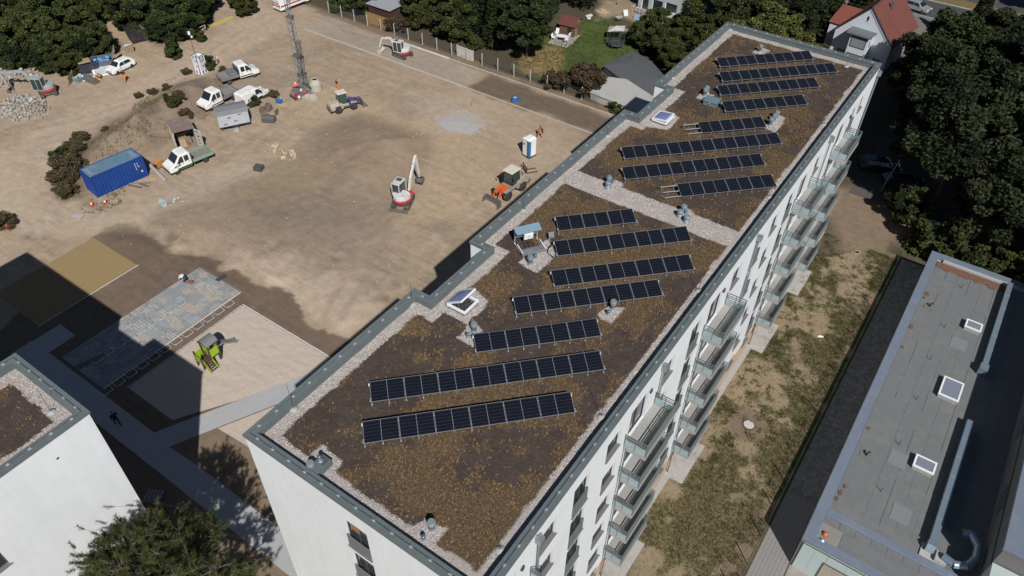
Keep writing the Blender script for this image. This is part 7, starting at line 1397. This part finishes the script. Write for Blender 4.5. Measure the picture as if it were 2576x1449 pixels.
# weeds and dry scrub on the mound
SC_=[((158,405),'s1',.8),((175,430),'x1',1.5),((160,460),'x1',1.2),((190,385),'x1',1.1),((170,490),'x1',1.0),((205,352),'x1',.9),((150,440),'x1',.75),((185,450),'x1',.75),((440,290),'s2',.9),((455,275),'x1',.8),((385,235),'x1',.6),((420,228),'x1',.55),((350,245),'x1',.5),((470,298),'x1',.7),((525,172),'s1',.8),((470,185),'x1',.6),((560,178),'x1',.5),((640,265),'s1',.6),((690,243),'x1',.7),((10,570),'x1',1.1),((265,330),'x1',.4),((480,300),'x1',.4)]
for i,(px_,k,s) in enumerate(sorted(SC_)):
    p=P(*px_); tree(k,(p.x,p.y,p.z-.12),f'dry scrub clump on the site, {ORD[i] if i<20 else ("twenty-first","twenty-second")[i-20]} from the left','dry scrub clumps on the mound','shrub',s*.95,name='scrub_clump')
rg=np.random.default_rng(41); n=16000; X_=rg.uniform(-75,-44,n); Y_=rg.uniform(15,48,n); W1=PX([(135,480),(150,400),(205,350),(260,325),(330,270),(420,205),(540,165),(575,200),(520,300),(420,360),(300,420),(330,520),(250,545),(150,520)])
dn=sstep(.47,.66,fbm(X_,Y_,3.0,4,501)); k_=(pdist(W1,X_,Y_)<0)&(rg.random(n)<dn*.55+.02); X_,Y_=X_[k_],Y_[k_]
tag(link('dry_grass',tufts('dry_grass',X_,Y_,height(X_,Y_),.10,.42,.025,((.18,.13,.06),(.09,.085,.03)),GRASS,42,4,.08,.7)),'dry grass and weeds over the earth mound','grass',kind='stuff')
n=14000; X_=rg.uniform(-35,-12,n); Y_=rg.uniform(66.5,93,n); W2=PX([(1330,110),(1420,80),(1500,40),(1590,75),(1640,110),(1560,150),(1480,180),(1420,210),(1330,200),(1300,160)]); k_=(pdist(W2,X_,Y_)<.3)&(rg.random(n)<sstep(.3,.55,fbm(X_,Y_,2,3,77))); X_,Y_=X_[k_],Y_[k_]
tag(link('garden_grass',tufts('garden_grass',X_,Y_,np.zeros(len(X_)),.06,.22,.03,((.04,.065,.014),(.09,.10,.03)),GRASS,43,4,.08,.6)),'long green grass of the garden lawn','grass',kind='stuff')
# ---------------------------------------------------------------- pine in the left foreground
def pine(seed,h,r):
    rg=np.random.default_rng(seed); m=MB(); m.tube((0,0,-.2),(.2,.1,h*.5),.26,10,.2).tube((.2,.1,h*.5),(.0,.3,h*.97),.2,9,.05); P_=[];D_=[]
    for k in range(74):
        z=h*(.30+.66*(k/74)); a=k*2.399+rg.normal(0,.25); L_=r*(1.0-.75*max(0,(z/h-.45)/.55))*rg.uniform(.7,1.1); b=Vector((.15,.15,z)); tip=b+Vector((L_*math.cos(a),L_*math.sin(a),L_*rg.uniform(.08,.42))); mid=b.lerp(tip,.55)+Vector((0,0,-.08*L_)); m.tube(tuple(b),tuple(mid),.055,6,.035).tube(tuple(mid),tuple(tip),.035,5,.015)
        for j in range(int(12+9*L_)):
            t=rg.uniform(.35,1.0); c_=(b.lerp(mid,t/.55) if t<.55 else mid.lerp(tip,(t-.55)/.45)); tw=Vector((rg.normal(0,.35),rg.normal(0,.35),abs(rg.normal(.15,.25)))); e=c_+tw; m.tube(tuple(c_),tuple(e),.014,4,.007); P_.append(e); D_.append((tw+Vector((math.cos(a),math.sin(a),.7))*.5).normalized())
    # needle tufts: a bottle-brush of needles round each twig end
    n=len(P_); q=64; base=np.repeat(np.array([tuple(p) for p in P_]),q,0); dr=np.repeat(np.array([tuple(d) for d in D_]),q,0); N=n*q
    al=rg.uniform(-.34,.06,(N,1)); o=rg.normal(size=(N,3)); o-=dr*(o*dr).sum(1,keepdims=True); o/=np.linalg.norm(o,axis=1,keepdims=True); nd=o*.85+dr*rg.uniform(.25,.9,(N,1)); nd/=np.linalg.norm(nd,axis=1,keepdims=True); L_=rg.uniform(.14,.26,(N,1)); s0=base+dr*al; sd_=np.cross(nd,o+rg.normal(0,.3,(N,3))); sd_/=np.linalg.norm(sd_,axis=1,keepdims=True)+1e-9; wv=.013
    V=np.stack([s0-sd_*wv,s0+sd_*wv,s0+nd*L_],1).reshape(-1,3); cl=np.repeat(rg.random((n,1)),q,0); col=(np.array((.028,.042,.012))*(1-cl)+np.array((.075,.085,.025))*cl)*rg.uniform(.7,1.4,(N,1)); C=np.repeat(np.concatenate([col,np.ones((N,1))],1),3,0)
    return m.mesh('trunk',M('pine_bark',(.15,.12,.10),.9,var=.2)),npmesh('crown',V,np.arange(3*N).reshape(-1,3),LEAF,C)
pt=pine(61,14.6,5.2); r=thing('pine_tree','large pine in front of the left white block','tree',(-2.9,-6.2,0),.4); link('trunk',pt[0],r); link('crown',pt[1],r)
# ================================================================ PLAYGROUND, PAVING, BIKE STANDS
LIME=M('lime_board',(.28,.46,.015),.5,var=.06); PBRN=M('play_brown',(.085,.05,.038),.7,var=.15); PROOF=M('play_roof',(.20,.21,.22),.5,metal=.2,var=.06)
r=thing('play_tower','lime green play tower with grey barrel roof, steps and slide','play tower',(-21.75,10.0,.02),0)
for (x,y,h) in ((-.45,-.88,1.75),(.35,-.88,1.5),(-.45,-.15,2.35),(.52,-.15,2.35),(-.45,.75,2.35),(.47,.75,2.35)): MB().box(x-.055,x+.055,y-.055,y+.055,0,h).build('post',PBRN,r)
MB().box(-.48,.5,-.18,.78,.95,1.02).build('deck',PBRN,r); MB().box(-.45,.35,-.88,-.2,.62,.68).build('deck',PBRN,r)
m=MB(); n=12; rw=.62; vs=[];fs=[]
for k in range(n+1):
    t=math.pi*(.08+.84*k/n); x=.03-rw*math.cos(t); z=2.12+.5*math.sin(t)+(.015 if k%2 else 0); vs+=[(x,-.28,z),(x,.88,z)]
for k in range(n): fs.append((2*k,2*k+1,2*k+3,2*k+2))
m.add(vs,[f[::-1] for f in fs]); o=m.build('roof',PROOF,r); s_=o.modifiers.new('t','SOLIDIFY'); s_.thickness=.03
for y in (-.26,.86):
    m=MB(); p=[(-.55+.0,2.15)]+[(.03-rw*.96*math.cos(math.pi*(.1+.8*k/8)),2.1+.48*math.sin(math.pi*(.1+.8*k/8))) for k in range(9)]; m.side(p[1:]+[(.45,2.2),(.2,2.42),(-.15,2.42),(-.4,2.2)],y-.02,y+.02); m.build('arch_board',LIME if y>0 else PBRN,r)
MB().box(.50,.54,-.1,.7,.9,1.72).build('side_board',LIME,r); MB().box(-.49,-.46,-.1,.7,1.0,1.8).build('side_board',LIME,r); MB().box(-.4,.45,.76,.79,1.2,1.75).build('end_board',LIME,r); MB().box(-.49,-.46,-.85,-.2,.7,1.5).build('side_board',LIME,r); MB().box(-.42,.3,-.92,-.89,.7,1.35).build('end_board',LIME,r)
MB().box(.1,.3,.2,.4,1.76,1.84).build('steering_wheel',DARKP,r)
for y in (-.80,-.08):
    MB().side([(.0,1.55),(.1,.72),(1.15,-.0),(1.15,.28),(.35,1.1),(.15,1.55)],y-.02,y+.02).build('stair_cheek',LIME,r); MB().side([(.0,1.0),(1.1,.0),(1.2,.0),(.15,1.05)],y-.035 if y<-.5 else y+.022,y-.022 if y<-.5 else y+.035).build('stair_string',PBRN,r)
for k in range(6): MB().box(.1+k*.17,.1+k*.17+.15,-.78,-.10,.85-k*.15,.89-k*.15).build('step',PBRN,r)
sl=[(-.12,1.15,1.0),(-.12,1.5,.95),(-.1,2.0,.55),(-.08,2.45,.28),(-.05,2.75,.24)]; SLM=M('slide_steel',(.33,.34,.36),.3,metal=.6,var=.05); m=MB()
for (a,b) in zip(sl[:-1],sl[1:]): m.add([(a[0]-.22,a[1],a[2]),(a[0]+.22,a[1],a[2]),(b[0]+.22,b[1],b[2]),(b[0]-.22,b[1],b[2])],[(0,1,2,3)])
m.add([(-.34,.78,1.0),(.10,.78,1.0),(.10,1.15,1.0),(-.34,1.15,1.0)],[(0,1,2,3)]); o=m.build('slide_bed',SLM,r); s_=o.modifiers.new('t','SOLIDIFY'); s_.thickness=.025
for s in (-1,1):
    m=MB(); pts=[(-.12,.78,1.0)]+sl
    for (a,b) in zip(pts[:-1],pts[1:]): m.add([(a[0]+s*.23,a[1],a[2]-.02),(b[0]+s*.23,b[1],b[2]-.02),(b[0]+s*.25,b[1],b[2]+.16),(a[0]+s*.25,a[1],a[2]+.18)],[(0,1,2,3)])
    o=m.build('slide_side',SLM,r); s_=o.modifiers.new('t','SOLIDIFY'); s_.thickness=.03
for x in (-.28,.12): MB().tube((x,2.6,-.02),(x,2.6,.24),.025,5).build('slide_leg',GREYM,r)
MB().box(.40,.5,.72,.8,0,.95).build('panel_post',PBRN,r); MB().add([(.35,.62,0),(.6,.62,0),(.55,.62,1.0),(.35,.62,1.0)],[(0,1,2,3)]).build('splash_board',PBRN,r)
# cobble paving
base=struct(MB().box(-32.25,-26.4,3.05,17.2,-.1,.012).build('paving',M('paving_bed',(.19,.175,.155),.95,var=.2,nscale=2)))
cm=[MB().box(-.105,.105,-.105,.105,-.02,.035).mesh('cobble',M(f'cobble_{i}',c_,.85,var=.12,nscale=4)) for i,c_ in enumerate([(.34,.345,.34),(.26,.275,.29),(.38,.36,.33),(.30,.30,.295)])]
cells=[(-32.1+.247*i,3.2+.25*j) for i in range(23) for j in range(56)]; vis=sorted(cells,key=lambda p_:abs(p_[1]-13.5))[:296]; vs_=set(vis); V_=[];F_=[];C_=[]
for (x,y) in cells:
    nz=float(vnoise(np.array([x*.9]),np.array([y*.9]),5)[0]); k=0 if nz<.35 else (1 if nz<.55 else (3 if nz<.75 else 2))
    if (x,y) in vs_: link('cobble',cm[k],base,T(x,y,random.uniform(.0,.012),random.uniform(-.05,.05)))
    else: 
        c_=[(.34,.345,.34),(.26,.275,.29),(.38,.36,.33),(.30,.30,.295)][k]; q=random.uniform(.85,1.15); V_.append(bx*np.array((.104,.104,.03))+np.array((x,y,.005+random.uniform(0,.01)))); F_.append(bf+len(F_)*8); C_.append(np.tile(np.array([c_[0]*q,c_[1]*q,c_[2]*q,1]),(8,1)))
tag(link('cobbles',npmesh('cobbles',np.concatenate(V_),np.concatenate(F_),M('cobble_rest',(.3,.3,.3),.85,var=.12,attr=True),np.concatenate(C_)),base),kind='stuff')
rgp=random.Random(6)
for i in range(18):
    x,y=rgp.uniform(-31.6,-27),rgp.uniform(5,16.6); a_=rgp.uniform(.35,.6); b_=rgp.uniform(.25,.4); m=MB(T(x,y,.044+.0016*i,rgp.uniform(-.3,.3)+.8)); m.prism([(a_*math.cos(t)*(1+.15*math.sin(3*t+i)),b_*math.sin(t)*(1+.15*math.cos(4*t))) for t in np.arange(0,6.28,.35)],-.02,.006); m.build('sand_patch',(M('patch_pink',(.37,.31,.265),.9,var=.08),M('patch_grey',(.27,.29,.305),.9,var=.08))[i%2],base)
q=G(557,700); tag(MB(T(q.x,q.y,.05,rad(88))).box(-.5,.5,-.22,.22,0,.06).build('drain_grate',M('grate_dark',(.06,.062,.066),.6,var=.1)),'dark rectangular grate lying at the paving edge','grate')
kerb_row('kerb',(-26.38,3.1),(-26.38,17.1),1.0,.1,.05,M('kerb_light',(.55,.53,.50),.9))
# bike stand hoops lying ready in two rows
HP=M('hoop_white',(.60,.61,.62),.4,metal=.3,var=.05)
def hoop_mesh():
    m=MB(); pts=[(-.88,-.42,0),(-.15,-.42,.03),(-.04,-.38,.04),(0,-.28,.04),(0,.28,.04),(-.04,.38,.04),(-.15,.42,.03),(-.88,.42,0)]; m.path(pts,.028,6); return m.mesh('hoop',HP)
hm=hoop_mesh(); bm_=MB().box(-.05,.05,-.05,.05,-.01,.06).mesh('clamp',ALU)
for j in range(12):
    r=thing('bike_stand',f'steel bike stand hoop beside the sandpit, {ORD[j]} from the near end','bike stand',(-25.62,3.1+1.12*j,.06),0,'bike stand hoops by the sandpit'); link('hoop',hm,r); link('clamp',bm_,r,T(0,.3,.02))
for j in range(9):
    r=thing('bike_stand',f'steel bike stand hoop in the cobble paving, {ORD[j]} from the near end','bike stand',(-29.2,4.6+1.05*j,.075),0,'bike stand hoops in the paving'); link('hoop',hm,r); link('clamp',bm_,r,T(0,.3,.02))
simple('timber_stack','loose bundle of timber battens on the shaded paving','timber',(-29.9,4.2,.06),rad(75),[('batten',WOODD,MB(T(0,i*.07-.2,.03*(i%2),random.uniform(-.1,.1))).box(-1.2,1.2,-.03,.03,0,.05)) for i in range(6)])
q=G(388,1250); simple('wooden_pallet','grey wooden pallet in the shade beside the left block','pallet',(q.x,q.y,.02),rad(30),[('pallet_board',M('pallet_grey',(.26,.25,.24),.9,var=.15),MB().box(-.6+i*.25,-.6+i*.25+.17,-.5,.5,.1,.125)) for i in range(5)]+[('pallet_bearer',WOODD,MB().box(-.6,.6,y,y+.09,0,.1)) for y in (-.48,-.04,.4)])
# ================================================================ PEOPLE
def person(label,loc,rz,J,cols,extra=None,hair=(.03,.022,.018)):
    """J: joint positions; one skinned body, regions coloured by the nearest limb"""
    r=thing('person',label,'person',loc,rz,None)
    ch=[('pel','spine',.155,.15,'trs'),('spine','chest',.15,.165,'top'),('chest','neck',.165,.06,'top'),('neck','head0',.055,.06,'skin'),('head0','head1',.085,.10,'skin'),('head1','head2',.10,.055,'hair')]
    for s in ('l','r'): ch+=[('pel','hip'+s,.14,.10,'trs'),('hip'+s,'kne'+s,.095,.065,'trs'),('kne'+s,'ank'+s,.062,.042,'shin'),('ank'+s,'toe'+s,.045,.035,'shoe'),('chest','sho'+s,.13,.065,'top'),('sho'+s,'elb'+s,.058,.045,'slv'),('elb'+s,'wri'+s,.042,.03,'arm'),('wri'+s,'pal'+s,.03,.038,'arm')]
    names=sorted({a for c_ in ch for a in c_[:2]}); idx={n_:i for i,n_ in enumerate(names)}; radd={}
    for a,b,ra,rb,_ in ch: radd.setdefault(a,ra); radd[b]=rb if b not in radd else radd[b]
    radd['pel']=.15
    me=bpy.data.meshes.new('body'); me.from_pydata([J[n_] for n_ in names],[(idx[a],idx[b]) for a,b,*_ in ch],[]); o=bpy.data.objects.new('body',me); COL.objects.link(o)
    sk=o.modifiers.new('skin','SKIN'); sk.use_smooth_shade=True; o.modifiers.new('sub','SUBSURF').levels=1
    lay=me.skin_vertices[0].data
    for n_ in names: lay[idx[n_]].radius=(radd[n_],radd[n_]); lay[idx[n_]].use_root=(n_=='pel')
    dg=bpy.context.evaluated_depsgraph_get(); me2=bpy.data.meshes.new_from_object(o.evaluated_get(dg)); bpy.data.objects.remove(o)
    # fingers: five per hand, rooted in the palm
    bm=bmesh.new(); bm.from_mesh(me2)
    for s in ('l','r'):
        w_=Vector(J['wri'+s]); p_=Vector(J['pal'+s]); d=(p_-w_).normalized(); sd_=d.cross(Vector((0,1,0)) if abs(d.y)<.9 else Vector((1,0,0))).normalized(); nr=sd_.cross(d)
        for k in range(5):
            if k<4: b=p_+sd_*(k-1.5)*.02; mid=b+d*(.04+.006*(1.5-abs(k-1.5)))+nr*.006; e=mid+d*.03+nr*.025
            else: b=p_-d*.03+sd_*.035; mid=b+sd_*.03+d*.02; e=mid+d*.03
            for (u_,v_,r1,r2) in ((b,mid,.0095,.009),(mid,e,.009,.006)):
                mb=MB().tube(u_,v_,r1,5,r2); vsb=[bm.verts.new(x) for x in mb.v]
                for f_ in mb.f[:5]:
                    try: bm.faces.new([vsb[i] for i in f_])
                    except ValueError: pass
    # nose and ears
    h0,h1=Vector(J['head0']),Vector(J['head1']); c_=(h0+h1)/2
    bm.to_mesh(me2); bm.free()
    mats=[cols['trs'],cols['top'],cols['skin'],cols['hair'],cols['shin'],cols['shoe'],cols['slv'],cols['arm']]; key=['trs','top','skin','hair','shin','shoe','slv','arm']
    me2.materials.clear()
    for m_ in mats: me2.materials.append(m_)
    seg=[(np.array(J[a]),np.array(J[b]),key.index(t)) for a,b,_,_,t in ch]
    for p in me2.polygons:
        c_=np.array(p.center); best=9;bi=0
        for a,b,t in seg:
            e=b-a; q=np.clip(((c_-a)@e)/(e@e+1e-9),0,1); dd=np.linalg.norm(c_-a-e*q)
            if dd<best: best=dd;bi=t
        p.material_index=bi; p.use_smooth=True
    link('body',me2,r)
    if extra: extra(r)
    return r
BLK=M('black_shirt',(.018,.018,.02),.9); WSH=M('white_shirt',(.72,.72,.72),.9); HAIR=M('dark_hair',(.03,.022,.018),.8); BOOT=M('boots',(.05,.04,.03),.8); NAVYC=M('navy_clothes',(.02,.03,.055),.9); RDK=M('red_vest',(.35,.06,.05),.8)
def standing(stride=.0,arm=.1,lean=.0):
    J={'pel':(0,0,.95),'spine':(lean*.3,0,1.15),'chest':(lean*.7,0,1.36),'neck':(lean,0,1.50),'head0':(lean+.01,0,1.57),'head1':(lean+.03,0,1.66),'head2':(lean+.02,0,1.74)}
    for s,sg in (('l',1),('r',-1)):
        k=sg*stride
        J.update({'hip'+s:(0,sg*.10,.90),'kne'+s:(k*.6+.03,sg*.11,.50),'ank'+s:(k,sg*.11,.09+max(0,-k)*.15),'toe'+s:(k+.16,sg*.12,.04+max(0,-k)*.05),'sho'+s:(lean*.8,sg*.20,1.42),'elb'+s:(lean*.6-k*.5-.02,sg*.27,1.14),'wri'+s:(lean*.6-k*.8+arm,sg*.27,.92),'pal'+s:(lean*.6-k*.85+arm+.02,sg*.265,.84)})
    return J
base_c=lambda **k:{**dict(trs=HIVIS,top=BLK,skin=SKIN,hair=HAIR,shin=HIVIS,shoe=BOOT,slv=BLK,arm=SKIN),**k}
person('worker in black shirt and orange trousers standing behind the blue loader',P(850,230),rad(60),standing(.1,.15),base_c())
def carry(r): MB().box(-.15,.12,-.62,-.3,.35,.95).build('carried_bag',BLK,r,bevel=.05)
person('bare armed worker in orange shorts carrying a black bag near the toilet',P(1358,347),rad(190),standing(.28,.1),base_c(shin=SKIN,slv=SKIN),carry)
person('worker in black and orange walking beside the white hatchback',P(317,206),rad(-60),standing(.25,.1,.08),base_c())
person('person in dark blue clothes walking on the shaded path',G(300,1072)+Vector((0,0,.05)),rad(170),standing(.25,.05),base_c(trs=NAVYC,top=NAVYC,shin=NAVYC,slv=NAVYC))
# paver kneeling and bending over the cobbles
J={'pel':(-.1,0,.45),'spine':(.08,0,.58),'chest':(.30,0,.66),'neck':(.44,0,.66),'head0':(.50,0,.64),'head1':(.57,0,.62),'head2':(.63,0,.66)}
for s,sg in (('l',1),('r',-1)): J.update({'hip'+s:(-.1,sg*.11,.40),'kne'+s:(.14,sg*.16,.08),'ank'+s:(-.28,sg*.14,.09),'toe'+s:(-.40,sg*.14,.04),'sho'+s:(.34,sg*.2,.66),'elb'+s:(.46,sg*.24,.40),'wri'+s:(.58,sg*.16,.18),'pal'+s:(.63,sg*.14,.10)})
def tools(r): MB().box(-.75,-.45,-.18,.18,0,.22).build('tool_bucket',RDK,r,bevel=.03)
person('paver in white shirt and dark dungarees kneeling on the cobbles',(-31.6,15.1,.05),rad(200),J,base_c(trs=M('dungarees',(.03,.04,.045),.9),top=WSH,slv=WSH,shin=M('dungarees',(.03,.04,.045),.9)),tools)
